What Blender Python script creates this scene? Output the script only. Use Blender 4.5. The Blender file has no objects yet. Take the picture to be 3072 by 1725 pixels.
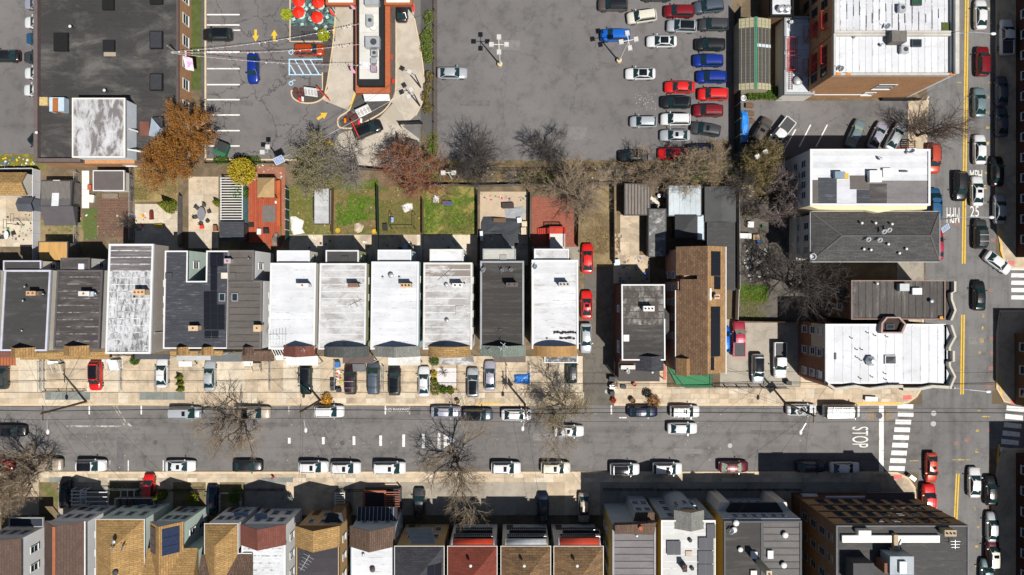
import bpy, bmesh, math, random
from mathutils import Vector, Matrix
random.seed(7)
# ---------------------------------------------------------------- camera, sky, sun, exposure
S = 18.8; HC = 112.0; CU = 1536.0; CV = 862.5      # photo pixels per metre on the ground, camera height
sc = bpy.context.scene
cam = bpy.data.objects.new('camera', bpy.data.cameras.new('camera'))
sc.collection.objects.link(cam); sc.camera = cam
cam.location = (0, 0, HC); cam.rotation_euler = (0, 0, 0)
cam.data.sensor_width = 36; cam.data.lens = 36*HC/(3072/S); cam.data.clip_start = 1; cam.data.clip_end = 3000
SUN_EL = math.radians(62.5); SUN_D = Vector((0.64, -0.77, 0)).normalized()
w = bpy.data.worlds.new('World'); sc.world = w; w.use_nodes = True
wn = w.node_tree; sky = wn.nodes.new('ShaderNodeTexSky'); sky.sky_type = 'NISHITA'; sky.sun_disc = False
sky.sun_elevation = SUN_EL; sky.sun_rotation = math.atan2(SUN_D.x, SUN_D.y)
bg = wn.nodes['Background']; bg.inputs[1].default_value = 0.05
wn.links.new(sky.outputs[0], bg.inputs[0])
sl = bpy.data.lights.new('sun', 'SUN'); sl.energy = 5.0; sl.angle = math.radians(0.5); sl.color = (1, 0.965, 0.91)
so = bpy.data.objects.new('sun', sl); sc.collection.objects.link(so)
sd = Vector((SUN_D.x*math.cos(SUN_EL), SUN_D.y*math.cos(SUN_EL), math.sin(SUN_EL)))
so.rotation_euler = sd.to_track_quat('Z', 'Y').to_euler(); so.location = sd*150
sc.view_settings.view_transform = 'Standard'; sc.view_settings.look = 'None'
sc.view_settings.exposure = 0.18; sc.view_settings.gamma = 1; sc.view_settings.use_curve_mapping = False
col = sc.collection
sc.cycles.diffuse_bounces = 1; sc.cycles.max_bounces = 6
# ---------------------------------------------------------------- helpers
def P(u, v, z=0.0):
    k = (HC-z)/HC/S
    return Vector(((u-CU)*k, (CV-v)*k, z))
def R(u0, v0, u1, v1, z=0.0):
    a = P(u0, v1, z); b = P(u1, v0, z); return a.x, a.y, b.x, b.y
class MB:
    def __init__(s): s.v = []; s.f = []; s.m = []
    def add(s, vs, fs, m=0):
        n = len(s.v); s.v += [tuple(p) for p in vs]; s.f += [tuple(i+n for i in f) for f in fs]; s.m += [m]*len(fs); return s
    def box(s, x0, y0, z0, x1, y1, z1, m=0):
        return s.add([(x0,y0,z0),(x1,y0,z0),(x1,y1,z0),(x0,y1,z0),(x0,y0,z1),(x1,y0,z1),(x1,y1,z1),(x0,y1,z1)],
            [(3,2,1,0),(4,5,6,7),(0,1,5,4),(1,2,6,5),(2,3,7,6),(3,0,4,7)], m)
    def bar(s, a, b, w, h=None, m=0):
        a = Vector(a); b = Vector(b); h = h or w; d = (b-a).normalized()
        up = Vector((0,0,1)) if abs(d.z) < .95 else Vector((0,1,0))
        x = d.cross(up).normalized()*w/2; y = x.cross(d).normalized()*h/2
        vs = [a-x-y, a+x-y, a+x+y, a-x+y, b-x-y, b+x-y, b+x+y, b-x+y]
        return s.add(vs, [(0,1,2,3),(7,6,5,4),(1,0,4,5),(2,1,5,6),(3,2,6,7),(0,3,7,4)], m)
    def prism(s, pts, z0, z1, m=0):       # pts counter-clockwise; z1 number, list or function
        n = len(pts); zt = [z1(x,y) if callable(z1) else (z1[i] if isinstance(z1,(list,tuple)) else z1) for i,(x,y) in enumerate(pts)]
        vs = [(x,y,z0) for x,y in pts]+[(pts[i][0],pts[i][1],zt[i]) for i in range(n)]
        return s.add(vs, [tuple(range(n-1,-1,-1)), tuple(range(n,2*n))]+[(i,(i+1)%n,n+(i+1)%n,n+i) for i in range(n)], m)
    def ring(s, outer, inner, z0, z1, m=0):  # a connected frame
        n = len(outer); g = lambda z,i: (z[i] if isinstance(z,(list,tuple)) else z)
        vs = [(x,y,g(z0,i)) for i,(x,y) in enumerate(outer)]+[(x,y,g(z0,i)) for i,(x,y) in enumerate(inner)]
        vs += [(x,y,g(z1,i)) for i,(x,y) in enumerate(outer)]+[(x,y,g(z1,i)) for i,(x,y) in enumerate(inner)]
        fs = []
        for i in range(n):
            j = (i+1)%n
            fs += [(i,j,2*n+j,2*n+i),(n+j,n+i,3*n+i,3*n+j),(2*n+i,2*n+j,3*n+j,3*n+i),(j,i,n+i,n+j)]
        return s.add(vs, fs, m)
    def tube(s, pts, r, n=6, m=0, cap=True):
        pts = [Vector(p) for p in pts]; k = len(pts); rs = r if isinstance(r,(list,tuple)) else [r]*k
        vs = []
        for i,p in enumerate(pts):
            d = (pts[min(i+1,k-1)]-pts[max(i-1,0)]); d = d.normalized() if d.length > 1e-9 else Vector((0,0,1))
            up = Vector((0,0,1)) if abs(d.z) < .9 else Vector((1,0,0))
            x = d.cross(up).normalized(); y = x.cross(d)
            vs += [p+(x*math.cos(t)+y*math.sin(t))*rs[i] for t in [2*math.pi*j/n for j in range(n)]]
        fs = [(i*n+j, i*n+(j+1)%n, (i+1)*n+(j+1)%n, (i+1)*n+j) for i in range(k-1) for j in range(n)]
        if cap: fs += [tuple(range(n-1,-1,-1)), tuple((k-1)*n+j for j in range(n))]
        return s.add(vs, fs, m)
    def lathe(s, c, prof, n=12, m=0, sx=1, sy=1):   # prof: (radius, z)
        vs = []
        for r,z in prof: vs += [(c[0]+r*sx*math.cos(2*math.pi*j/n), c[1]+r*sy*math.sin(2*math.pi*j/n), c[2]+z) for j in range(n)]
        k = len(prof); fs = [(i*n+j, i*n+(j+1)%n, (i+1)*n+(j+1)%n, (i+1)*n+j) for i in range(k-1) for j in range(n)]
        fs += [tuple(range(n-1,-1,-1)), tuple((k-1)*n+j for j in range(n))]
        return s.add(vs, fs, m)
    def mesh(s, name, off=(0,0,0), smooth=False):
        me = bpy.data.meshes.new(name)
        me.from_pydata([(a-off[0],b-off[1],c-off[2]) for a,b,c in s.v], [], s.f)
        if any(s.m): me.polygons.foreach_set('material_index', s.m)
        if smooth: me.polygons.foreach_set('use_smooth', [True]*len(s.f))
        me.update(); return me
org = {}
def link(o, parent=None):
    col.objects.link(o)
    if parent: o.parent = parent
    return o
def thing(name, label, cat, loc=(0,0,0), rz=0, group=None):
    o = link(bpy.data.objects.new(name, None)); o.location = loc; o.rotation_euler = (0,0,rz); o.empty_display_size = .3
    o['label'] = label; o['category'] = cat
    if group: o['group'] = group
    org[o.name] = Vector(loc); return o
def obj(name, mb, mat, parent=None, smooth=False, label=None, kind=None):   # world coordinates in, local out
    off = org[parent.name] if parent else Vector((0,0,0))
    me = mb.mesh(name, off, smooth)
    for m in (mat if isinstance(mat,(list,tuple)) else [mat]): me.materials.append(m)
    o = link(bpy.data.objects.new(name, me), parent); org[o.name] = off
    if label: o['label'] = label
    if kind: o['kind'] = kind
    return o
def inst(name, me, parent, loc, rz=0, mat=None, rot=None):      # shared mesh; loc in world, parent unrotated
    o = link(bpy.data.objects.new(name, me), parent)
    o.location = Vector(loc)-(org[parent.name] if parent else Vector((0,0,0))); o.rotation_euler = rot or (0,0,rz)
    org[o.name] = Vector(loc)
    if mat: o.material_slots[0].link = 'OBJECT'; o.material_slots[0].material = mat
    return o
def tag(o, label, cat, group=None):
    o['label'] = label; o['category'] = cat
    if group: o['group'] = group
    return o
def single(name, label, cat, mb, mat, group=None, smooth=False, c=None):  # a thing that is one mesh
    c = Vector(c) if c is not None else Vector((sum(p[0] for p in mb.v)/len(mb.v), sum(p[1] for p in mb.v)/len(mb.v), min(p[2] for p in mb.v)))
    me = mb.mesh(name, c, smooth)
    for m in (mat if isinstance(mat,(list,tuple)) else [mat]): me.materials.append(m)
    o = link(bpy.data.objects.new(name, me)); o.location = c; org[o.name] = c
    return tag(o, label, cat, group)
def struct(name, mb, mat):
    o = obj(name, mb, mat); o['kind'] = 'structure'; return o
def poly(pts, z, h=None):           # flat polygon (photo pixels on the ground) as a thin slab with its top at z
    q = [P(u,v) for u,v in pts]; a = sum(q[i].x*q[(i+1)%len(q)].y-q[(i+1)%len(q)].x*q[i].y for i in range(len(q)))
    if a < 0: q.reverse()
    return MB().prism([(p.x,p.y) for p in q], z-(h or .05), z)
def smooth(pts, closed=False, n=5):      # Catmull-Rom through photo points
    k=len(pts); out=[]
    for i in range(k if closed else k-1):
        g=lambda j: pts[j%k] if closed else pts[max(0,min(k-1,j))]
        p0,p1,p2,p3=g(i-1),g(i),g(i+1),g(i+2)
        for s in range(n):
            t=s/n; out.append(tuple(.5*(2*b+(c-a)*t+(2*a-5*b+4*c-d)*t*t+(3*b-a-3*c+d)*t**3) for a,b,c,d in zip(p0,p1,p2,p3)))
    return out if closed else out+[pts[-1]]
def rect(u0, v0, u1, v1, z, h=None): return poly([(u0,v1),(u1,v1),(u1,v0),(u0,v0)], z, h)
# ---------------------------------------------------------------- materials
MC = {}
def newmat(name):
    m = bpy.data.materials.new(name); m.use_nodes = True; nt = m.node_tree; return m, nt, nt.nodes['Principled BSDF']
def N(nt, t, **kw):
    n = nt.nodes.new(t)
    for k,v in kw.items():
        if k.startswith('i_'): n.inputs[k[2:].replace('_',' ')].default_value = v
        else: setattr(n, k, v)
    return n
def coords(nt, st=(1,1,1), objc=False):
    g = N(nt,'ShaderNodeTexCoord').outputs['Object'] if objc else N(nt,'ShaderNodeNewGeometry').outputs['Position']
    mp = N(nt,'ShaderNodeMapping'); mp.inputs['Scale'].default_value = st; nt.links.new(g, mp.inputs[0]); return mp.outputs[0]
def noise(nt, scale, detail=5, rough=.6, st=(1,1,1), objc=False, dist=0):
    n = N(nt,'ShaderNodeTexNoise', i_Scale=scale, i_Detail=detail, i_Roughness=rough, i_Distortion=dist)
    nt.links.new(coords(nt,st,objc), n.inputs['Vector']); return n.outputs['Fac']
def ramp(nt, fac, stops):
    r = N(nt,'ShaderNodeValToRGB'); e = r.color_ramp.elements
    while len(e) < len(stops): e.new(.5)
    for i,(p,c) in enumerate(stops):
        e[i].position = p; e[i].color = (c if isinstance(c,(tuple,list)) else (c,c,c))[:3]+(1,) if isinstance(c,(tuple,list)) else (c,c,c,1)
    nt.links.new(fac, r.inputs[0]); return r.outputs[0]
def mix(nt, a, b, fac, mode='MIX'):
    m = N(nt,'ShaderNodeMix', data_type='RGBA', blend_type=mode)
    for s,x in ((6,a),(7,b)):
        if isinstance(x,(tuple,list)): m.inputs[s].default_value = (*x[:3],1)
        else: nt.links.new(x, m.inputs[s])
    if isinstance(fac,(int,float)): m.inputs[0].default_value = fac
    else: nt.links.new(fac, m.inputs[0])
    return m.outputs[2]
def bump(nt, b, h, strength=.3, dist=.02):
    n = N(nt,'ShaderNodeBump', i_Strength=strength, i_Distance=dist); nt.links.new(h, n.inputs['Height']); nt.links.new(n.outputs[0], b.inputs['Normal'])
def sc3(c, k): return tuple(min(1,x*k) for x in c)
def plain(name, c, rough=.8, var=.18, scale=.7, metal=0, bmp=.15, st=(1,1,1), dirt=None, dk=.5, rand=0, coat=0, spec=None):
    if name in MC: return MC[name]
    m, nt, b = newmat(name); MC[name] = m
    f = noise(nt, scale, 6, .65, st)
    cc = ramp(nt, f, [(.28, sc3(c,1-var)), (.5, c), (.72, sc3(c,1+var*.8))])
    fine = noise(nt, 9, 3, .7)
    cc = mix(nt, cc, ramp(nt, fine, [(.3, 1-var*.9), (.7, 1.0)]), 1, 'MULTIPLY')
    if dirt:
        df = ramp(nt, noise(nt, scale*.55, 7, .72, st, dist=.6), [(dk-.03, 1), (dk+.06, 0)])
        cc = mix(nt, cc, dirt, df)
    if rand:
        oi = N(nt,'ShaderNodeObjectInfo'); cc = mix(nt, cc, ramp(nt, oi.outputs['Random'], [(0,1-rand),(1,1.0)]), 1, 'MULTIPLY')
    nt.links.new(cc, b.inputs['Base Color']); b.inputs['Roughness'].default_value = rough; b.inputs['Metallic'].default_value = metal
    b.inputs['Coat Weight'].default_value = coat
    b.inputs['Specular IOR Level'].default_value = spec if spec is not None else (.5 if rough < .6 or metal else .25)
    if bmp: bump(nt, b, fine, bmp)
    return m
def asphalt(name, c, crack=.5, stain=.35, cs=.16, alig=.64, lane=None):
    if name in MC: return MC[name]
    m, nt, b = newmat(name); MC[name] = m
    big = noise(nt, .05, 6, .6, (1,1.0,1)); mid = noise(nt, .4, 6, .7); fine = noise(nt, 14, 2, .8)
    cc = ramp(nt, big, [(.3, sc3(c,.8)), (.5, c), (.72, sc3(c,1.16))])
    cc = mix(nt, cc, ramp(nt, mid, [(.3, 1-stain*.7), (.5, .97), (.75, 1.0)]), 1, 'MULTIPLY')
    cc = mix(nt, cc, ramp(nt, fine, [(.25, .62), (.6, 1.0)]), 1, 'MULTIPLY')
    if lane: cc = mix(nt, cc, ramp(nt, noise(nt, .55, 4, .6, lane), [(.34,.80),(.5,1.0),(.66,1.0)]), 1, 'MULTIPLY')
    sp = N(nt,'ShaderNodeTexVoronoi', i_Scale=.33); nt.links.new(coords(nt), sp.inputs['Vector'])     # oil spots
    spf = mix(nt, ramp(nt, sp.outputs['Distance'], [(.10,1),(.24,0)]), ramp(nt, noise(nt,.13,4,.6), [(.55,0),(.66,1)]), 1, 'MULTIPLY')
    cc = mix(nt, cc, sc3(c,.42), mix(nt, spf, (.6,.6,.6), 1, 'MULTIPLY'))
    if crack:
        vc = N(nt,'ShaderNodeTexVoronoi', feature='DISTANCE_TO_EDGE', i_Scale=cs)
        wn_ = N(nt,'ShaderNodeTexNoise', i_Scale=.55, i_Detail=5, i_Roughness=.65)
        p0 = coords(nt); nt.links.new(p0, wn_.inputs['Vector'])
        wv = N(nt,'ShaderNodeVectorMath', operation='SCALE'); wv.inputs[3].default_value = 3.2; nt.links.new(wn_.outputs['Color'], wv.inputs[0])
        ad = N(nt,'ShaderNodeVectorMath', operation='ADD'); nt.links.new(p0, ad.inputs[0]); nt.links.new(wv.outputs[0], ad.inputs[1]); nt.links.new(ad.outputs[0], vc.inputs['Vector'])
        cf = ramp(nt, vc.outputs['Distance'], [(.004*cs/.16,1),(.014*cs/.16,0)])
        v2 = N(nt,'ShaderNodeTexVoronoi', feature='DISTANCE_TO_EDGE', i_Scale=.75); nt.links.new(ad.outputs[0], v2.inputs['Vector'])
        c2 = mix(nt, ramp(nt, v2.outputs['Distance'], [(.012,1),(.04,0)]), ramp(nt, noise(nt,.085,3,.5), [(alig-.08,0),(alig,1)]), 1, 'MULTIPLY')
        tot = mix(nt, cf, c2, 1, 'LIGHTEN')
        cc = mix(nt, cc, sc3(c,.3), mix(nt, tot, (crack,crack,crack), 1, 'MULTIPLY'))
    nt.links.new(cc, b.inputs['Base Color']); b.inputs['Roughness'].default_value = .9; b.inputs['Specular IOR Level'].default_value = .2
    bump(nt, b, fine, .35, .02); return m
def roofmat(name, c, dirt, dk=.42, st=(.35,1.2,1), scale=.9, streak=.25, rough=.75, sheen=.3):   # weathered membrane
    if name in MC: return MC[name]
    m, nt, b = newmat(name); MC[name] = m
    f = noise(nt, scale, 7, .7, st, dist=.4); f2 = noise(nt, .25, 5, .65); f3 = noise(nt, 6, 4, .7, (.3,2,1))
    cc = ramp(nt, f2, [(.3, sc3(c,.86)), (.55, c), (.75, sc3(c,1.1))])
    cc = mix(nt, cc, ramp(nt, f3, [(.3, 1-streak), (.6, 1.0)]), 1, 'MULTIPLY')
    cc = mix(nt, cc, dirt, ramp(nt, f, [(dk-.05,.9),(dk+.03,.35),(dk+.12,0)]))
    oi = N(nt,'ShaderNodeObjectInfo'); cc = mix(nt, cc, ramp(nt, oi.outputs['Random'], [(0,.87),(1,1.0)]), 1, 'MULTIPLY')
    nt.links.new(cc, b.inputs['Base Color']); b.inputs['Roughness'].default_value = rough; b.inputs['Specular IOR Level'].default_value = sheen
    bump(nt, b, f3, .2, .02); return m
def bricky(name, c1, c2, mortar, bw=.3, rh=.16, axis='xy', ms=.02, var=.35, rough=.9, big=.22):   # bricks, shingles, siding
    if name in MC: return MC[name]
    m, nt, b = newmat(name); MC[name] = m
    g = N(nt,'ShaderNodeNewGeometry'); sp = N(nt,'ShaderNodeSeparateXYZ'); nt.links.new(g.outputs['Position'], sp.inputs[0])
    cb = N(nt,'ShaderNodeCombineXYZ')
    if axis == 'wall':
        s = N(nt,'ShaderNodeMath', operation='ADD'); nt.links.new(sp.outputs[0], s.inputs[0]); nt.links.new(sp.outputs[1], s.inputs[1])
        nt.links.new(s.outputs[0], cb.inputs[0]); nt.links.new(sp.outputs[2], cb.inputs[1])
    elif axis == 'yx': nt.links.new(sp.outputs[1], cb.inputs[0]); nt.links.new(sp.outputs[0], cb.inputs[1])
    else: nt.links.new(sp.outputs[0], cb.inputs[0]); nt.links.new(sp.outputs[1], cb.inputs[1])
    bt = N(nt,'ShaderNodeTexBrick', i_Scale=1, i_Mortar_Size=ms, i_Brick_Width=bw, i_Row_Height=rh)
    bt.inputs['Color1'].default_value = (*c1,1); bt.inputs['Color2'].default_value = (*c2,1); bt.inputs['Mortar'].default_value = (*mortar,1)
    nt.links.new(cb.outputs[0], bt.inputs['Vector'])
    cc = mix(nt, bt.outputs['Color'], ramp(nt, noise(nt,.6,6,.7), [(.3,1-big),(.7,1.0)]), 1, 'MULTIPLY')
    cc = mix(nt, cc, ramp(nt, noise(nt,5,3,.7), [(.3,1-var),(.7,1.0)]), 1, 'MULTIPLY')
    nt.links.new(cc, b.inputs['Base Color']); b.inputs['Roughness'].default_value = rough; b.inputs['Specular IOR Level'].default_value = .2
    bump(nt, b, bt.outputs['Fac'], .4, -.02); return m
def paint(name, c, metal=.0, rough=.32):
    if name in MC: return MC[name]
    m, nt, b = newmat(name); MC[name] = m
    f = noise(nt, 3, 4, .7); nt.links.new(ramp(nt, f, [(.3, sc3(c,.9)),(.7, c)]), b.inputs['Base Color'])
    b.inputs['Metallic'].default_value = metal; b.inputs['Roughness'].default_value = rough; b.inputs['Coat Weight'].default_value = .5; b.inputs['Coat Roughness'].default_value = .12
    return m
def glassm(name, c, rough=.06):
    if name in MC: return MC[name]
    m, nt, b = newmat(name); MC[name] = m
    nt.links.new(ramp(nt, noise(nt,2.5,3,.6), [(.3, sc3(c,.7)),(.7, c)]), b.inputs['Base Color']); b.inputs['Roughness'].default_value = rough; b.inputs['Specular IOR Level'].default_value = .8
    return m
def leafm(name, c1, c2, c3):
    if name in MC: return MC[name]
    m, nt, b = newmat(name); MC[name] = m
    nt.links.new(ramp(nt, noise(nt, 2.2, 5, .75), [(.32,c1),(.5,c2),(.68,c3)]), b.inputs['Base Color']); b.inputs['Roughness'].default_value = .8; b.inputs['Specular IOR Level'].default_value = .15
    return m
ASPH_LOT = asphalt('asphalt_lot', (.168,.158,.154), .42, .4, .075, .74); ASPH_DINER = asphalt('asphalt_diner', (.168,.157,.151), .9)
ASPH_ROAD = asphalt('asphalt_road', (.182,.171,.163), .45, .5, .06, .70, (.05,1.3,1)); ASPH_EAST = asphalt('asphalt_east', (.184,.177,.172), .3, .45, .06, .72, (1.3,.05,1))
ASPH_DARK = asphalt('asphalt_dark', (.10,.095,.09), .3); ASPH_ALLEY = asphalt('asphalt_alley', (.145,.13,.11), .5, .5)
CONC = plain('concrete_beige', (.585,.47,.335), .9, .26, .5, rand=.25, dirt=(.37,.30,.22), dk=.41)
CONC2 = plain('concrete_pale', (.64,.55,.42), .9, .2, .6, rand=.18, dirt=(.46,.39,.30), dk=.42)
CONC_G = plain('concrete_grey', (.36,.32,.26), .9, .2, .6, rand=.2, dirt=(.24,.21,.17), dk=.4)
SLATE_FLAG = plain('bluestone_flag', (.23,.25,.23), .9, .2, .9, rand=.25)
CURB = plain('kerb_stone', (.58,.46,.31), .9, .15, 1); CURB_Y = plain('kerb_yellow', (.75,.45,.05), .8, .2, 2)
DIRT = plain('dirt_ground', (.20,.145,.09), .95, .3, .5, bmp=.5, dirt=(.12,.09,.055), dk=.5)
DRYGRASS = plain('dry_grass', (.33,.24,.10), .95, .3, .7, bmp=.5, dirt=(.20,.19,.06), dk=.45)
TURF = plain('turf', (.085,.105,.03), .95, .3, 1.2, bmp=.5)
LAWN = leafm('lawn_soil', (.13,.10,.05), (.08,.11,.03), (.12,.16,.035))
WHITE_P = plain('road_white', (.74,.725,.68), .8, .14, 2.5, dirt=(.42,.40,.365), dk=.39); YELLOW_P = plain('road_yellow', (.72,.45,.03), .8, .18, 2, dirt=(.38,.27,.08), dk=.38)
WORN_P = plain('road_white_worn', (.50,.47,.42), .9, .3, 1.5, dirt=(.17,.155,.14), dk=.5); BLUE_P = plain('road_blue', (.42,.62,.78), .8, .12, 2)
WORN_Y = plain('road_yellow_worn', (.55,.36,.05), .9, .3, 3, dirt=(.19,.17,.14), dk=.48); RED_P = plain('tactile_red', (.62,.16,.14), .85, .15, 2, dirt=(.5,.2,.17), dk=.4)
SPRAY_R = plain('spray_red', (.40,.13,.10), .9, .3, 3, dirt=(.17,.155,.14), dk=.52)
WHITE = plain('white_paint', (.64,.64,.63), .6, .06, 1); OFFW = plain('offwhite_siding', (.72,.68,.60), .7, .08, 1); BLACK = plain('black_metal', (.012,.012,.014), .5, .2, 2)
GREYM = plain('grey_metal', (.36,.37,.38), .45, .12, 2, .4); GALV = plain('galvanised', (.52,.54,.55), .4, .12, 2, .5); DKGREY = plain('dark_grey_metal', (.06,.06,.065), .6, .2, 2)
WOOD = plain('brown_wood', (.16,.09,.05), .85, .3, 2, st=(1,8,1)); PALEWOOD = plain('pale_wood', (.50,.36,.20), .85, .25, 2, st=(1,6,1)); GREYWOOD = plain('grey_wood', (.17,.155,.14), .9, .35, 1.5, st=(6,.6,1))
REDP = plain('red_paint', (.62,.03,.015), .55, .1, 2); DKRED = plain('dark_red_paint', (.16,.02,.02), .6, .15, 2); TERRA = plain('terracotta', (.45,.11,.05), .8, .2, 1.5)
GREENP = plain('green_paint', (.02,.16,.06), .6, .15, 2); BLUET = plain('blue_tarp', (.02,.17,.55), .45, .25, 2.2, bmp=.6)
PANE = glassm('window_pane', (.02,.032,.042)); CARGLASS = glassm('car_glass', (.012,.035,.036)); CARGLASS_L = glassm('car_glass_pale', (.30,.36,.28))
SOLAR = glassm('solar_cell', (.005,.006,.011), .3); SOLARB = glassm('solar_blue', (.12,.2,.42), .22); RUBBER = plain('rubber', (.012,.012,.012), .9, .2, 3); RIM = plain('wheel_rim', (.4,.4,.42), .35, .1, 4, .8)
# ---------------------------------------------------------------- ground, roads, lots, pavements
g = MB(); g.add([(-900,-900,0),(900,-900,0),(900,900,0),(-900,900,0)], [(0,1,2,3)]); struct('ground', g, DIRT)
struct('road', rect(-700,1213,2790,1417,.012,.01), ASPH_ROAD)
struct('crossing_road', poly([(2802,-700),(3012,-700),(2990,300),(2985,1000),(2962,1480),(2935,2500),(2735,2500),(2752,1480),(2775,1000),(2780,300)],.016,.012), ASPH_EAST)
struct('side_road', rect(2900,806,3700,930,.010,.008), ASPH_EAST); struct('side_road', rect(2900,1212,3700,1345,.010,.008), ASPH_EAST)
struct('parking_lot', rect(1312,-300,2196,512,.012,.01), ASPH_LOT)
struct('parking_lot', rect(616,-300,1262,478,.014,.01), ASPH_DINER)
struct('parking_lot', rect(-400,-300,170,462,.012,.01), ASPH_LOT)
struct('parking_lot', rect(2206,302,2782,478,.012,.01), ASPH_LOT)
struct('driveway', poly([(1752,700),(1838,700),(1838,1216),(1752,1216)],.022,.02), ASPH_ALLEY)
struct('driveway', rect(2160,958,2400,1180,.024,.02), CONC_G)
struct('asphalt_strip', rect(604,-100,616,480,.03,.02), ASPH_DARK)
struct('planting_strip', rect(1262,-200,1312,470,.018,.015), ASPH_DARK)
struct('turf_strip', rect(572,-100,604,270,.05,.05), TURF)
def slabs(name, u0,v0,u1,v1, nu, nv, z, mats, gap=.025, base=None, skip=None):
    st = struct(name, rect(u0,v0,u1,v1,z-.02,z-.01), base or CONC_G)
    a = R(u0,v0,u1,v1); dx = (a[2]-a[0])/nu; dy = (a[3]-a[1])/nv
    mb = MB().box(-dx/2+gap/2,-dy/2+gap/2,-.06,dx/2-gap/2,dy/2-gap/2,0); me = mb.mesh('paving_slab'); me.materials.append(mats[0])
    for i in range(nu):
        for j in range(nv):
            if skip and skip(i,j): continue
            x = a[0]+(i+.5)*dx; y = a[1]+(j+.5)*dy
            m = mats(x,y,i,j) if callable(mats) else random.choice(mats)
            inst('paving_slab', me, st, (x,y,z+random.uniform(-.008,.008)), mat=m, rot=(random.uniform(-.004,.004),random.uniform(-.004,.004),0))
    return st
slabs('pavement', -90,1177,1752,1211, 62, 2, .13, [CONC,CONC,CONC,CONC2])
slabs('pavement', 1842,1166,2700,1211, 30, 3, .13, [CONC,CONC,CONC2])
slabs('pavement', -90,1420,2640,1446, 92, 2, .13, [CONC,CONC,CONC,CONC2])
sf = lambda u0,u1,v0,v1,n: slabs('flagstone_paving', u0,v0,u1,v1, n, 1, .15, [SLATE_FLAG])
sf(137,272,1176,1199,8); sf(420,556,1176,1199,8); sf(150,228,1431,1446,5); sf(785,880,1432,1446,5)
def kerb(name, pts, w=7, z=.145, mat=CURB):
    mb = MB(); q = [P(u,v) for u,v in pts]; n = len(q); hw = w/S/2; L = []; Rr = []
    for i,p in enumerate(q):
        d = (q[min(i+1,n-1)]-q[max(i-1,0)]).normalized(); nn = Vector((-d.y,d.x,0))*hw; L.append(p+nn); Rr.append(p-nn)
    ring_ = [(p.x,p.y) for p in Rr]+[(p.x,p.y) for p in reversed(L)]
    vs = [(x,y,.0) for x,y in ring_]+[(x,y,z) for x,y in ring_]; m = len(ring_); fs = [(i,(i+1)%m,m+(i+1)%m,m+i) for i in range(m)]
    for i in range(n-1): fs.append((m+i, m+i+1, m+m-2-i, m+m-1-i))
    mb.add(vs, fs); return struct(name, mb, mat)
kerb('kerb', [(-120,1213.5),(1752,1213.5)]); kerb('kerb', [(1842,1213.5),(2690,1213.5),(2722,1206),(2748,1188),(2762,1165),(2768,900)])
kerb('kerb', [(-120,1417.5),(2640,1417.5),(2690,1419),(2722,1434),(2742,1462),(2746,1530),(2740,1800)])
kerb('kerb', [(2774,470),(2782,300)]); kerb('kerb', [(617,-100),(617,480)], 5, .12); kerb('kerb', [(617,478.5),(1005,481)], 5, .12)
kerb('kerb', [(2990,-200),(2988,640),(2994,700),(3014,790),(3030,803),(3300,804)], 6); kerb('kerb', [(3300,933),(2998,933),(2990,1000),(2990,1165),(3012,1203),(3040,1210),(3300,1211)], 6)
kerb('kerb', [(3300,1347),(3010,1347),(2996,1375),(2978,1500),(2958,1800)], 6)
kerb('kerb', [(2999,688),(3001,752),(3012,785)], 4, .15, CURB_Y); kerb('kerb', [(2999,1122),(2999,1165),(3006,1192)], 4, .15, CURB_Y); kerb('kerb', [(2996,1332),(2990,1390)], 4, .15, CURB_Y); kerb('kerb', [(2560,1210),(2700,1207)], 4, .15, CURB_Y); kerb('kerb', [(1430,1211),(1500,1211)], 4, .15, CURB_Y)
struct('corner_pavement', poly([(2690,1211),(2722,1204),(2746,1188),(2760,1165),(2762,940),(2700,940),(2690,1166)],.13,.13), CONC)
struct('corner_pavement', poly([(2640,1420),(2690,1421),(2722,1436),(2740,1464),(2743,1530),(2736,1900),(2650,1900),(2640,1446)],.13,.13), CONC)
struct('corner_pavement', poly([(2722,300),(2779,302),(2772,470),(2722,470)],.13,.13), CONC)
struct('corner_pavement', poly([(2993,-300),(2991,640),(2997,700),(3016,788),(3032,800),(3400,801),(3400,-300)],.13,.13), CONC)
struct('corner_pavement', poly([(3001,936),(2993,1000),(2993,1164),(3014,1200),(3042,1207),(3400,1208),(3400,936)],.13,.13), CONC)
struct('corner_pavement', poly([(3013,1350),(2999,1376),(2981,1500),(2961,1800),(3400,1800),(3400,1350)],.13,.13), CONC)
struct('brick_pavement', rect(2690,440,2774,640,.125,.12), bricky('brick_paving', (.30,.075,.04),(.24,.06,.035),(.12,.06,.04),.2,.1))
struct('shop_pavement', rect(2690,640,2770,945,.12,.12), CONC_G)
for u,v in ((2722,1193),(3044,1207),(2693,1431),(3030,790)): struct('tactile_strip', poly([(u-14,v-7),(u+11,v-8),(u+12,v+4),(u-13,v+6)],.15,.03), RED_P)
struct('grass_verge', rect(-60,463,140,512,.04,.04), plain('scrub_soil', (.20,.17,.05), .95, .35, 1, bmp=.5, dirt=(.35,.30,.03), dk=.42))
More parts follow.
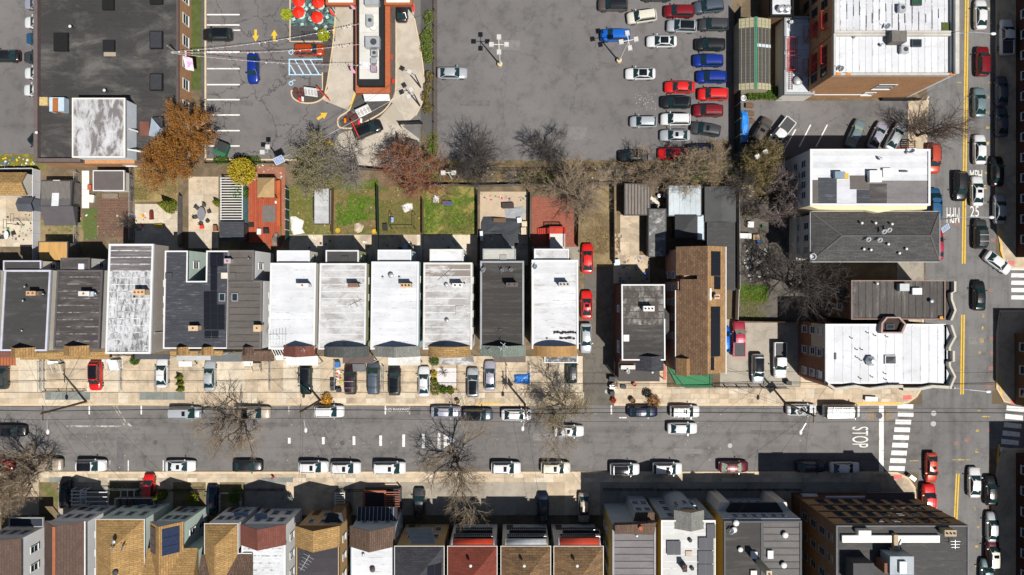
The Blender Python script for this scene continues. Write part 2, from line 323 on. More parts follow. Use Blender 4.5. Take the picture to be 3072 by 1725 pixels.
# painted markings: each patch a mesh of its own
def mark(name, pts, mat=WHITE_P, z=.022): o = struct(name, poly(pts, z, .004), mat); return o
def mrect(name, u0,v0,u1,v1, mat=WHITE_P, z=.022): return mark(name, [(u0,v1),(u1,v1),(u1,v0),(u0,v0)], mat, z)
for v0,v1,du in ((-320,791,0),(944,1183,0),(1420,1800,-1)):
    for s in (-3.6,3.6):
        f = lambda v: 2900.5-.0125*v if v < 1200 else 2873-(v-1421)*.046
        mark('centre_line', [(f(v0)+s-2,v0),(f(v0)+s+2,v0),(f(v1)+s+2,v1),(f(v1)+s-2,v1)], YELLOW_P, .026)
for i in range(9):
    du = -i*3.2+ (4 if i in (1,) else 0); v = 1212+i*23.2
    mark('crosswalk_bar', [(2693+du,v),(2738+du+2,v+1),(2737+du+2,v+15),(2692+du,v+14)], WHITE_P, .024)
mrect('stop_line', 2637,1214,2651,1417, z=.022)
for i in range(5): mark('crosswalk_bar', [(3034,798+i*22),(3090,798+i*22),(3090,811+i*22),(3033,810+i*22)], z=.024)
for i in range(6): mark('crosswalk_bar', [(3020-i*4,1216+i*25),(3072-i*4,1222+i*25),(3072-i*4,1236+i*25),(3019-i*4,1231+i*25)], z=.024)
for i,(u,h) in enumerate(((758,6),(868,17),(970,21),(1062,26),(1142,31),(1211,37),(1270,42),(1317,47))): mrect('guide_bar', u-4,1322-h/2,u+4,1322+h/2, z=.02)
mark('give_way_triangle', [(1331,1303),(1341,1308),(1341,1338),(1331,1344)], z=.02); mark('give_way_triangle', [(1341,1308),(1368,1322),(1354,1322),(1341,1316)], z=.02); mark('give_way_triangle', [(1341,1338),(1341,1330),(1354,1322),(1368,1322)], z=.02)
for u in (268,424,867,1156,1229,1834): mrect('bay_line', u-2,1214,u+2,1243, WORN_P if u in (867,1229) else WHITE_P, .02)
for u in (385,490,330): mrect('bay_line', u-1.5,1381,u+1.5,1416, WORN_P if u==330 else WHITE_P, .02)
mrect('bay_line', 1858,1251,1880,1255, z=.02); mrect('bay_line', 200,1276,380,1281, WORN_P, .02)
def text(s, u, v, w, h, rot, mat, z=.022, sx=1, name='road_lettering', parent=None, flip=False):
    c = bpy.data.curves.new(name,'FONT'); c.body = s; c.align_x='CENTER'; c.align_y='CENTER'; c.extrude=.002; c.size=1
    o = bpy.data.objects.new(name, c); col.objects.link(o); bpy.context.view_layer.update()
    d = o.dimensions; me = bpy.data.meshes.new_from_object(o); bpy.data.objects.remove(o)
    o = link(bpy.data.objects.new(name, me), parent); me.materials.append(mat)
    k = (HC-z)/HC/S; o.location = P(u,v,z) - (org[parent.name] if parent else Vector((0,0,0))); o.rotation_euler=(0,0,math.radians(rot)); o.scale=(w*k/max(d.x,.01), h*k/max(d.y,.01), 1)
    if not parent: o['kind']='structure'
    return o
text('STOP', 2578, 1311, 62, 48, -90, WHITE_P); text('NO PARKING', 1192, 1230, 68, 9, 0, WHITE_P); text('PARKING', 1798, 1241, 30, 6, 0, WORN_P); text('PARKING', 1623, 1247, 30, 6, 0, WORN_P)
text('25', 2924, 636, 26, 32, 0, WHITE_P, .024); text('MPH', 2928, 527, 37, 30, 0, WHITE_P, .024); text('MPH', 2859, 643, 38, 46, 180, WHITE_P, .024)
for v in (26,57,90,138,188,236,281,327,374,420): 
    if v not in (90,): mrect('bay_line', 621,v+16,719,v+20, z=.024)
mrect('bay_line', 621,89,721,92.5, z=.024)
def arrow(u,v,l,wd,ang,mat=YELLOW_P,z=.026):
    a = math.radians(ang); f = lambda x,y: (u+x*math.cos(a)-y*math.sin(a), v-(x*math.sin(a)+y*math.cos(a)))
    mark('lane_arrow', [f(l/2,0),f(0,wd/2),f(0,wd*.18),f(-l/2,wd*.18),f(-l/2,-wd*.18),f(0,-wd*.18),f(0,-wd/2)], mat, z)
arrow(767,107,36,20,270); arrow(823,107,36,20,90); arrow(967,348,36,22,32); arrow(984,428,36,18,-18)
for a,b in (((867,178),(968,178)),((867,224),(968,224))): mrect('accessible_bay_line', a[0],a[1]-1.5,b[0],b[1]+1.5, BLUE_P,.024)
mrect('accessible_bay_line', 866,177,870,226, BLUE_P,.027)
for u in (871,883,906,929): mark('accessible_bay_line', [(u,179),(u+4,179),(u+30 if u>871 else u+17,223),(u+26 if u>871 else u+13,223)], BLUE_P,.021) if u>871 else mark('accessible_bay_line', [(870,196),(872,194),(889,222),(885,223)], BLUE_P,.021)
def isa(u,v):
    mb = MB(); r=[]
    c=P(u,v+2); o_=[(c.x+.38*math.cos(t),c.y+.38*math.sin(t)) for t in [i*math.pi/5 for i in range(10)]]; i_=[(c.x+.26*math.cos(t),c.y+.26*math.sin(t)) for t in [i*math.pi/5 for i in range(10)]]
    mb.ring(o_,i_,.02,.024); q=P(u,v); mb.prism([(q.x-.05,q.y),(q.x+.4,q.y+.35),(q.x+.75,q.y+.35),(q.x+.75,q.y+.45),(q.x+.35,q.y+.45),(q.x-.1,q.y+.1)],.02,.0245)
    struct('accessible_symbol', mb, BLUE_P)
isa(873,155); isa(873,248)
for u0,v0,u1,v1,m in ((2584,1233,2603,1258,'a'),(2603,1233,2622,1259,'b'),(2658,1233,2677,1259,'b'),(2677,1234,2695,1258,'a')):
    mrect('road_patch', u0,v0,u1,v1, plain('patch_'+m, (.23,.22,.22) if m=='a' else (.27,.21,.14), .9,.3,4), .017)
random.seed(3)
for v in list(range(20,640,45))+list(range(940,1060,38))+list(range(1230,1700,58)):    # utility-survey spray marks
    u = 2968-.028*v+random.uniform(-5,5); h = random.choice((4,7,12)); mark('survey_mark', [(u,v),(u+random.choice((4,10)),v),(u+random.choice((8,10)),v+h),(u,v+h)], WORN_Y, .023)
mrect('survey_mark', 2728,1380,2756,1384, WORN_Y,.023); mrect('survey_mark', 2858,1377,2910,1381, WORN_Y,.023); mrect('survey_mark', 2945,1248,2972,1251, WORN_Y,.023); mrect('survey_mark', 2884,246,2868,249, WORN_Y,.023)
for u,v in ((2975,1015),(2978,1060),(2972,1105),(2976,1140),(2965,1160),(2972,870),(2868,670),(2978,720),(2900,1320),(2870,1330),(2966,1290),(2975,1340)): mrect('survey_mark', u-7,v-6,u+7,v+6, SPRAY_R,.0235)
def manhole(u,v,r,mat,label): single('manhole_cover', label, 'manhole cover', MB().lathe(P(u,v,.012),[(r,0),(r,.016),(r*.82,.016),(r*.8,.012),(.02,.012)],18), mat, 'manhole covers')
IRON = plain('cast_iron', (.10,.095,.09), .7,.3,8); IRONP = plain('cast_iron_pale', (.42,.42,.42), .7,.25,6)
manhole(466,1327,.36,IRON,'dark round manhole cover in the road, far left lane'); manhole(2190,1337,.37,IRONP,'pale round manhole cover in the road above the maroon sedan')
manhole(2801,1240,.44,IRONP,'upper of two pale manhole covers beside the crosswalk'); manhole(2800,1271,.44,IRONP,'lower of two pale manhole covers beside the crosswalk'); manhole(2638,1247,.5,IRON,'manhole cover set across the white stop line')
manhole(1027,1329,.4,IRON,'dark manhole cover between the white guide bars'); manhole(1820,1175,.3,IRONP,'small cover in the driveway mouth beside the pavement')
# cracks: sealed joints in the road are in the material
# yards and courts ------------------------------------------------------------
def yard(name, u0,v0,u1,v1, mat, z=.03): return struct(name, rect(u0,v0,u1,v1,z,.03), mat)
BRICKPAVE = bricky('brick_paver_brown', (.24,.13,.09),(.19,.11,.08),(.10,.08,.06),.42,.42,'xy',.03); REDPAVE = bricky('brick_paver_red', (.42,.13,.08),(.34,.11,.075),(.20,.10,.07),.42,.22,'xy',.02)
slabs('patio', -60,586,100,740, 4,4,.06,[CONC,CONC2]); yard('yard_soil', 123,660,250,740, plain('yard_soil_green', (.27,.20,.10),.95,.3,1,dirt=(.12,.14,.04),dk=.45))
slabs('garden_path', 246,512,268,625, 1,6,.06,[plain('path_white',(.66,.66,.64),.8,.1,1)]); yard('garden_bed', 253,625,290,715, LAWN)
st = yard('brick_patio', 295,593,395,712, BRICKPAVE, .05)
yard('dry_lawn', 405,505,535,605, DRYGRASS); slabs('patio', 405,612,535,745, 3,3,.055,[CONC2]); yard('yard_strip', 535,520,566,720, DIRT,.035)
slabs('patio', 566,530,656,745, 2,4,.06,[CONC2,CONC]); yard('yard_soil', 657,505,735,560, DIRT,.04); yard('brick_path', 735,500,856,560, bricky('brick_paver_pink',(.46,.19,.12),(.38,.15,.10),(.3,.16,.11),.4,.2),.04); yard('brick_path', 838,545,856,720, MC['brick_paver_pink'],.043)
for i,(u0,v0,u1,v1,m) in enumerate(((868,556,1003,704,'yard_turf_a'),(1003,560,1134,704,'yard_turf_b'),(1136,560,1268,704,'yard_turf_c'),(1268,540,1432,706,'yard_turf_d'))):
    yard('back_lawn', u0,v0,u1,v1, plain(m, ((.20,.17,.06),(.22,.145,.07),(.19,.135,.06),(.11,.13,.03))[i], .95,.3,1.1,bmp=.5,dirt=((.10,.12,.025),(.075,.10,.02),(.10,.10,.03),(.25,.20,.06))[i],dk=.47), .03+i*.004)
for u0,u1 in ((868,968),(968,1003),(1003,1114),(1114,1134),(1136,1250),(1250,1268),(1270,1432)): slabs('rear_patio', u0,704,u1,800, 2,2,.05,[CONC,CONC2])
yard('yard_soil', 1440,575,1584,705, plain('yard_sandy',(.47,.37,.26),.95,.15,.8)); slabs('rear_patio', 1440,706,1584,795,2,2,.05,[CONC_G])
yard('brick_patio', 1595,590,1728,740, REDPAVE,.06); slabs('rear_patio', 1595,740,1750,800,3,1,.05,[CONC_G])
yard('side_yard', 1728,560,1850,800, plain('side_yard_soil',(.27,.20,.10),.95,.3,.7,bmp=.4,dirt=(.16,.12,.07),dk=.45),.027)
slabs('patio', 1860,644,1918,765, 2,3,.07,[CONC]); slabs('patio', 1840,765,1950,850, 3,2,.05,[CONC])
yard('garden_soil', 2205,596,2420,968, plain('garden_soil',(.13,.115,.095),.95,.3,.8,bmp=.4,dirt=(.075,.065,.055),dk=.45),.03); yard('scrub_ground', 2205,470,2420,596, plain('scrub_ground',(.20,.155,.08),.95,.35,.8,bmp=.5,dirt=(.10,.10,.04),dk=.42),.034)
yard('scrub_ground', 1250,480,2200,560, plain('scrub_litter',(.20,.15,.09),.95,.35,.9,bmp=.6,dirt=(.08,.07,.04),dk=.45),.0165)
yard('grass_patch', 2207,852,2305,905, LAWN,.045)
slabs('garden_path', 2222,505,2262,590, 1,4,.06,[CONC])
# front courts of the upper row
cuts = [-60,56,140,262,370,470,548,640,735,850,962,1040,1125,1168,1250,1300,1375,1436,1508,1590,1660,1748]
for i in range(len(cuts)-1):
    nu = max(1,round((cuts[i+1]-cuts[i])/45)); slabs('front_court', cuts[i],1068,cuts[i+1],1176, nu,3,.10,[random.choice((CONC,CONC,CONC2))])
slabs('front_court', 1842,1085,2000,1166, 3,2,.10,[CONC]); slabs('front_court', 2000,1160,2480,1166,10,1,.10,[CONC])
slabs('front_court', 2400,1130,2700,1166,6,1,.10,[CONC])
cuts = [-60,118,176,200,325,420,520,618,660,735,860,900,1010,1060,1200,1240,1300,1410,1500,1640,1800]
for i in range(len(cuts)-1):
    if i in (1,4,6,8): yard('front_garden', cuts[i],1446,cuts[i+1],1540, plain('front_garden_soil',(.20,.15,.08),.95,.3,1,dirt=(.10,.11,.03),dk=.42), .09); continue
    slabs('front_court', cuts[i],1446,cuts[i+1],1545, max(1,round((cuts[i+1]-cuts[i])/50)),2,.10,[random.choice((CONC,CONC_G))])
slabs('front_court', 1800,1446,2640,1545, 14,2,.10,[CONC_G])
# concrete drive-through lanes
CDRV = plain('concrete_drive',(.47,.415,.34),.9,.2,.35,dirt=(.36,.315,.25),dk=.44)
def lane(pts,z): return struct('drive_lane', poly(pts,z,.03), CDRV)
lane([(1006,20),(1080,20),(1080,258),(1066,285),(1043,330),(972,302),(985,240)],.05)
lane([(1186,-80),(1236,-80),(1243,60),(1268,190),(1271,240),(1270,290),(1262,320),(1248,345),(1225,366),(1200,385),(1150,335),(1166,316),(1177,298),(1184,276),(1187,250)],.05)
lane([(1200,385),(1152,335),(1130,350),(1105,364),(1080,377),(1060,390),(1036,394),(1018,403),(1008,418),(1003,438),(1005,458),(1018,476),(1040,490),(1180,505),(1268,470),(1262,420),(1196,370)],.045)
struct('apron', poly([(1075,262),(1186,262),(1172,312),(1130,352),(1046,330)],.035,.03), ASPH_DARK)
kerb('kerb', smooth([(1188,-60),(1188,255),(1176,300),(1150,335),(1105,362),(1060,386)]),4,.16); kerb('kerb', smooth([(1243,55),(1268,190),(1271,290),(1247,347)]),4,.16); kerb('kerb', smooth([(1008,30),(1000,130),(984,240),(978,270),(972,300)]),4,.16)
kerb('kerb', smooth([(1068,262),(1060,292),(1048,330),(1018,352),(1014,372),(1024,384),(1062,386)]),4,.16); kerb('kerb', [(1066,283),(1052,322)],4,.165,CURB_Y); kerb('kerb', [(1003,80),(1001,103)],4,.165,CURB_Y)
kerb('kerb', [(871,-20),(871,125),(968,125)],4,.16)
struct('island', poly([(872,272),(970,270),(984,262),(980,283),(970,296),(950,307),(928,311),(908,309),(890,302),(880,291)],.12,.12), plain('mulch',(.085,.07,.06),.95,.35,3,bmp=.6)); kerb('kerb',[(968,218),(968,270),(874,273)],4,.16); kerb('kerb',smooth([(874,273),(880,294),(905,308),(940,309),(968,296),(984,270)]),4,.165)
struct('island', poly([(1050,345),(1144,333),(1165,300),(1178,310),(1140,352),(1070,382),(1024,380),(1020,362)],.125,.12), MC['mulch']); 
struct('island', poly([(970,125),(999,125),(996,190),(970,192)],.13,.12), MC['mulch']); struct('island', poly([(970,218),(984,218),(976,268),(970,268)],.13,.12), MC['mulch'])
struct('patio', rect(872,-60,1006,78,.06,.05), plain('patio_dark',(.06,.065,.07),.8,.3,2.5,dirt=(.10,.22,.2),dk=.46)); struct('patio', rect(872,78,1006,124,.065,.05), plain('patio_dark2',(.075,.072,.075),.9,.25,2))

for du in (0,9): mark('scuff_mark', [(338+du,1216),(341+du,1216),(372+du,1268),(367+du,1268)], WORN_P, .021+du*.0004)
mark('scuff_mark', [(366,1266),(384,1266),(397,1279),(376,1283)], WORN_P, .0275)
struct('service_strip', rect(1150,-100,1186,262,.03,.02), ASPH_DARK)

for i,(u0,v0,u1,v1,c) in enumerate(((1600,1300,1690,1322,.21),(2250,1290,2420,1304,.13),(640,1290,700,1318,.20),(1230,1224,1262,1246,.12),(2020,1345,2110,1362,.20),(350,1310,372,1412,.135),(2700,1300,2716,1330,.20),(2838,300,2868,352,.14),(2905,1010,2950,1034,.21),(1500,120,1560,150,.20),(1380,300,1470,318,.14),(1700,380,1760,420,.19),(2640,340,2700,362,.14),(700,300,760,318,.14))):
    mark('road_patch', [(u0,v0),(u1,v0+1.5),(u1-1,v1),(u0+1,v1-1)], plain('asphalt_patch_%d'%i,(c,c*.95,c*.92),.9,.25,1.5,bmp=.3), .0195)
# ---------------------------------------------------------------- building kit
WC = {}
def winmesh(w,h):
    k = (round(w,2),round(h,2))
    if k not in WC:
        f = MB(); a=.09
        pr = lambda x0,z0,x1,z1: [(x0,z0),(x1,z0),(x1,z1),(x0,z1)]
        o_ = pr(-w/2-a,-a,w/2+a,h+a); i_ = pr(-w/2,0,w/2,h); n=4
        vs=[(x,-.09,z) for x,z in o_]+[(x,-.09,z) for x,z in i_]+[(x,.06,z) for x,z in o_]+[(x,.06,z) for x,z in i_]; fs=[]
        for i in range(4):
            j=(i+1)%4; fs += [(i,j,n+j,n+i),(2*n+i,3*n+i,3*n+j,2*n+j),(j,i,2*n+i,2*n+j),(n+i,n+j,3*n+j,3*n+i)]
        f.add(vs,fs); f.box(-w/2-.12,-.16,-a-.07,w/2+.12,.05,-a+.01); f.box(-w/2,-.07,h/2-.03,w/2,.03,h/2+.03)
        p = MB().box(-w/2,-.03,0,w/2,.04,h); WC[k]=(f.mesh('window'),p.mesh('pane'))
        WC[k][0].materials.append(WHITE); WC[k][1].materials.append(PANE)
    return WC[k]
def window(t, x, y, z, side, w=.95, h=1.5, fm=None, pm=None):   # side: the way the wall faces
    a,b = winmesh(w,h); rz = {'S':0,'E':math.pi/2,'N':math.pi,'W':-math.pi/2}[side]
    o = inst('window', a, t, (x,y,z), rz, fm); c = bpy.data.objects.new('pane', b); link(c, o)
    if pm: c.material_slots[0].link='OBJECT'; c.material_slots[0].material = pm
    return o
def wrow(t, box, side, zs, n, w=.95, h=1.5, a=.12, b=.88, fm=None):
    x0,y0,x1,y1 = box
    for z in zs:
        for i in range(n):
            s = a+(b-a)*(i+.5)/n
            if side in 'NS': window(t, x0+(x1-x0)*s, y1 if side=='N' else y0, z, side, w, h, fm)
            else: window(t, x1 if side=='E' else x0, y0+(y1-y0)*s, z, side, w, h, fm)
def chimney(t, u, v, z, du, dv, h, mat, flues=3, fm=None):     # px centre of its top
    c = P(u,v,z+h); a=du/S/2; b=dv/S/2; mb = MB().box(c.x-a,c.y-b,z-.1,c.x+a,c.y+b,z+h-.12); mb.box(c.x-a-.06,c.y-b-.06,z+h-.12,c.x+a+.06,c.y+b+.06,z+h)
    o = obj('chimney', mb, mat, t)
    for i in range(flues):
        x = c.x-a+2*a*(i+.5)/flues; r = min(.13,b*.7); obj('flue', MB().lathe((x,c.y,z+h),[(r,0),(r,.16),(r*.7,.16),(r*.65,.03)],8), fm or TERRA, o)
def vent(t,u,v,z,r=.09,h=.55,mat=None): c=P(u,v,z); return obj('vent_pipe', MB().lathe((c.x,c.y,z-.05),[(r,0),(r,h),(r*1.5,h),(r*1.5,h+.12),(r*.3,h+.16)],8), mat or GALV, t, True)
def hatch(t,u0,v0,u1,v1,z,mat,h=.25,pm=None,name='roof_hatch'):
    a=R(u0,v0,u1,v1,z); o=obj(name, MB().box(a[0],a[1],z-.05,a[2],a[3],z+h), mat, t)
    if pm: obj('pane', MB().box(a[0]+.12,a[1]+.12,z+h-.02,a[2]-.12,a[3]-.12,z+h+.015), pm, o)
    return o
def dish(t,u,v,z,r=.38,az=150,mat=None):
    c=P(u,v,z); d=Vector((math.cos(math.radians(az))*.75,math.sin(math.radians(az))*.75,.65)).normalized(); q=d.to_track_quat('Z','Y').to_matrix()
    mb=MB(); n=14; vs=[];top=Vector((c.x,c.y,z+.7))
    for rr,zz in ((.05,0),(r*.5,.04),(r,.12),(r,.15),(r*.5,.07),(.05,.03)): vs += [top+q@Vector((rr*math.cos(2*math.pi*j/n),rr*1.0*math.sin(2*math.pi*j/n),zz)) for j in range(n)]
    fs=[(i*n+j,i*n+(j+1)%n,(i+1)*n+(j+1)%n,(i+1)*n+j) for i in range(5) for j in range(n)]+[tuple(range(n-1,-1,-1)),tuple(5*n+j for j in range(n))]
    mb.add(vs,fs); mb.tube([(c.x,c.y,z-.05),(c.x,c.y,z+.4),top-d*.02],.03,5); mb.tube([top-Vector((0,0,r*.8))*.6, top+d*.45],.02,4); mb.box(top.x+d.x*.45-.06,top.y+d.y*.45-.05,top.z+d.z*.45-.05,top.x+d.x*.45+.06,top.y+d.y*.45+.05,top.z+d.z*.45+.06)
    return obj('satellite_dish', mb, mat or GALV, t, True)
def aerial(t,u,v,z,l=2.0,az=30,n=6,h=1.6):
    c=P(u,v,z); a=math.radians(az); dx,dy=math.cos(a),math.sin(a); mb=MB().tube([(c.x,c.y,z-.05),(c.x,c.y,z+h)],.03,5); mb.bar((c.x-dx*l/2,c.y-dy*l/2,z+h),(c.x+dx*l/2,c.y+dy*l/2,z+h),.05)
    for i in range(n):
        s=-l/2+l*(i+.5)/n; w=.55+.15*i/n*l; mb.bar((c.x+dx*s-dy*w,c.y+dy*s+dx*w,z+h+.03),(c.x+dx*s+dy*w,c.y+dy*s-dx*w,z+h+.03),.035)
    return obj('aerial', mb, GALV, t)
def unit(t,u,v,z,du,dv,h,mat,fan=True,name='cooling_unit'):
    c=P(u,v,z+h); a=du/S/2; b=dv/S/2; mb=MB().box(c.x-a,c.y-b,z+.1,c.x+a,c.y+b,z+h)
    for sx in (-1,1):
        for sy in (-1,1): mb.box(c.x+sx*(a-.08)-.05,c.y+sy*(b-.08)-.05,z-.05,c.x+sx*(a-.08)+.05,c.y+sy*(b-.08)+.05,z+.1)
    o=obj(name, mb, mat, t)
    if fan: r=min(a,b)*.62; obj('fan', MB().lathe((c.x+a*.15,c.y,z+h),[(r,0),(r,.05),(r*.85,.05),(r*.8,.01),(r*.25,.01),(r*.22,.05)],14), DKGREY, o)
    return o
def panels(t,u0,v0,u1,v1,z,nu,nv,mat=None,gap=.025,tilt=0,zf=None):    # zf(x,y) roof plane
    a=R(u0,v0,u1,v1,z); dx=(a[2]-a[0])/nu; dy=(a[3]-a[1])/nv
    for i in range(nu):
        for j in range(nv):
            x0=a[0]+i*dx+gap/2; x1=a[0]+(i+1)*dx-gap/2; y0=a[1]+j*dy+gap/2; y1=a[1]+(j+1)*dy-gap/2
            f=zf or (lambda x,y:z); q=[(x0,y0),(x1,y0),(x1,y1),(x0,y1)]; m=MB(); ins=.03
            vs=[(x,y,f(x,y)+.08) for x,y in q]+[(x,y,f(x,y)+.13) for x,y in q]
            m.add(vs,[(3,2,1,0),(4,5,6,7),(0,1,5,4),(1,2,6,5),(2,3,7,6),(3,0,4,7)])
            o=obj('solar_panel', m, BLACK, t)
            q2=[(x0+ins,y0+ins),(x1-ins,y0+ins),(x1-ins,y1-ins),(x0+ins,y1-ins)]; c=MB()
            vs=[(x,y,f(x,y)+.125) for x,y in q2]+[(x,y,f(x,y)+.136) for x,y in q2]; c.add(vs,[(4,5,6,7),(0,1,5,4),(1,2,6,5),(2,3,7,6),(3,0,4,7)])
            obj('cell_sheet', c, mat or SOLAR, o)
def flatroof(t, box, zS, zN, mats, edge, n=None, ew=.22, eh=.14, horiz=True, lip=None):     # strips of membrane plus a rim
    x0,y0,x1,y1=box; L=(y1-y0) if horiz else (x1-x0); n=n or max(2,round(L/1.02)); d=L/n; zf=lambda y: zS+(zN-zS)*(y-y0)/(y1-y0)
    me=None
    for i in range(n):
        if horiz: a=(x0+.05,y0+i*d,x1-.05,y0+(i+1)*d)
        else: a=(x0+i*d,y0+.05,x0+(i+1)*d,y1-.05)
        cx,cy=(a[0]+a[2])/2,(a[1]+a[3])/2
        if me is None:
            hx,hy=(a[2]-a[0])/2,(a[3]-a[1])/2; s=(zN-zS)/(y1-y0); m=MB(); o1,o2=(.035,.0)
            tz=lambda x,y: s*y+((o1 if y<0 else o2) if horiz else (o1 if x<0 else o2))
            q=[(-hx,-hy),(hx,-hy),(hx,hy),(-hx,hy)]; m.add([(x,y,s*y-.08) for x,y in q]+[(x,y,tz(x,y)) for x,y in q],[(3,2,1,0),(4,5,6,7),(0,1,5,4),(1,2,6,5),(2,3,7,6),(3,0,4,7)])
            if lip: 
                w_=.13; q=[(-hx,-hy),(hx,-hy),(hx,-hy+w_),(-hx,-hy+w_)] if horiz else [(-hx,-hy),(-hx+w_,-hy),(-hx+w_,hy),(-hx,hy)]
                m.add([(x,y,tz(x,y)+.006 - (.0 if y<-hy+.01 else .006)) for x,y in q],[(0,1,2,3)],1)
            me=m.mesh('roof_sheet'); me.materials.append(WHITE)
            if lip: me.materials.append(lip)
        mm = mats(i,n) if callable(mats) else mats
        inst('roof_sheet', me, t, (cx,cy,zf(cy)), mat=mm)
    O=[(x0-.06,y0-.06),(x1+.06,y0-.06),(x1+.06,y1+.06),(x0-.06,y1+.06)]; I=[(x0+ew,y0+ew),(x1-ew,y0+ew),(x1-ew,y1-ew),(x0+ew,y1-ew)]
    obj('roof_edge', MB().ring(O,I,[zS-.25,zS-.25,zN-.25,zN-.25],[zS+eh,zS+eh,zN+eh,zN+eh]), edge, t)
    return zf
def gable(t, x0,x1,y0,y1,ze,zp,mat,arch=False,n=2,name='gable_roof',fill=None,th=.12):    # ridge runs along y
    n=10 if arch else 2; up=[]
    for i in range(n+1):
        s=i/n; k=(math.sin(math.pi*s)**.8 if arch else 1-abs(2*s-1)); up.append((x0+(x1-x0)*s, ze+(zp-ze)*k))
    mb=MB(); vs=[]
    for y in (y0,y1): vs += [(x,y,z) for x,z in up]+[(x,y,z-th) for x,z in up]
    k=n+1; fs=[]
    for i in range(n): fs += [(i,i+1,2*k+i+1,2*k+i),(k+i+1,k+i,3*k+i,3*k+i+1),(i+1,i,k+i,k+i+1),(2*k+i,2*k+i+1,3*k+i+1,3*k+i)]
    fs += [(0,2*k,3*k,k),(n,k+n,3*k+n,2*k+n)]
    mb.add(vs,fs); o=obj(name, mb, mat, t)
    f=MB(); q=[(x,z-th*.5) for x,z in up]; zb=ze-th-.4
    for y,yy in ((y0+.1,y0+.2),(y1-.2,y1-.1)):
        vs=[(x0,y,zb)]+[(x,y,z) for x,z in q]+[(x1,y,zb)]+[(x0,yy,zb)]+[(x,yy,z) for x,z in q]+[(x1,yy,zb)]; m=len(q)+2
        f.add(vs,[tuple(range(m-1,-1,-1)),tuple(range(m,2*m))]+[(i,(i+1)%m,m+(i+1)%m,m+i) for i in range(m)])
    obj('pediment', f, fill or OFFW, o); return o
def hip(t, x0,y0,x1,y1,ze,zr,mat,axis='y',ins=None,ins2=None,name='roof',ov=.25,ridge=None,fascia=None):
    x0-=ov;y0-=ov;x1+=ov;y1+=ov; cx,cy=(x0+x1)/2,(y0+y1)/2
    if axis=='y': i1=ins if ins is not None else (x1-x0)/2; i2=ins2 if ins2 is not None else i1; a,b=(cx,y0+i1),(cx,y1-i2)
    else: i1=ins if ins is not None else (y1-y0)/2; i2=ins2 if ins2 is not None else i1; a,b=(x0+i1,cy),(x1-i2,cy)
    vs=[(x0,y0,ze),(x1,y0,ze),(x1,y1,ze),(x0,y1,ze),(a[0],a[1],zr),(b[0],b[1],zr)]
    fs=[(0,1,4),(1,2,5,4),(2,3,5),(3,0,4,5)] if axis=='y' else [(0,1,5,4),(1,2,5),(2,3,4,5),(3,0,4)]
    mb=MB().add(vs+[(x,y,ze-.15) for x,y,_ in vs[:4]], fs+[(1,0,6,7),(2,1,7,8),(3,2,8,9),(0,3,9,6),(6,9,8,7)])
    o=obj(name, mb, mat, t)
    if ridge:
        r=MB(); 
        for p,q in ((0,4),(1,4 if axis=='y' else 5),(2,5),(3,5 if axis=='y' else 4),(4,5)): r.bar(Vector(vs[p])+Vector((0,0,.02)),Vector(vs[q])+Vector((0,0,.03)),.22,.06)
        obj('ridge_cap', r, ridge, o)
    if fascia: obj('gutter', MB().ring([(x0-.08,y0-.08),(x1+.08,y0-.08),(x1+.08,y1+.08),(x0-.08,y1+.08)],[(x0,y0),(x1,y0),(x1,y1),(x0,y1)],ze-.16,ze-.02), fascia, o)
    return o
def porch(t, box, z, mat, post=None, rim=None, steps=None, th=.16):       # roof slab, posts
    x0,y0,x1,y1=box; o=obj('porch_roof', MB().box(x0,y0,z-th,x1,y1,z), mat, t)
    if rim: obj('rim', MB().ring([(x0-.04,y0-.04),(x1+.04,y0-.04),(x1+.04,y1+.04),(x0-.04,y1+.04)],[(x0+.1,y0+.1),(x1-.1,y0+.1),(x1-.1,y1-.1),(x0+.1,y1-.1)],z-th-.05,z+.07), rim, o)
    for x in (x0+.15,x1-.15):
        y = y0+.15
        obj('porch_post', MB().box(x-.07,y-.07,.05,x+.07,y+.07,z-th), post or WHITE, t)
    return o
def body(t, box, zS, zN, mat): 
    x0,y0,x1,y1=box; return obj('wall', MB().prism([(x0,y0),(x1,y0),(x1,y1),(x0,y1)],0,[zS-.12,zS-.12,zN-.12,zN-.12]), mat, t)
SIDE = lambda n,c,rh=.22: bricky(n,c,sc3(c,.96),sc3(c,.72),6,rh,'wall',.018,.1,.7,.1)
W_CREAM=SIDE('siding_cream',(.86,.80,.66)); W_GREYC=SIDE('siding_pale_grey',(.76,.74,.69)); W_TAUPE=SIDE('siding_taupe',(.48,.42,.37)); W_MINT=SIDE('siding_mint',(.68,.82,.72)); W_WHITE=SIDE('siding_white',(.93,.92,.90)); W_OLIVE=SIDE('siding_olive',(.48,.50,.24)); W_AQUA=SIDE('siding_aqua',(.56,.80,.82)); W_TAN=SIDE('siding_tan',(.62,.40,.19)); W_YEL=SIDE('siding_yellow',(.62,.43,.12)); W_SALMON=SIDE('siding_salmon',(.42,.24,.18)); W_BLUEG=SIDE('siding_bluegrey',(.45,.50,.54))
W_DKRED=bricky('brick_dark_red',(.12,.03,.02),(.09,.025,.018),(.10,.07,.06),.28,.09,'wall'); W_ORANGE=bricky('brick_orange',(.66,.31,.13),(.56,.25,.10),(.52,.34,.2),.28,.09,'wall'); W_BROWN=bricky('brick_brown',(.24,.12,.06),(.20,.10,.05),(.2,.14,.09),.28,.09,'wall'); W_REDB=bricky('brick_red',(.34,.12,.06),(.28,.09,.05),(.28,.18,.12),.28,.09,'wall')
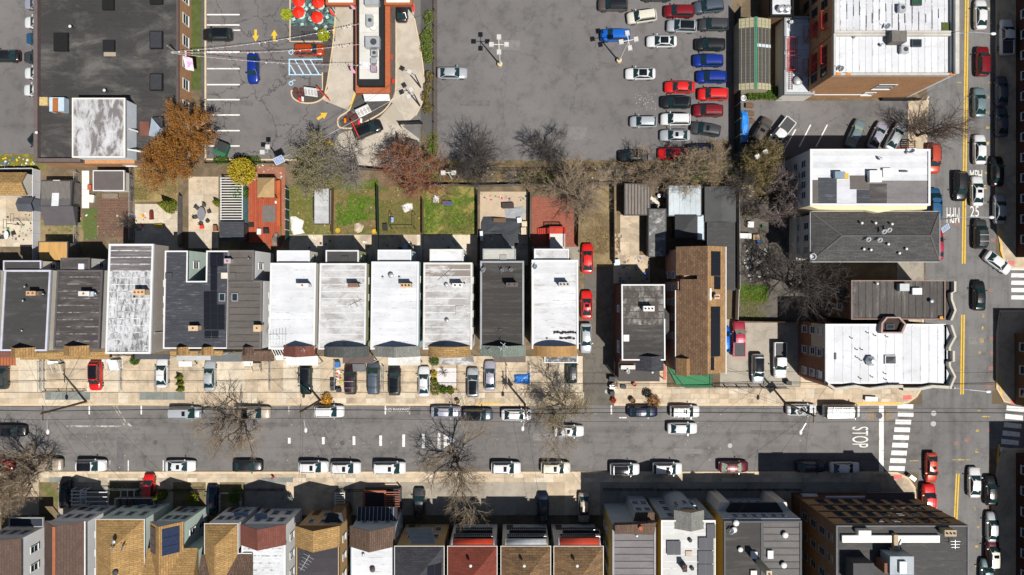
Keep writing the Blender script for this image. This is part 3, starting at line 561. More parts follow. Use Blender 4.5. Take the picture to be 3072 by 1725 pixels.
SH_TAN=bricky('shingle_tan',(.56,.35,.145),(.42,.26,.10),(.28,.17,.07),.9,.28,'xy',.03,.45); SH_TANY=bricky('shingle_tan_side',(.55,.335,.135),(.42,.25,.10),(.28,.165,.07),.9,.26,'yx',.03,.45); SH_BRN=bricky('shingle_brown',(.21,.135,.095),(.145,.095,.07),(.10,.065,.05),.9,.26,'yx',.03,.45); SH_DBRN=bricky('shingle_dark_brown',(.15,.095,.075),(.12,.08,.065),(.09,.06,.05),.9,.3,'yx',.02,.3)
SH_GREY=bricky('shingle_grey',(.125,.12,.115),(.085,.083,.08),(.055,.055,.053),1.1,.22,'xy',.02,.4); SH_SLATE=bricky('shingle_slate',(.085,.085,.095),(.06,.06,.07),(.045,.045,.05),.9,.28,'xy',.02,.4); SH_RED=bricky('shingle_red',(.27,.07,.045),(.21,.055,.038),(.15,.04,.03),.9,.28,'xy',.02,.35); SH_REDB=bricky('shingle_rust',(.23,.085,.06),(.19,.07,.055),(.15,.055,.045),.9,.26,'yx',.02,.3); SH_LGREY=bricky('shingle_light_grey',(.30,.30,.27),(.24,.24,.22),(.19,.19,.17),.5,.26,'yx',.03,.35); SH_GREEN=bricky('shingle_greenish',(.27,.31,.26),(.21,.25,.21),(.16,.19,.16),.5,.26,'yx',.03,.35); SH_DKG=bricky('shingle_dark_grey',(.13,.135,.13),(.10,.105,.10),(.075,.08,.075),.5,.26,'yx',.03,.35)
RF_CHAR=roofmat('roof_charcoal',(.055,.054,.053),(.10,.095,.09),.36); RF_DKBR=roofmat('roof_dark_brown',(.065,.057,.055),(.13,.12,.115),.40,(.3,1.5,1)); RF_BLACK=roofmat('roof_black',(.058,.056,.054),(.11,.105,.10),.35); RF_SLATE=roofmat('roof_slate',(.05,.053,.063),(.17,.175,.19),.34,(.4,2.5,1),1.4); RF_BRGR=roofmat('roof_brown_grey',(.125,.11,.098),(.085,.075,.07),.38,(.3,1.2,1)); RF_MEM=roofmat('roof_membrane_dark',(.046,.042,.038),(.12,.115,.105),.36,(.25,1.6,1),.5); RF_STORE=roofmat('roof_store',(.05,.047,.046),(.125,.118,.108),.41,(.5,.9,1),.3,.3); RF_GREY=roofmat('roof_mid_grey',(.20,.185,.185),(.14,.13,.13),.4); RF_WORN=roofmat('roof_worn_dark',(.078,.066,.058),(.33,.31,.29),.42,(1.3,.7,1),.8)
RF_W1=roofmat('roof_white_clean',(.63,.64,.66),(.48,.48,.49),.36,streak=.10); RF_W2=roofmat('roof_white_worn',(.61,.61,.62),(.34,.32,.31),.44,(.45,1.1,1),.7,.18); RF_W3=roofmat('roof_white_grimy',(.60,.595,.59),(.32,.30,.285),.46,(.5,1,1),.6,.22); RF_W4=roofmat('roof_white_patchy',(.60,.605,.62),(.10,.095,.095),.455,(1.5,.45,1),1.5,.25); RF_W5=roofmat('roof_white_dull',(.60,.61,.64),(.46,.46,.48),.40,streak=.1); RF_W6=roofmat('roof_white_rusty',(.63,.635,.65),(.32,.26,.22),.34,(.3,1.5,1),.6,.1); RF_STR=roofmat('roof_striped_grey',(.13,.115,.115),(.30,.28,.29),.40,(.15,2.2,1),.9)
LIP=plain('seam_pale',(.30,.285,.28),.8,.35,1.5,dirt=(.07,.065,.06),dk=.5); LIPD=plain('seam_dark',(.30,.29,.28),.8,.3,1.5,dirt=(.6,.6,.6),dk=.5); LIPF=plain('seam_faint',(.085,.079,.075),.8,.3,1.5,dirt=(.05,.047,.044),dk=.5); LIPW=plain('seam_white',(.42,.42,.42),.8,.2,1.5,dirt=(.58,.58,.59),dk=.55)
# ---------------------------------------------------------------- upper row of houses
def hbox(u0,u1,v0,v1,zN,zS): a=P(u0,v0,zN); b=P(u1,v1,zS); return ((u0-CU)*(HC-zN)/HC/S, b.y, (u1-CU)*(HC-zN)/HC/S, a.y)
ROWG='houses in the upper row'
def rowhouse(label, u0,u1,v0,v1, zN,zS, wall, roof, edge, ext=None, extroof=None, lip=None, wins='E', n=None, extz=6.9):
    b=hbox(u0,u1,v0,v1,zN,zS); t=thing('row_house', label, 'house', ((b[0]+b[2])/2,(b[1]+b[3])/2,0), 0, ROWG)
    body(t,b,zS,zN,wall); flatroof(t,b,zS,zN,roof,edge,n=n,lip=lip)
    for s in wins: wrow(t,b,s,(1.3,4.4),4,.9,1.4,.1,.9)
    wrow(t,b,'S',(4.6,),2,.9,1.5,.12,.88); d=MB().box((b[0]+b[2])/2-.5,b[1]-.06,.1,(b[0]+b[2])/2+.5,b[1]+.02,2.2); obj('door', d, WOOD, t)
    if ext:
        e=R(ext[0],ext[2],ext[1],ext[3],extz); e=(e[0],b[3]-.05,e[2],e[3]); 
        obj('rear_extension', MB().box(e[0],e[1],0,e[2],e[3],extz-.1), wall, t)
        o=obj('extension_roof', MB().box(e[0]-.05,e[1],extz-.1,e[2]+.05,e[3]+.05,extz), extroof or roof, t)
        obj('roof_edge', MB().ring([(e[0]-.08,e[1]),(e[2]+.08,e[1]),(e[2]+.08,e[3]+.08),(e[0]-.08,e[3]+.08)],[(e[0]+.12,e[1]+.05),(e[2]-.12,e[1]+.05),(e[2]-.12,e[3]-.12),(e[0]+.12,e[3]-.12)],extz-.2,extz+.1), edge, o)
        window(t,(e[0]+e[2])/2,e[3],3.8,'N'); window(t,e[2],(e[1]+e[3])/2,3.8,'E',.6,1.0)
    return t,b
def frontgable(t,b,u0,u1,zS,peak,depth,mat,arch=False,out=.9,fill=None):
    k=(HC-zS)/HC/S; x0=(u0-CU)*k; x1=(u1-CU)*k; return gable(t,x0,x1,b[1]-out,b[1]-out+depth,zS+.05,zS+peak,mat,arch,fill=fill)
def fporch(t,u0,u1,v0,v1,z,mat,rim=None): return porch(t,R(u0,v0,u1,v1,z),z,mat,rim=rim)
def stoop(t,x,y,w,n,mat,rail=True,dy=-1):       # steps running down in -y (or +y)
    for i in range(n): obj('step', MB().box(x-w/2,min(y+dy*.3*i,y+dy*.3*(i+1)),.05,x+w/2,max(y+dy*.3*i,y+dy*.3*(i+1)),.1+.17*(n-i)), mat, t)
    if rail:
        for s in (-1,1):
            m=MB(); X=x+s*(w/2+.05); m.bar((X,y,.95+.17*n),(X,y+dy*.3*n,1.05),.05)
            for i in range(n+1): m.bar((X,y+dy*.3*i,.08),(X,y+dy*.3*i,1.0+.17*(n-i)),.035)
            obj('railing', m, WHITE, t)
# H0, mostly out of the frame
t,b=rowhouse('pale row house cut by the photo\'s left border, brown porch roof',-136,-3,811,1052,7.4,8.3,W_CREAM,RF_CHAR,WHITE)
fporch(t,-100,40,1056,1072,3.2,plain('porch_rust',(.16,.07,.055),.85)); a=R(-60,1068,46,1096,2.9); aw=MB(); 
for i in range(12): aw.box(a[0]+(a[2]-a[0])*i/12,a[1],2.72,a[0]+(a[2]-a[0])*(i+.82)/12,a[3],2.86)
aw.box(a[0],a[1]-.04,2.64,a[2],a[1]+.1,2.72); aw.box(a[0],a[3]-.1,2.64,a[2],a[3],2.72); obj('slatted_awning', aw, plain('awning_rust',(.36,.12,.055),.8,.2,3), t)
# H1
t,b=rowhouse('dark charcoal flat roofed row house with tan front gable, second from left',16,153,811,1052,7.4,8.3,W_CREAM,RF_CHAR,plain('trim_lilac',(.50,.50,.56),.6),(12,123,783,807),RF_BLACK)
frontgable(t,b,33,108,8.3,1.7,1.4,SH_TANY); fporch(t,60,178,1058,1079,4.6,SH_TAN); chimney(t,92,880,7.7,24,10,1.5,plain('chimney_buff',(.48,.33,.2),.9),2); chimney(t,116,881,7.7,16,12,.8,plain('chimney_dark',(.09,.07,.06),.9),0)
for u,v in ((81,860),(76,902),(73,991),(136,882)): vent(t,u,v,7.8)
fporch(t,145,174,1083,1090,1.3,WHITE); stoop(t,P(185,1092).x,P(0,1090).y,1.3,5,CONC)
# H2
t,b=rowhouse('dark brown striped flat roofed row house with white hatch at rear',174,309,811,1046,7.4,8.3,W_GREYC,RF_DKBR,plain('trim_brown',(.10,.09,.09),.7),(184,269,775,811),RF_DKBR,lip=LIP,extz=7.2)
frontgable(t,b,191,270,8.3,1.7,1.4,SH_TANY); fporch(t,178,328,1056,1078,4.6,SH_TAN); chimney(t,251,881,7.7,28,11,1.5,plain('chimney_white',(.62,.60,.55),.9),1); chimney(t,272,882,7.7,14,11,1.0,plain('chimney_blue',(.40,.45,.5),.9),0); vent(t,292,880,7.7,.12); hatch(t,237,791,254,808,7.2,RF_W5,.2)
# H3
PT=lambda i,n: RF_STR if i>n*.70 else RF_W4
t,b=rowhouse('tall taupe row house with half striped, half patchy white roof',329,461,733,1060,9.6,10.5,W_TAUPE,PT,WHITE,lip=LIPD,wins='')
for v in (850,898,934,960): window(t,b[2],P(0,v,6).y,5.2,'E',.9,1.5)
chimney(t,416,877,10,30,14,1.6,plain('chimney_buff2',(.55,.40,.25),.9),3); hatch(t,401,884,407,893,10,BLACK,.15); vent(t,448,880,10)
obj('downpipe', MB().bar((b[2]+.08,P(0,993,5).y,.1),(b[2]+.08,P(0,993,5).y,9.5),.09), WHITE, t); fporch(t,405,508,1063,1078,5.0,plain('porch_slate',(.07,.075,.085),.8)); fporch(t,305,330,1074,1085,1.2,WHITE); stoop(t,P(350,1087).x,P(0,1078).y,1.8,6,WHITE)
# H4 (slate, U-shaped)
zN,zS=8.6,9.2; b=hbox(496,686,752,1046,zN,zS); t=thing('row_house','slate grey U-shaped roof house with white rim, notch and black solar panels','house',((b[0]+b[2])/2,(b[1]+b[3])/2,0),0,ROWG)
k=(HC-zN)/HC/S; nx0,nx1=(565-CU)*k,(620-CU)*k; ny=(CV-843)*k
pts=[(b[0],b[1]),(b[2],b[1]),(b[2],b[3]),(nx1,b[3]),(nx1,ny),(nx0,ny),(nx0,b[3]),(b[0],b[3])]; zz=lambda x,y: zS+(zN-zS)*(y-b[1])/(b[3]-b[1])
def extr(pts,dz0,dz1):      # concave slab over a sloped plane
    m=MB(); n=len(pts); m.add([(x,y,zz(x,y)+dz0) for x,y in pts]+[(x,y,zz(x,y)+dz1) for x,y in pts],[tuple(range(n-1,-1,-1)),tuple(range(n,2*n))]+[(i,(i+1)%n,n+(i+1)%n,n+i) for i in range(n)]); return m
wl=MB(); n=8; wl.add([(x,y,0) for x,y in pts]+[(x,y,zz(x,y)-.1) for x,y in pts],[(i,(i+1)%n,n+(i+1)%n,n+i) for i in range(n)]); obj('wall',wl,W_MINT,t)
nst=14; d=(ny-b[1])/nst
for i in range(nst): obj('roof_sheet', extr([(b[0],b[1]+i*d),(b[2],b[1]+i*d),(b[2],b[1]+(i+1)*d-.012),(b[0],b[1]+(i+1)*d-.012)],-.1,.0+.008*(i%2)), RF_SLATE, t)
for x0_,x1_ in ((b[0],nx0),(nx1,b[2])):
    for i in range(4): e=(b[3]-ny)/4; obj('roof_sheet', extr([(x0_,ny+i*e),(x1_,ny+i*e),(x1_,ny+(i+1)*e-.012),(x0_,ny+(i+1)*e-.012)],-.1,.0+.008*(i%2)), RF_SLATE, t)
ins=[(b[0]+.2,b[1]+.2),(b[2]-.05,b[1]+.2),(b[2]-.05,b[3]-.2),(nx1+.2,b[3]-.2),(nx1+.2,ny-.2),(nx0-.2,ny-.2),(nx0-.2,b[3]-.2),(b[0]+.2,b[3]-.2)]
obj('roof_edge', MB().ring(pts,ins,[zz(x,y)-.25 for x,y in pts],[zz(x,y)+.14 for x,y in pts]), WHITE, t)
for a in ((631,761,671,799,2,1),(632,801,652,873,1,3),(612,876,652,915,2,2),(612,915,675,989,3,3),(614,991,657,1029,2,2)): panels(t,*a[:4],9.0,a[4],a[5])
chimney(t,579,985,9.0,24,12,1.4,plain('chimney_buff3',(.55,.42,.27),.9),1); chimney(t,682,783,8.7,16,11,1.2,plain('chimney_mauve',(.42,.36,.38),.9),1); hatch(t,498,818,518,836,8.7,RF_SLATE); hatch(t,665,818,685,836,8.7,plain('hatch_cream',(.62,.56,.48),.7)); hatch(t,659,879,678,904,8.8,GREYM,.3,PANE,'skylight')
frontgable(t,b,529,568,9.2,1.3,1.2,SH_TANY); frontgable(t,b,604,642,9.2,1.3,1.2,SH_TANY); fporch(t,510,594,1054,1067,5.2,SH_TAN); fporch(t,602,668,1052,1067,5.2,SH_TAN); fporch(t,530,632,1067,1081,3.2,plain('porch_grey',(.42,.42,.42),.8)); fporch(t,632,725,1060,1085,3.2,plain('porch_slate2',(.14,.145,.15),.85)); fporch(t,536,576,1084,1100,2.4,WHITE)
window(t,nx1,ny+2.6,5.6,'W',.9,1.5); window(t,(nx0+nx1)/2,ny,5.4,'N',.8,1.4); window(t,nx0,ny+2.4,5.4,'E')
# H5
zN,zS=8.6,9.2; b=hbox(687,788,752,1046,zN,zS); t=thing('row_house','brown grey flat roofed house joined to the slate one, stepped rear corner','house',((b[0]+b[2])/2,(b[1]+b[3])/2,0),0,ROWG)
sx=(762-CU)*k; b2=(b[0],b[1],b[2],ny); b3=(b[0],ny+.01,sx,b[3]); zm=zz(0,ny)
body(t,b2,zS,zm,W_WHITE); body(t,b3,zm,zN,W_WHITE); flatroof(t,b2,zS,zm,RF_BRGR,plain('trim_brgr',(.14,.125,.115),.7),lip=LIPF); flatroof(t,b3,zm,zN,RF_BRGR,MC['trim_brgr'],lip=LIPF)
chimney(t,771,985,9.0,18,16,1.4,plain('chimney_buff4',(.56,.42,.26),.9),1); hatch(t,690,818,709,836,8.7,RF_BRGR); hatch(t,697,879,716,904,8.8,GREYM,.3,PANE,'skylight'); wrow(t,b3,'E',(5.2,),1,.8,1.5); wrow(t,b2,'E',(1.5,4.6),4,.8,1.4); frontgable(t,b,728,762,9.2,1.2,1.2,SH_BRN); fporch(t,726,822,1052,1084,3.3,SH_BRN); fporch(t,732,758,1084,1098,1.4,WHITE); stoop(t,P(775,1090).x,P(0,1088).y,1.2,5,CONC); vent(t,751,776,8.7,.06,.8)
# H6..H11
def front(t,b,gm,arch,gu,pk,pbox,pmat,rim=None,fill=None,out=1.1): frontgable(t,b,*gu,8.3,pk-.3,1.55,gm,arch,out,fill); fporch(t,*pbox,3.6,pmat,rim)
CB=lambda n,c: plain('chimney_'+n,c,.9,.2,4)
t,b=rowhouse('white coated flat roof house with rust brown front gable and white porch roof',813,948,790,1046,7.5,8.3,W_CREAM,RF_W1,WHITE,(833,928,753,786),RF_W5,lip=LIPW)
front(t,b,SH_REDB,False,(850,946),2.2,(858,954,1068,1096),plain('porch_white',(.72,.72,.72),.6)); chimney(t,907,856,7.7,32,9,1.7,CB('white_a',(.66,.65,.62)),1); vent(t,934,857,7.7); aerial(t,840,1015,8.2,3.2,0,7); dish(t,917,1048,8.8,.4,200); a=R(815,1048,868,1072,4); sl=MB()
for i in range(7): sl.bar((a[0]+(a[2]-a[0])*i/7,a[3],4.0),(a[0]+(a[2]-a[0])*(i+1.6)/7,a[1],4.0),.1,.06)
sl.bar((a[0],a[3],3.95),(a[2],a[3],3.95),.1); sl.bar((a[0]+.6,a[1],3.95),(a[2]+.6,a[1],3.95),.1); obj('slatted_awning',sl,WHITE,t); fporch(t,828,850,1066,1080,2.2,WHITE)
t,b=rowhouse('grimy white flat roof house with olive side wall and dark curved gable',961,1099,791,1047,7.5,8.3,W_OLIVE,RF_W3,plain('trim_palelilac',(.62,.61,.62),.6),(979,1075,752,787),RF_BLACK,lip=LIPW)
front(t,b,SH_DKG,True,(972,1108),2.3,(1028,1121,1067,1090),plain('porch_brown',(.12,.09,.08),.85)); chimney(t,1058,856,7.7,26,9,1.7,CB('brown_a',(.22,.15,.11)),3); vent(t,1082,853,7.7); aerial(t,1076,920,7.9,2.2,25,3); hatch(t,1023,768,1045,782,6.9,RF_BLACK,.2); a=R(1059,1091,1098,1115,2.4); obj('awning',MB().prism([(a[0],a[1]),(a[2],a[1]),(a[2],a[3]),(a[0],a[3])],2.2,[2.35,2.35,2.9,2.9]),plain('awning_grey',(.13,.13,.135),.8),t)
t,b=rowhouse('clean bright white flat roof house with aqua side wall and grey gable',1116,1256,786,1047,7.5,8.3,W_AQUA,RF_W1,WHITE,(1135,1232,751,784),RF_W1,lip=LIPW)
front(t,b,SH_LGREY,False,(1121,1260),2.3,(1165,1261,1068,1096),plain('porch_white2',(.66,.65,.63),.6,dirt=(.5,.47,.43),dk=.42)); chimney(t,1217,856,7.7,28,9,1.7,CB('tan_a',(.55,.36,.2)),3,BLACK); vent(t,1238,852,7.7); 
for u,v,r in ((1150,833,.1),(1174,826,.28),(1200,833,.1),(1198,1015,.28)): vent(t,u,v,7.7,r,.35)
t,b=rowhouse('patchy white flat roof house with tan shingled curved gable',1272,1416,789,1047,7.5,8.3,W_WHITE,lambda i,n: RF_W3 if i<n-2 else roofmat('roof_white_bare',(.70,.68,.65),(.20,.165,.14),.56,(.4,1.2,1),.5),plain('trim_cream',(.62,.60,.55),.6),(1291,1389,749,784),RF_W6,lip=LIPW)
front(t,b,SH_TAN,True,(1284,1412),2.3,(1320,1420,1066,1094),roofmat('porch_patchy',(.70,.70,.70),(.15,.13,.12),.5,(.6,1,1),.5)); chimney(t,1373,856,7.7,28,9,1.7,CB('white_b',(.70,.69,.66)),2,BLACK); vent(t,1396,852,7.7); vent(t,1340,855,7.7,.22,.4); vent(t,1342,961,8.0,.22,.4); hatch(t,1367,917,1391,947,7.9,RF_W3,.18); aerial(t,1345,835,7.6,2.8,40,2)
t,b=rowhouse('dark grey brown flat roof house with three dishes and green grey gable',1442,1571,784,1045,7.5,8.3,W_WHITE,RF_MEM,plain('trim_dark_mem',(.30,.31,.32),.6),(1450,1546,748,781),roofmat('roof_ext_grey',(.46,.45,.41),(.35,.34,.31),.4),lip=LIPF)
front(t,b,SH_GREEN,False,(1441,1577),2.3,(1481,1577,1064,1087),plain('porch_brown2',(.14,.115,.105),.85)); chimney(t,1536,854,7.7,30,9,1.9,CB('dark_b',(.12,.10,.09)),2,BLACK)
for u,v,r in ((1452,810,.5),(1508,812,.34),(1534,811,.34)): dish(t,u,v,7.6,r,150)
aerial(t,1508,1037,8.3,1.4,55,2,1.9); dish(t,1470,1050,8.6,.36,170); hatch(t,1500,765,1520,780,6.9,plain('hatch_grey',(.32,.31,.29),.8),.2); hatch(t,1497,986,1505,992,8.2,DKGREY,.1)
t,b=rowhouse('white roof house by the alley with tar streaks and tan curved gable',1596,1733,781,1045,7.5,8.3,W_WHITE,RF_W6,WHITE,(1604,1705,748,779),RF_W2,lip=LIPW)
front(t,b,bricky('shingle_caramel',(.46,.27,.11),(.40,.23,.09),(.30,.17,.07),.9,.5,'yx',.01,.2),True,(1598,1732),2.3,(1634,1732,1061,1088),roofmat('porch_black_white',(.10,.10,.10),(.55,.55,.55),.42,(1,1,1),1.5),WHITE); chimney(t,1693,853,7.7,28,9,1.8,CB('grey_c',(.50,.48,.46)),3,BLACK); dish(t,1607,802,7.6,.4,150,plain('dish_blue',(.45,.55,.65),.5)); hatch(t,1638,1012,1643,1017,8.2,DKGREY,.12)
TAR=plain('roof_tar',(.02,.018,.017),.7,.3,4)
for u0,u1,v in ((1660,1732,997),(1678,1715,1014),(1717,1725,1016),(1730,1734,1013)):
    zq=8.3+(7.5-8.3)*((CV-v)*.93/S-b[1])/(b[3]-b[1]); q0,q1=P(u0,v,zq),P(u1,v,zq); n=max(3,int((u1-u0)/4)); pts=[(q0.x+(q1.x-q0.x)*i/n,q0.y-random.uniform(.08,.28)) for i in range(n+1)]; pts+=[(q1.x-(q1.x-q0.x)*i/n,q0.y+random.uniform(.08,.28)) for i in range(n+1)]
    obj('tar_patch', MB().prism(pts,zq-.05,lambda x,y: zq+.06), TAR, t)
for tt,(su,sv) in ((t,(1662,1092)),): stoop(tt,P(su,sv).x,P(0,1088).y,1.5,5,CONC)
# H12 dark house by the alley
zN,zS=8.0,8.4; b=hbox(1865,1993,854,1080,zN,zS); t=thing('row_house','weathered dark roofed house with dark red side wall beside the alley','house',((b[0]+b[2])/2,(b[1]+b[3])/2,0),0,ROWG)
body(t,b,zS,zN,W_DKRED); flatroof(t,b,zS,zN,lambda i,n: RF_WORN if i>n*.45 else RF_MEM,WHITE,lip=LIPF,ew=.14)
k=(HC-8.2)/HC/S; by0,by1=(CV-1008)*k,(CV-925)*k; bx=(2005-CU)*k; obj('side_bay', MB().prism([(b[2]-.05,by0),(bx,by0+.9),(bx,by1-.9),(b[2]-.05,by1)],0,8.22), W_DKRED, t); obj('bay_roof', MB().prism([(b[2]-.1,by0-.1),(bx+.1,by0+.8),(bx+.1,by1-.8),(b[2]-.1,by1+.1)],8.2,8.32), RF_MEM, t)
for v in (925,1030,1045): window(t,b[0],P(0,v,4).y,4.5,'W',.9,1.5)
wrow(t,b,'E',(4.5,),3,.9,1.4); chimney(t,1947,926,8.1,28,12,1.6,CB('white_d',(.75,.74,.72)),3,BLACK); hatch(t,1870,1004,1887,1024,8.3,WHITE,.15)
e=R(1856,1088,1979,1144,5.2); obj('front_wing', MB().box(e[0]+.2,e[1]+.3,0,e[2]-.2,b[1]-.01,5.0), W_DKRED, t); porch(t,e,5.2,roofmat('porch_dkbr',(.085,.075,.07),(.06,.055,.05),.4),th=.2); gable(t,P(1908,0,8.4).x,P(1992,0,8.4).x,b[1]-1.6,b[1]+.6,8.2,9.6,SH_SLATE); porch(t,R(1863,1096,1906,1108,5.8),5.8,plain('awning_torn',(.62,.60,.56),.7,.2,3)); dish(t,1883,1112,5.2,.4,180,WHITE); hatch(t,1955,1103,1960,1120,6.2,plain('hatch_mint',(.5,.65,.58),.6),.1); fporch(t,1990,1998,1097,1140,3.5,plain('porch_pink',(.5,.16,.11),.8))
# H13 brown gable with solar
ze,zr=8.6,10.7; xl,xr=P(2028,0,ze).x,P(2177,0,ze).x; yN,yS=P(0,740,ze).y,P(0,1122,ze).y; xm=P(2123,0,zr).x
t=thing('gabled_house','long brown shingled gable house with two strips of solar panels','house',((xl+xr)/2,(yN+yS)/2,0))
nyA,nyB=P(0,826,ze).y,P(0,838,ze).y
for (y0,y1,xa) in ((nyA,yN,xl),(yS,nyB,xl)): obj('wall', MB().prism([(xa+.3,y0+.3),(xr-.3,y0+.3),(xr-.3,y1-.3),(xa+.3,y1-.3)],0,ze-.1), W_SALMON, t)
obj('wall', MB().box(xl+1.2,nyB-.4,0,xr-.35,nyA+.4,ze-.15), W_SALMON, t)
zl=ze; 
def slope(pts,zs,mat,name='roof_slope'): m=MB(); n=len(pts); m.add([(x,y,z-.16) for (x,y),z in zip(pts,zs)]+[(x,y,z) for (x,y),z in zip(pts,zs)],[tuple(range(n-1,-1,-1)),tuple(range(n,2*n))]+[(i,(i+1)%n,n+(i+1)%n,n+i) for i in range(n)]); return obj(name,m,mat,t)
W2=bricky('shingle_brown_shaded',(.27,.165,.095),(.175,.105,.062),(.12,.07,.045),.55,.30,'yx',.02,.45)  # west slope copy of the roof shingle, its shade put into the colour
sl_=(zr-ze)/(xm-xl); slope([(xl,nyA),(xm,nyA),(xm,yN),(xl,yN)],[ze,zr,zr,ze],W2); xi=xl+.55; slope([(xi,nyB-1.6),(xm,nyB-1.6),(xm,nyB),(xi,nyB)],[ze+.55*sl_,zr,zr,ze+.55*sl_],W2); slope([(xl,yS),(xm,yS),(xm,nyB-1.61),(xl,nyB-1.61)],[ze,zr,zr,ze],W2)
slope([(xi+2.2,nyB+.01),(xm,nyB+.01),(xm,nyA-.01),(xi+2.2,nyA-.01)],[ze+2.75*sl_,zr,zr,ze+2.75*sl_],W2)
ESL=lambda x,y: zr+(ze-zr)*(x-xm)/(xr-xm); W3=bricky('shingle_brown_sunlit',(.46,.28,.13),(.36,.21,.10),(.26,.15,.07),.55,.30,'yx',.02,.35); slope([(xm+.001,yS+.25),(xr,yS+.25),(xr,yN),(xm+.001,yN)],[zr,ze,ze,zr],W3)  # paler copy of the same shingle, sunlight on the east slope painted in
for yy in (yN-.35,yS+.3): m=MB(); m.prism([(xl+.3,yy-.05),(xr-.3,yy-.05),(xr-.3,yy+.05),(xl+.3,yy+.05)],ze-.3,ze-.1); m.add([(xl+.4,yy-.04,ze-.12),(xr-.4,yy-.04,ze-.12),(xm,yy-.04,zr-.25),(xl+.4,yy+.04,ze-.12),(xr-.4,yy+.04,ze-.12),(xm,yy+.04,zr-.25)],[(0,1,2),(5,4,3),(0,2,5,3),(1,4,5,2)]); obj('gable_end', m, W_SALMON, t)
for a in ((2131,754,2165,828,2,4),(2142,829,2165,868,1,2),(2130,920,2164,1070,2,8),(2130,1071,2142,1110,1,2)): panels(t,*a[:4],9.9,a[4],a[5],zf=ESL)
chimney(t,2152,890,9.7,12,9,1.4,CB('white_e',(.6,.5,.4)),2); obj('ridge_vent', MB().box(xm+.3,P(0,900,10).y,zr-.25,xm+.55,P(0,865,10).y,zr-.02), GALV, t)
gable(t,P(2029,0,9.2).x,P(2080,0,9.2).x,yS-.1,yS+2.4,ze+.25,ze+1.7,W3,fill=W_SALMON); 
for v in (825,862,905,950,1005): window(t,xl+.3 if v>845 else xl+.3,P(0,v,5).y,5.2,'W',.9,1.4); window(t,xl+.3,P(0,v,2).y,2.0,'W',.9,1.4)
obj('gutter', MB().bar((xl-.06,yS,ze-.08),(xl-.06,nyB-1.61,ze-.08),.13), WHITE, t); obj('gutter', MB().bar((xr+.06,yS,ze-.08),(xr+.06,yN,ze-.08),.13), WHITE, t)
dk=thing('porch_deck','green painted front porch deck with dark railing below the brown gable','porch',P(2060,1140)); a=R(2000,1122,2135,1162,.5)
obj('deck', MB().prism([(a[0],yS+.4),(a[0]+1.5,a[1]+.6),(a[0]+2.8,a[1]),(a[2],a[1]),(a[2],yS+.4)],.1,.5), GREENP, dk); rl=MB()
rp=[(a[0]+.3,yS+.2),(a[0]+2.8,a[1]+.05),(a[2]-.05,a[1]+.05),(a[2]-.05,yS-.1)]
for p,q in zip(rp,rp[1:]): 
    rl.bar((*p,1.4),(*q,1.4),.06); L=math.dist(p,q); m_=max(2,int(L/.35))
    for i in range(m_+1): rl.bar((p[0]+(q[0]-p[0])*i/m_,p[1]+(q[1]-p[1])*i/m_,.4),(p[0]+(q[0]-p[0])*i/m_,p[1]+(q[1]-p[1])*i/m_,1.4),.04)
obj('railing', rl, BLACK, dk); obj('bench', MB().box(a[0]+3.3,yS-.25,.5,a[0]+6,yS+.1,.95), BLACK, dk)
# ---------------------------------------------------------------- buildings on the right
def block(name,label,cat,box,z,wall,roofm,edge,zN=None,n=None,lip=None,horiz=True,eh=.35,ew=.25,grp=None):
    t=thing(name,label,cat,((box[0]+box[2])/2,(box[1]+box[3])/2,0),0,grp); zN=zN or z
    body(t,box,z,zN,wall); flatroof(t,box,z,zN,roofm,edge,n=n,lip=lip,horiz=horiz,eh=eh,ew=ew); return t
def fire_escape(t,x,y,side,zs,w=2.6,d=1.0,mat=None):
    s={'W':-1,'E':1}[side]
    for i,z in enumerate(zs):
        m=MB(); X=x+s*d
        for k in range(6): m.bar((x+s*d*(k+.5)/6,y-w/2,z),(x+s*d*(k+.5)/6,y+w/2,z),.07,.04)
        m.bar((x,y-w/2,z),(X,y-w/2,z),.06); m.bar((x,y+w/2,z),(X,y+w/2,z),.06); m.bar((X,y-w/2,z+.9),(X,y+w/2,z+.9),.05)
        for k in range(9): m.bar((X,y-w/2+w*k/8,z),(X,y-w/2+w*k/8,z+.9),.03)
        for e in (-1,1): m.bar((x,y+e*w/2,z+.9),(X,y+e*w/2,z+.9),.05)
        o=obj('fire_escape_landing', m, mat or REDP, t)
        if i: 
            l=MB()
            for e in (.25,.65): l.bar((x+s*(d*.3+e*.4),y-w/2+.2,zs[i-1]),(x+s*(d*.3+e*.4),y+w/2-.4,z),.05)
            for k in range(9): l.bar((x+s*(d*.3+.1),y-w/2+.2+(w-.6)*k/9,zs[i-1]+(z-zs[i-1])*k/9),(x+s*(d*.3+.26),y-w/2+.2+(w-.6)*k/9,zs[i-1]+(z-zs[i-1])*k/9),.04)
            obj('stair', l, mat or REDP, o)
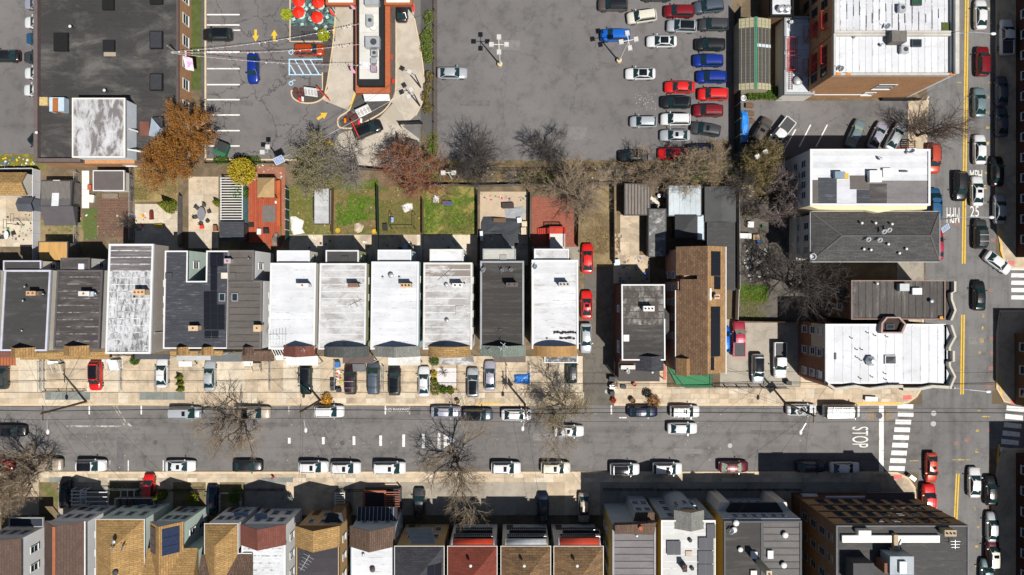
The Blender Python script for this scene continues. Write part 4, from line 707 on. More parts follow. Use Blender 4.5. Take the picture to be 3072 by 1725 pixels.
# B1: two white roofs, orange brick
z=11.8
for (v0,v1,u0,lab,rm) in ((-260,101,2500,'orange brick apartment building with white roof and long dark seams, top right',RF_W5),(105,227,2498,'orange brick apartment building with plain white roof and orange corner caps',RF_W1)):
    a=R(u0,v0,2853,v1,z); t=block('apartment_building',lab,'building',a,z,W_ORANGE,rm,plain('coping_stone',(.50,.47,.42),.8),horiz=False,n=18,lip=LIPD if v0<0 else LIPW,eh=.5,grp='orange brick apartment buildings')
    wrow(t,a,'W',(2,5,8.3),3 if v0>0 else 6,1.1,1.6,fm=plain('frame_shaded',(.10,.09,.085),.7)); q=P(2875,0,z+1.1).x; xi=q-.35; obj('front_parapet', MB().box(xi,a[1],0,q,a[3],z+1.0), plain('parapet_white',(.72,.72,.72),.8,.1,1), t); obj('front_roof', MB().box(a[2]-.1,a[1]+.02,z-.6,xi,a[3]-.02,z+.02), rm, t); obj('front_wall', MB().box(a[2],a[1]+.03,0,xi-.01,a[3]-.03,z-.6), W_ORANGE, t); obj('cornice', MB().box(xi-.08,a[1]-.05,z+1.0,q+.12,a[3]+.05,z+1.15), plain('cornice_stone',(.50,.48,.42),.8), t)  # west window frames darkened, the shade on that wall painted into them
    if v0>0:
        window(t,P(2640,0,5).x,a[1],5.2,'S',2.6,2.2); window(t,P(2610,0,3).x,a[1],1.8,'S',1.6,1.4); hatch(t,2732,120,2761,142,z,DKGREY,.35,PANE,'skylight'); dish(t,2518,212,z,.42,160); dish(t,2510,208,z,.36,160); hatch(t,2658,104,2702,136,z,GREYWOOD,1.6,name='stair_head'); unit(t,2716,147,z,20,20,.8,GALV); fire_escape(t,a[0],a[1]+3.5,'W',(3.4,6.4,9.4)); vent(t,2560,115,z); vent(t,2640,138,z,.14); obj('downpipe', MB().bar((P(2440,0,2).x,a[1]-.12,2.3),(P(2600,0,2).x,a[1]-.12,2.3),.12), WHITE, t)
        for u in (2510,2540,2850): obj('corner_cap', MB().box(P(u-7,0,z).x,a[1]-.1,z+.36,P(u+7,0,z).x,a[1]+.25,z+.58), plain('cap_orange',(.62,.22,.04),.7), t)
        gm=MB(); 
        for i in range(22): gm.box(P(2640,0).x+i*.28,a[1]-.5,.1,P(2640,0).x+i*.28+.16,a[1]-.2,.9)
        obj('window_guard', gm, BLACK, t)
    else:
        hatch(t,2732,-8,2762,18,z,DKGREY,.35,glassm('pane_green',(.03,.09,.05)),'skylight'); dish(t,2656,85,z,.42,160); unit(t,2708,22,z,16,20,.9,GALV); o=obj('roof_garden', rect(2824,68,2854,97,.0), TURF, t); o.location.z=z+.16; o.location.x-=0; 
        qq=R(2824,68,2854,97,z); o.data=MB().box(qq[0],qq[1],z,qq[2],qq[3],z+.15).mesh('roof_garden',org[t.name]); o.data.materials.append(TURF); o.location.z=0; fire_escape(t,a[0],a[1]+2.6,'W',(3.4,6.4,9.4))
        rs=random.Random(4)
        for u in (2540,2560,2578,2598,2616,2637,2657,2676,2695,2714,2736,2756,2777,2796,2815): v_=rs.uniform(2,50); q=R(u-.8,v_,u+.8,min(96,v_+rs.uniform(18,75)),z); obj('roof_seam', MB().box(q[0],q[1],z,q[2],q[3],z+.06), RUBBER, t)
# low rear wing and dark covered structures west of B1
z=3.6; a=R(2352,52,2440,284,z); t=block('rear_wing','low flat white roofed rear wing beside the orange brick buildings','building',a,z,OFFW,roofmat('roof_white_bluish',(.62,.64,.66),(.45,.46,.48),.4),GREYM); 
for v in (140,195): fire_escape(t,P(2392,0,z).x,P(0,v,z).y,'W',(3.9,),2.2,1.8)
vent(t,2391,244,z,.5,.4); vent(t,2366,70,z,.1); hatch(t,2366,66,2378,74,z,WHITE,.7,name='roof_box'); l=MB()
for s in (0,.5): l.bar((P(2366,0,z).x+s,P(0,270,z).y,z+.2),(P(2366,0,z).x+s,P(0,200,z).y,z+.35),.06)
for i in range(11): l.bar((P(2366,0,z).x,P(0,268-i*6,z).y,z+.21+i*.012),(P(2366,0,z).x+.5,P(0,268-i*6,z).y,z+.21+i*.012),.05)
obj('ladder', l, DKRED, t)
z=4.2; a=R(2310,-40,2378,50,z); t=block('utility_building','low white roofed utility building with two round roof tanks','building',a,z,W_BROWN,RF_W5,RUBBER); 
for u in (2338,2357): c=P(u,30,z); obj('tank', MB().lathe((c.x,c.y,z),[(.5,0),(.5,.9),(.42,.95),(.1,1.05)],16), GALV, t)
t=thing('shed_hangar','long dark metal roofed shed with green ridge and yellow skylight ends','shed',P(2264,165)); ze,zr=3.2,3.9; xl,xr=P(2217,0,ze).x,P(2312,0,ze).x; xm=P(2268,0,zr).x; yS,yN=P(0,270,ze).y,P(0,56,ze).y
obj('wall', MB().box(xl+.15,yS+.15,0,xr-.15,yN-.15,ze-.1), plain('shed_tan',(.40,.35,.24),.8), t); DKMET=plain('metal_dark_roof',(.075,.07,.066),.6,.2,1.5,st=(.3,3,1)); YFRP=plain('fibreglass_yellow',(.36,.33,.21),.6,.12,1.5)
n=22
for sd_,(xa,xb,za,zb) in enumerate(((xl,xm,ze,zr),(xm,xr,zr,ze))):
    for i in range(n):
        y0=yS+(yN-yS)*i/n; y1=yS+(yN-yS)*(i+1)/n-.03; m=MB(); q=[(xa,y0,za),(xb,y0,zb),(xb,y1,zb),(xa,y1,za)]; m.add([(x,y,zq-.06) for x,y,zq in q]+q,[(3,2,1,0),(4,5,6,7),(0,1,5,4),(1,2,6,5),(2,3,7,6),(3,0,4,7)])
        obj('roof_sheet', m, YFRP if i<2 or i>n-4 else (plain('fibreglass_blue',(.55,.62,.68),.5) if sd_ and i==13 else DKMET), t)
for i in range(8):
    x=xl+(xr-xl)*(i+.5)/8; zq=ze+(zr-ze)*(1-abs(x-xm)/(xm-xl if x<xm else xr-xm)); obj('rib', MB().bar((x,yS,zq+.05),(x,yN,zq+.05),.06), plain('rib_tan',(.34,.30,.2),.7), t)
obj('ridge_cap', MB().bar((xm,yS-.05,zr+.06),(xm,yN+.05,zr+.06),.35,.08), plain('ridge_green',(.03,.20,.12),.6), t)
# B2
z=10.6; a=R(2430,449,2788,616,z); t=block('apartment_building','white and patched grey roofed building with cream bay wall and pale west wall','building',a,z,plain('wall_pale',(.52,.52,.52),.8,.1,1),lambda i,n: RF_W1 if i>n*.42 else RF_GREY,WHITE,n=9,eh=.2)
wrow(t,a,'W',(1.8,4.8,7.8),4,1.0,1.4); PG=[RF_BLACK,RF_W1,RF_CHAR,RF_BRGR]
for (u0,v0,u1,v1,m) in ((2432,540,2454,614,RF_BRGR),(2454,533,2510,614,RF_SLATE),(2510,541,2569,614,RF_W5),(2569,570,2608,614,RF_SLATE),(2608,551,2660,614,RF_DKBR),(2549,527,2608,568,RF_BRGR)): q=R(u0,v0,u1,v1,z); obj('roof_patch', MB().box(q[0],q[1],z-.02,q[2],q[3],z+.05+random.uniform(.0,.02)), m, t)
hatch(t,2600,514,2636,549,z,WHITE,.9,name='stair_head'); hatch(t,2644,506,2672,532,z,WHITE,.5); unit(t,2520,524,z,26,18,.9,plain('unit_blue',(.20,.27,.33),.6),False); unit(t,2536,527,z,18,14,.7,plain('unit_yellow',(.6,.38,.04),.6),False); dish(t,2725,457,z,.5,120,plain('dish_dk',(.2,.26,.35),.5)); unit(t,2735,452,z,22,14,.6,WHITE,False); vent(t,2636,478,z,.15); vent(t,2632,474,z); unit(t,2712,513,z,20,4,.3,DKGREY,False)
k=(HC-z)/HC/S; pts=[(a[0],a[1]-.02)]
for i,u in enumerate((2460,2520,2600,2640,2690,2740,2786)): pts.append(((u-CU)*k, a[1]-(.5 if i in (0,6) else (1.0 if i in (3,) else .6)))) 
pts += [(a[2],a[1]-.02)]; obj('south_bays', MB().prism(pts,0,z-.5), plain('wall_cream',(.72,.60,.36),.8,.1,1), t)
# B3 hip roof
ze=8.8; a=R(2434,637,2817,783,ze); t=thing('hip_roof_building','grey hip roofed building with satellite dishes and pipes along its ridge','building',((a[0]+a[2])/2,(a[1]+a[3])/2,0)); obj('wall', MB().box(a[0]+.4,a[1]+.6,0,a[2]-.6,a[3]-.2,ze-.1), plain('wall_lt',(.55,.53,.50),.8,.1,1), t)
hip(t,a[0],a[1],a[2],a[3],ze,10.6,SH_GREY,'x',3.8,2.4,ov=.1,ridge=plain('ridge_grey',(.10,.097,.093),.9),fascia=plain('gutter_grey',(.45,.45,.44),.7)); wrow(t,(a[0]+.4,a[1],a[2],a[3]),'W',(2,5.4),3)
for u,v,kk in ((2581,670,'p'),(2622,670,'p'),(2671,673,'p'),(2645,697,'d'),(2660,692,'d'),(2598,720,'d'),(2632,722,'d'),(2660,733,'p'),(2587,748,'p'),(2608,750,'p'),(2714,747,'p'),(2693,760,'p')):
    q=P(u,v,10); zz_=8.8+1.8*min(1,(1-abs(q.y-(a[1]+a[3])/2)/((a[3]-a[1])/2)))
    vent(t,u,v,zz_,.13,.5,WHITE) if kk=='p' else dish(t,u,v,zz_,.42,150,WHITE)
c=P(2436,770,9); obj('rooftop_exhaust', MB().lathe((c.x,c.y,8.6),[(.5,0),(.5,.8),(.38,.8),(.36,.5)],16), GREYM, t); o=R(2390,650,2420,780,3); obj('rear_stairs', MB().box(o[0],o[1],0,o[2],o[3],2.9), OFFW, t)
# B4 dark roof with bay parapet
def baywall(t,x,pts,z,mat,cap):   # zig-zag east parapet; pts in photo pixels at its top
    q=[P(u,v,z+.8) for u,v in pts]; q.sort(key=lambda p:p.y); pp=[(p.x-.25,p.y) for p in q]
    obj('bay_wall', MB().prism([(x-.3,pp[0][1])]+pp+[(x-.3,pp[-1][1])],0,z-.02), mat, t); obj('bay_roof', MB().prism([(x-.35,pp[0][1]+.01)]+pp+[(x-.35,pp[-1][1]-.01)],z-.02,z+.03), cap[1], t)
    m=MB(); vs=[]
    for px,py in pp: vs += [(px-.02,py,z-.5),(px+.3,py,z-.5),(px-.02,py,z+.8),(px+.3,py,z+.8)]
    fs=[]
    for i in range(len(pp)-1): b_=4*i; fs += [(b_+2,b_+3,b_+7,b_+6),(b_+1,b_+5,b_+7,b_+3),(b_,b_+2,b_+6,b_+4)]
    fs += [(0,1,3,2),(4*(len(pp)-1),4*(len(pp)-1)+2,4*(len(pp)-1)+3,4*(len(pp)-1)+1)]; m.add(vs,fs); obj('parapet', m, cap[0], t)
STONE=plain('parapet_stone',(.50,.46,.38),.85,.15,2)
z=9.6; a=R(2553,842,2832,957,z); t=block('shop_building','dark brown roofed corner block building with zigzag stone parapet','building',a,z,W_BROWN,roofmat('roof_dark_ribbed',(.085,.075,.068),(.20,.185,.17),.36,(2.5,.3,1),.9),plain('coping_pink',(.30,.20,.17),.8),horiz=False,lip=LIPF,eh=.25,ew=.08); baywall(t,a[2],[(2868,844),(2868,874),(2858,879),(2858,897),(2869,931),(2857,961)],z,W_BROWN,(STONE,RF_MEM))
unit(t,2714,862,z,26,20,1.0,GREYM,False); unit(t,2752,874,z,26,18,.6,GALV,False); vent(t,2789,903,z,.2); vent(t,2626,851,z,.12,.6,WHITE); hatch(t,2815,949,2824,957,z,plain('cap_orange2',(.7,.3,.03),.7),.4); wrow(t,a,'W',(2,5.4),2)
# B5 white corner
z=9.8; a=R(2477,973,2838,1150,z); t=block('corner_building','white roofed corner building with dark light well and stone zigzag parapet','building',a,z,W_REDB,RF_W1,WHITE,lip=LIPW,horiz=False,eh=.03,n=14); baywall(t,a[2],[(2857,975),(2869,1010),(2852,1042),(2852,1052),(2864,1053),(2864,1084),(2852,1086),(2852,1098),(2868,1130),(2853,1166)],z,W_REDB,(STONE,RF_W1))
k=(HC-z)/HC/S; pts=[(a[0],a[1])]; us=[2500,2560,2562,2600,2602,2660,2700,2702,2750,2790]; 
for i,u in enumerate(us): pts.append(((u-CU)*k,a[1]-(.35 if i%4 in (1,2) else .75)))
pts.append((a[2]+.4,a[1]-.5)); pts.append((a[2]+.4,a[1])); obj('south_wall', MB().prism(pts,0,z-.4), W_REDB, t)
m=MB(); P0=pts[:-1]; vs=[]
for px,py in P0: vs += [(px,py-.2,z-.5),(px,py+.2,z-.5),(px,py-.2,z+.75),(px,py+.2,z+.75)]
fs=[]
for i in range(len(P0)-1): b_=4*i; fs += [(b_+2,b_+6,b_+7,b_+3),(b_,b_+4,b_+6,b_+2),(b_+1,b_+3,b_+7,b_+5)]
m.add(vs,fs); obj('parapet', m, STONE, t)
q=R(2477,973,2560,1045,z); obj('upper_wall_panel', MB().box(a[0]-.06,P(0,1046,z).y,5.0,a[0],a[3]-.02,z-.3), plain('stucco_cream',(.48,.42,.34),.85,.15,1), t)
for zw in (2.0,4.9,7.4):
    for v in (995,1060,1128): window(t,a[0]-.06,P(0,v,z).y,zw,'W',1.0,1.4)
obj('downpipe', MB().bar((a[0]-.2,P(0,1075,z).y,2.5),(a[0]-.2,P(0,1075,z).y,8.6),.1), PALEWOOD, t)
hx=[(2633,999),(2698,999),(2710,972),(2690,950),(2650,950),(2635,968)]; HP=[(P(u,v,z).x,P(u,v,z).y) for u,v in hx]; cx_=sum(p[0] for p in HP)/6; cy_=sum(p[1] for p in HP)/6; HI=[(cx_+(p[0]-cx_)*.84,cy_+(p[1]-cy_)*.84) for p in HP]
wl_=obj('light_well', MB().ring(HP,HI,z,z+.9), plain('coping_pink2',(.36,.25,.22),.8), t); obj('well_cover', MB().prism(HI,z,z+.1), plain('well_brown',(.05,.035,.03),.9), wl_); hatch(t,2656,972,2680,988,z,BLACK,.3,PANE,'skylight')
hatch(t,2652,1066,2686,1092,z,GREYM,.3,None,'skylight'); q=R(2652,1066,2686,1092,z); m=MB(); m.add([(q[0]+.1,q[1]+.1,z+.3),(q[2]-.1,q[1]+.1,z+.3),(q[2]-.1,q[3]-.1,z+.3),(q[0]+.1,q[3]-.1,z+.3),((q[0]+q[2])/2,(q[1]+q[3])/2,z+.75)],[(0,1,4),(1,2,4),(2,3,4),(3,0,4)]); obj('skylight_glass', m, glassm('glass_grey',(.10,.10,.10),.2), t)
c=P(2607,1082,z); obj('roof_ventilator', MB().lathe((c.x,c.y,z),[(.65,0),(.8,.5),(.3,1.1),(.3,1.3)],6), GALV, t)
for u,v in ((2600,998),(2622,1006),(2658,1010),(2552,1014),(2567,1048),(2582,1048),(2568,1072),(2580,1080),(2578,1134),(2613,1130),(2652,1120),(2654,1138),(2664,1150),(2680,1152)): vent(t,u,v,z,.06,.45,DKGREY)
hatch(t,2502,1058,2508,1078,z,BLACK,.12,name='roof_scupper')
# garages and covered yards between the brown gable and B-blocks
def shed(label,u0,v0,u1,v1,z,wall,roofm,kind='flat',n=4,rise=.5,horiz=True,cat='shed',name='shed',lip=None,edge=None,zN=None):
    a=R(u0,v0,u1,v1,z); t=thing(name,label,cat,((a[0]+a[2])/2,(a[1]+a[3])/2,0))
    obj('wall', MB().box(a[0]+.15,a[1]+.15,0,a[2]-.15,a[3]-.15,z-.1), wall, t)
    if kind=='flat': flatroof(t,a,z,zN or z,roofm,edge or DKGREY,n=n,lip=lip,horiz=horiz,ew=.08,eh=.05)
    elif kind=='hip': hip(t,*a,z,z+rise,roofm,'y' if a[3]-a[1]>a[2]-a[0] else 'x',ov=.05)
    else:
        y=horiz; m=MB(); cx,cy=(a[0]+a[2])/2,(a[1]+a[3])/2
        def sl2(q,nm='roof_slope'): mm=MB(); mm.add([(x,yy,zz_-.1) for x,yy,zz_ in q]+list(q),[(3,2,1,0),(4,5,6,7),(0,1,5,4),(1,2,6,5),(2,3,7,6),(3,0,4,7)]); obj(nm,mm,roofm,t)
        if y: sl2([(a[0],a[1],z),(a[2],a[1],z),(a[2],cy,z+rise),(a[0],cy,z+rise)]); sl2([(a[0],cy+.001,z+rise),(a[2],cy+.001,z+rise),(a[2],a[3],z),(a[0],a[3],z)])
        else: sl2([(a[0],a[1],z),(cx,a[1],z+rise),(cx,a[3],z+rise),(a[0],a[3],z)]); sl2([(cx+.001,a[1],z+rise),(a[2],a[1],z),(a[2],a[3],z),(cx+.001,a[3],z+rise)])
        e=MB()
        if y:
            for x in (a[0]+.15,a[2]-.25): e.add([(x,a[1]+.2,z-.1),(x,a[3]-.2,z-.1),(x,cy,z+rise-.1),(x+.1,a[1]+.2,z-.1),(x+.1,a[3]-.2,z-.1),(x+.1,cy,z+rise-.1)],[(0,1,2),(5,4,3),(0,2,5,3),(1,4,5,2)])
        else:
            for yy in (a[1]+.15,a[3]-.25): e.add([(a[0]+.2,yy,z-.1),(a[2]-.2,yy,z-.1),(cx,yy,z+rise-.1),(a[0]+.2,yy+.1,z-.1),(a[2]-.2,yy+.1,z-.1),(cx,yy+.1,z+rise-.1)],[(0,1,2),(5,4,3),(0,2,5,3),(1,4,5,2)])
        obj('gable_end', e, wall, t)
    return t,a
shed('weathered plank roofed shed under bare branches behind the tan patio',1874,551,1950,645,2.6,GREYWOOD,plain('plank_roof',(.22,.19,.165),.9,.35,1.2,st=(8,.5,1)),n=8,horiz=False,lip=LIPF); shed('grey patched low roof shed, long and narrow, right of the tan patio',1946,627,1998,770,2.8,GREYWOOD,roofmat('roof_shed_grey',(.13,.125,.12),(.42,.41,.40),.40,(1,1.4,1),1.2),n=9)
shed('pale blue metal roofed garage strewn with fallen twigs',2005,555,2104,648,2.8,GREYM,roofmat('roof_metal_blue',(.46,.52,.55),(.40,.34,.26),.36,(1,1,1),.6,.1,.5),n=6,horiz=False,name='garage',cat='garage'); shed('dark charcoal pyramid roofed canopy beside the pale blue garage',2026,645,2090,714,3.0,DKGREY,plain('canopy_char',(.055,.055,.058),.85,.1,1),'hip',rise=.9,name='canopy',cat='canopy'); shed('narrow pale blue lean-to strip beside the dark pyramid canopy',2091,645,2113,720,2.6,GREYM,plain('metal_pale_blue',(.50,.58,.62),.5,.15,1.5,st=(.3,4,1)),n=3,name='lean_to',cat='lean-to')
shed('dark grey low gabled garage at the rear fence, right of the blue garage',2114,560,2208,666,2.9,DKGREY,plain('roof_dkgrey_g',(.078,.08,.08),.8,.15,.6),'gable',rise=.7,horiz=False,name='garage',cat='garage'); shed('long dark grey flat garage roof beside the brown gabled house',2122,668,2204,870,2.7,DKGREY,RF_CHAR,n=10,name='garage',cat='garage',lip=LIPF)
# east side of the crossing road
EB=[]
for lab,u0,v0,v1,z,wm in (('dark brick building along the right edge above the side road',3046,-300,772,11.5,W_DKRED),('corner building at the right edge between the two side roads',3042,1000,1212,9.5,W_BROWN),('dark brick building at the bottom right edge with white framed windows',3046,1358,2000,12.0,W_DKRED)):
    p=P(u0,v1); q=P(3400,v0); a=(p.x,p.y,q.x,q.y); t=block('corner_block',lab,'building',a,z,wm,RF_CHAR,STONE,n=6,eh=.5); n=max(2,int((a[3]-a[1])/3.2)); wrow(t,a,'W',(1.5,4.6,7.6),n,1.2,1.7,.02,.98)
# ---------------------------------------------------------------- top left: single-storey brick store
z=4.4; b=R(112,-240,535,487,z); t=thing('brick_store','wide dark flat roofed brick store with rooftop box and parapet','store',((b[0]+b[2])/2,(b[1]+b[3])/2,0)); body(t,b,z,z,W_ORANGE); flatroof(t,b,z,z,RF_STORE,plain('coping_brown',(.10,.075,.07),.8),n=34,eh=.05,ew=.3)
COP=plain('parapet_dark',(.13,.10,.095),.8,.15,1); obj('parapet', MB().box(b[0]-.05,b[1],z-.2,b[0]+.55,b[3],z+.8), COP, t); obj('parapet', MB().box(b[0]+.56,b[1]-.05,z-.2,P(250,0,z).x,b[1]+.5,z+.75), COP, t)
for i,(u,v,w_,h_) in enumerate(((187,128,42,54),(328,12,34,40),(330,140,34,34),(472,0,38,30),(472,122,38,52),(472,248,38,50),(478,372,32,40))):
    c=P(u,v,z); hatch(t,u-w_/2,v-h_/2,u+w_/2,v+h_/2,z,RUBBER if i!=2 else BLACK,.45,glassm('skylight_film',(.045,.045,.05),.35) if i>3 else None,'skylight')
    if i==2: q=R(312,157,348,169,z); obj('roof_patch', MB().box(q[0],q[1],z-.02,q[2],q[3],z+.06), plain('patch_tan',(.34,.28,.2),.9), t)
for u,v,h in ((222,86,1.0),(324,276,1.0),(121,401,.9)): vent(t,u,v,z,.16,h,WHITE)
q=R(220,297,373,470,7.8); o=obj('rooftop_room', MB().box(q[0],q[1],z,q[2],q[3],7.7), plain('stucco_white',(.66,.70,.74),.7,.08,1), t); obj('room_roof', MB().box(q[0]-.1,q[1]-.1,7.7,q[2]+.1,q[3]+.1,7.8), roofmat('roof_box_patchy',(.58,.57,.58),(.13,.115,.11),.47,(1.2,.5,1),.7,.2), o); obj('roof_edge', MB().ring([(q[0]-.15,q[1]-.15),(q[2]+.15,q[1]-.15),(q[2]+.15,q[3]+.15),(q[0]-.15,q[3]+.15)],[(q[0]+.05,q[1]+.05),(q[2]-.05,q[1]+.05),(q[2]-.05,q[3]-.05),(q[0]+.05,q[3]-.05)],7.6,7.9), OFFW, o); obj('brick_base', MB().box(q[0],b[1]-.3,z-.5,q[2],q[1]-.02,z+.6), W_ORANGE, t)
for v,l in ((383,36),(447,68)): p0=P(377,v,7); p1=P(377+l,v+12,5); obj('brace', MB().bar(p0,p1,.22), WHITE, t)
unit(t,170,313,z,42,40,1.3,plain('unit_lightblue',(.46,.56,.64),.6),False); unit(t,165,314,z,14,38,1.45,plain('unit_rust',(.36,.12,.03),.8),False,'unit_panel'); hatch(t,119,293,147,318,z,plain('canvas_yellow',(.6,.45,.2),.9,.4,4),.35,name='canvas_bundle'); q=P(455,385,z); obj('chute', MB().prism([(q.x-.2,q.y-1.2),(q.x+1.3,q.y-1.6),(q.x+2.0,q.y-.2),(q.x+.3,q.y+1.5)],z-.05,[z+.5,z+1.2,z+1.4,z+.6]), plain('chute_blue',(.36,.44,.5),.5), t); obj('chute_base', MB().box(q.x-1.7,q.y-1.2,z-.05,q.x-.25,q.y+1,z+.25), plain('rust_sheet',(.17,.07,.05),.9), t)
wrow(t,b,'E',(1.2,),8,1.5,1.7,.02,.75); window(t,(b[0]+b[2])/2+2,b[1],1.5,'S',1.6,1.4)
# ---------------------------------------------------------------- drive-through diner
z=5.0; b=R(1084,-240,1131,237,z); t=thing('drive_through_diner','long white roofed drive-through restaurant with black parapet and rust red band','restaurant',((b[0]+b[2])/2,(b[1]+b[3])/2,0)); obj('wall', MB().box(b[0]-.5,b[1]-.9,0,b[2]+.9,b[3],z-1.7), OFFW, t); BLP=plain('parapet_black',(.014,.016,.018),.7,.2,1)
n=17; d=(b[3]-b[1])/n; me=MB().box(b[0]-.3,-d/2+.01,-.1,b[2]+.3,d/2-.01,0).mesh('roof_sheet',((b[0]+b[2])/2,0,0)); me.materials.append(RF_W1)
for i in range(n): inst('roof_sheet', me, t, ((b[0]+b[2])/2,b[1]+(i+.5)*d,z+.0), mat=roofmat('roof_white_ochre',(.58,.56,.50),(.55,.33,.03),.27,(1,1,1),.25,.08) if i in (7,8) or i<9 and i>5 else roofmat('roof_white_cream',(.60,.58,.53),(.5,.44,.32),.28,(1,1,1),.3,.06))
x0,x1,y0,y1=b[0]-.3,b[2]+.3,b[1]-.05,b[3]; obj('parapet', MB().ring([(x0-.28,y0-.9),(x1+.72,y0-.9),(x1+.72,y1),(x0-.28,y1)],[(x0,y0),(x1,y0),(x1,y1-.1),(x0,y1-.1)],z-1.6,[z-.1,z-.1,z+.4,z+.4]), BLP, t)
RB=plain('tile_rust',(.40,.115,.045),.6,.25,2.2,st=(1,3,1),dirt=(.5,.4,.34),dk=.30); obj('rust_band', MB().ring([(x0-.85,y0-1.75),(x1+1.5,y0-1.75),(x1+1.5,y1),(x0-.85,y1)],[(x0-.29,y0-.91),(x1+.73,y0-.91),(x1+.73,y1-.1),(x0-.29,y1-.1)],z-2.4,z-1.2), RB, t); sg=obj('sign_board', MB().prism([(x0+.3,y0-2.7),(x1+1.3,y0-2.6),(x1+1.2,y0-1.76),(x0+.2,y0-1.76)],2.4,[2.5,2.5,3.2,3.2]), WHITE, t)
unit(t,1117,125,z,40,30,1.3,GALV); unit(t,1121,158,z,17,18,.9,GALV); unit(t,1120,182,z,16,14,.8,GALV,False); hatch(t,1088,186,1107,202,z,plain('hatch_pale',(.66,.68,.7),.6),.2); unit(t,1108,60,z,18,32,1.0,GALV); unit(t,1115,3,z,40,16,1.4,GALV,False); c=P(1122,86,z); obj('roof_fan', MB().lathe((c.x,c.y,z),[(.45,0),(.55,.3),(.5,.5),(.1,.6)],14,sx=1,sy=.7), WHITE, t); unit(t,1120,205,z,16,18,.8,plain('unit_mixed',(.4,.3,.36),.6,.5,6),False)
for u0,u1,lab in ((978,1068,'west_canopy'),(1152,1238,'east_canopy')): q=R(u0,-120,u1,16,4.2); o=obj('canopy', MB().box(q[0]+.3,q[1]+.3,3.7,q[2]-.3,q[3],4.2), plain('canopy_cream',(.70,.68,.60),.6,.06,1), t); obj('canopy_band', MB().ring([(q[0],q[1]),(q[2],q[1]),(q[2],q[3]),(q[0],q[3])],[(q[0]+.35,q[1]+.35),(q[2]-.35,q[1]+.35),(q[2]-.35,q[3]-.1),(q[0]+.35,q[3]-.1)],3.5,4.45), RB, o); obj('canopy_post', MB().lathe((q[0]+.5 if u0<1000 else q[2]-.5,q[1]+.5,0),[(.12,0),(.12,3.6)],8), WHITE, o)
# ---------------------------------------------------------------- lower row of houses (fronts face up)
LOWG='houses in the lower row'
def lower(label,u0,u1,v,z,wall,depth=14,sides='E',cat='house',front=None):
    k=(HC-z)/HC/S; yN=(CV-v)*k; b=((u0-CU)*k,yN-depth,(u1-CU)*k,yN)
    t=thing('row_house',label,cat,((b[0]+b[2])/2,yN-depth/2,0),0,LOWG); xf=b[2]; 
    if front: xf=(front[0]-CU)*k; yb=(CV-front[1])*k; obj('front_wing', MB().box(b[0]+.02,yb-.1,0,xf,b[3],z-.1), wall, t); full=b; b=(b[0],b[1],b[2],yb)
    obj('wall', MB().box(b[0],b[1],0,b[2],b[3],z-.5), wall, t); obj('frieze', MB().ring([(b[0]+.01,b[1]+.01),(b[2]-.01,b[1]+.01),(b[2]-.01,b[3]-.01),(b[0]+.01,b[3]-.01)],[(b[0]+.1,b[1]+.1),(b[2]-.1,b[1]+.1),(b[2]-.1,b[3]-.1),(b[0]+.1,b[3]-.1)],z-.5,z-.06), wall, t)
    if front: b=full
    for s in sides:
        for vv in (1.4,4.6): 
            if front: window(t,xf,b[3]-2.2,vv,s,.9,1.5); continue

            for f in (.82,.62,.42): window(t,b[2] if s=='E' else b[0],b[1]+depth*f,vv,s,.9,1.5)
    bn=(b[0],b[1],xf,b[3]); wrow(t,bn,'N',(4.9,),3,.8,1.4,.08,.92); wrow(t,bn,'N',(1.6,),2,.9,1.5,.3,.95); obj('door', MB().box(b[0]+.6,b[3]-.02,.4,b[0]+1.6,b[3]+.06,2.6), WOOD, t)
    return t,b
def fronted(t,b,z,depth=2.6,peak=2.3,gm=None,roof=None,edge=None,lip=None,fill=None,ov=.15):     # peaked false front and a flat roof behind
    flatroof(t,(b[0],b[1],b[2],b[3]-depth+.3),z-.4,z-.4,roof,edge or WHITE,lip=lip); gable(t,b[0]-ov,b[2]+ov,b[3]-depth,b[3]+.35,z,z+peak,gm,fill=fill or W_BLUEG)
def awn(t,u0,u1,v0,v1,z0,z1,mat,trim=WHITE,curve=True):    # barrel awning: front edge v0 (low), back v1 (high)
    a=P(u0,v0,z0); b=P(u1,v1,z1); n=6 if curve else 1; m=MB(); vs=[]
    for i in range(n+1):
        s=i/n; y=a.y+(b.y-a.y)*s; z=z0+(z1-z0)*(math.sin(s*math.pi/2) if curve else s); vs += [(a.x,y,z),(b.x,y,z),(a.x,y,z-.06),(b.x,y,z-.06)]
    fs=[]
    for i in range(n): q=4*i; fs += [(q,q+1,q+5,q+4),(q+3,q+2,q+6,q+7),(q,q+4,q+6,q+2),(q+1,q+3,q+7,q+5)]
    fs += [(0,2,3,1),(4*n,4*n+1,4*n+3,4*n+2)]; m.add(vs,fs); o=obj('awning', m, mat, t, curve)
    for x in (a.x+.06,b.x-.06):
        tr=MB(); 
        for i in range(n):
            s=[i/n,(i+1)/n]; tr.bar(*[(x,a.y+(b.y-a.y)*q,z0+(z1-z0)*(math.sin(q*math.pi/2) if curve else q)+.04) for q in s],.12,.05)
        obj('awning_trim', tr, trim, o)
    return o
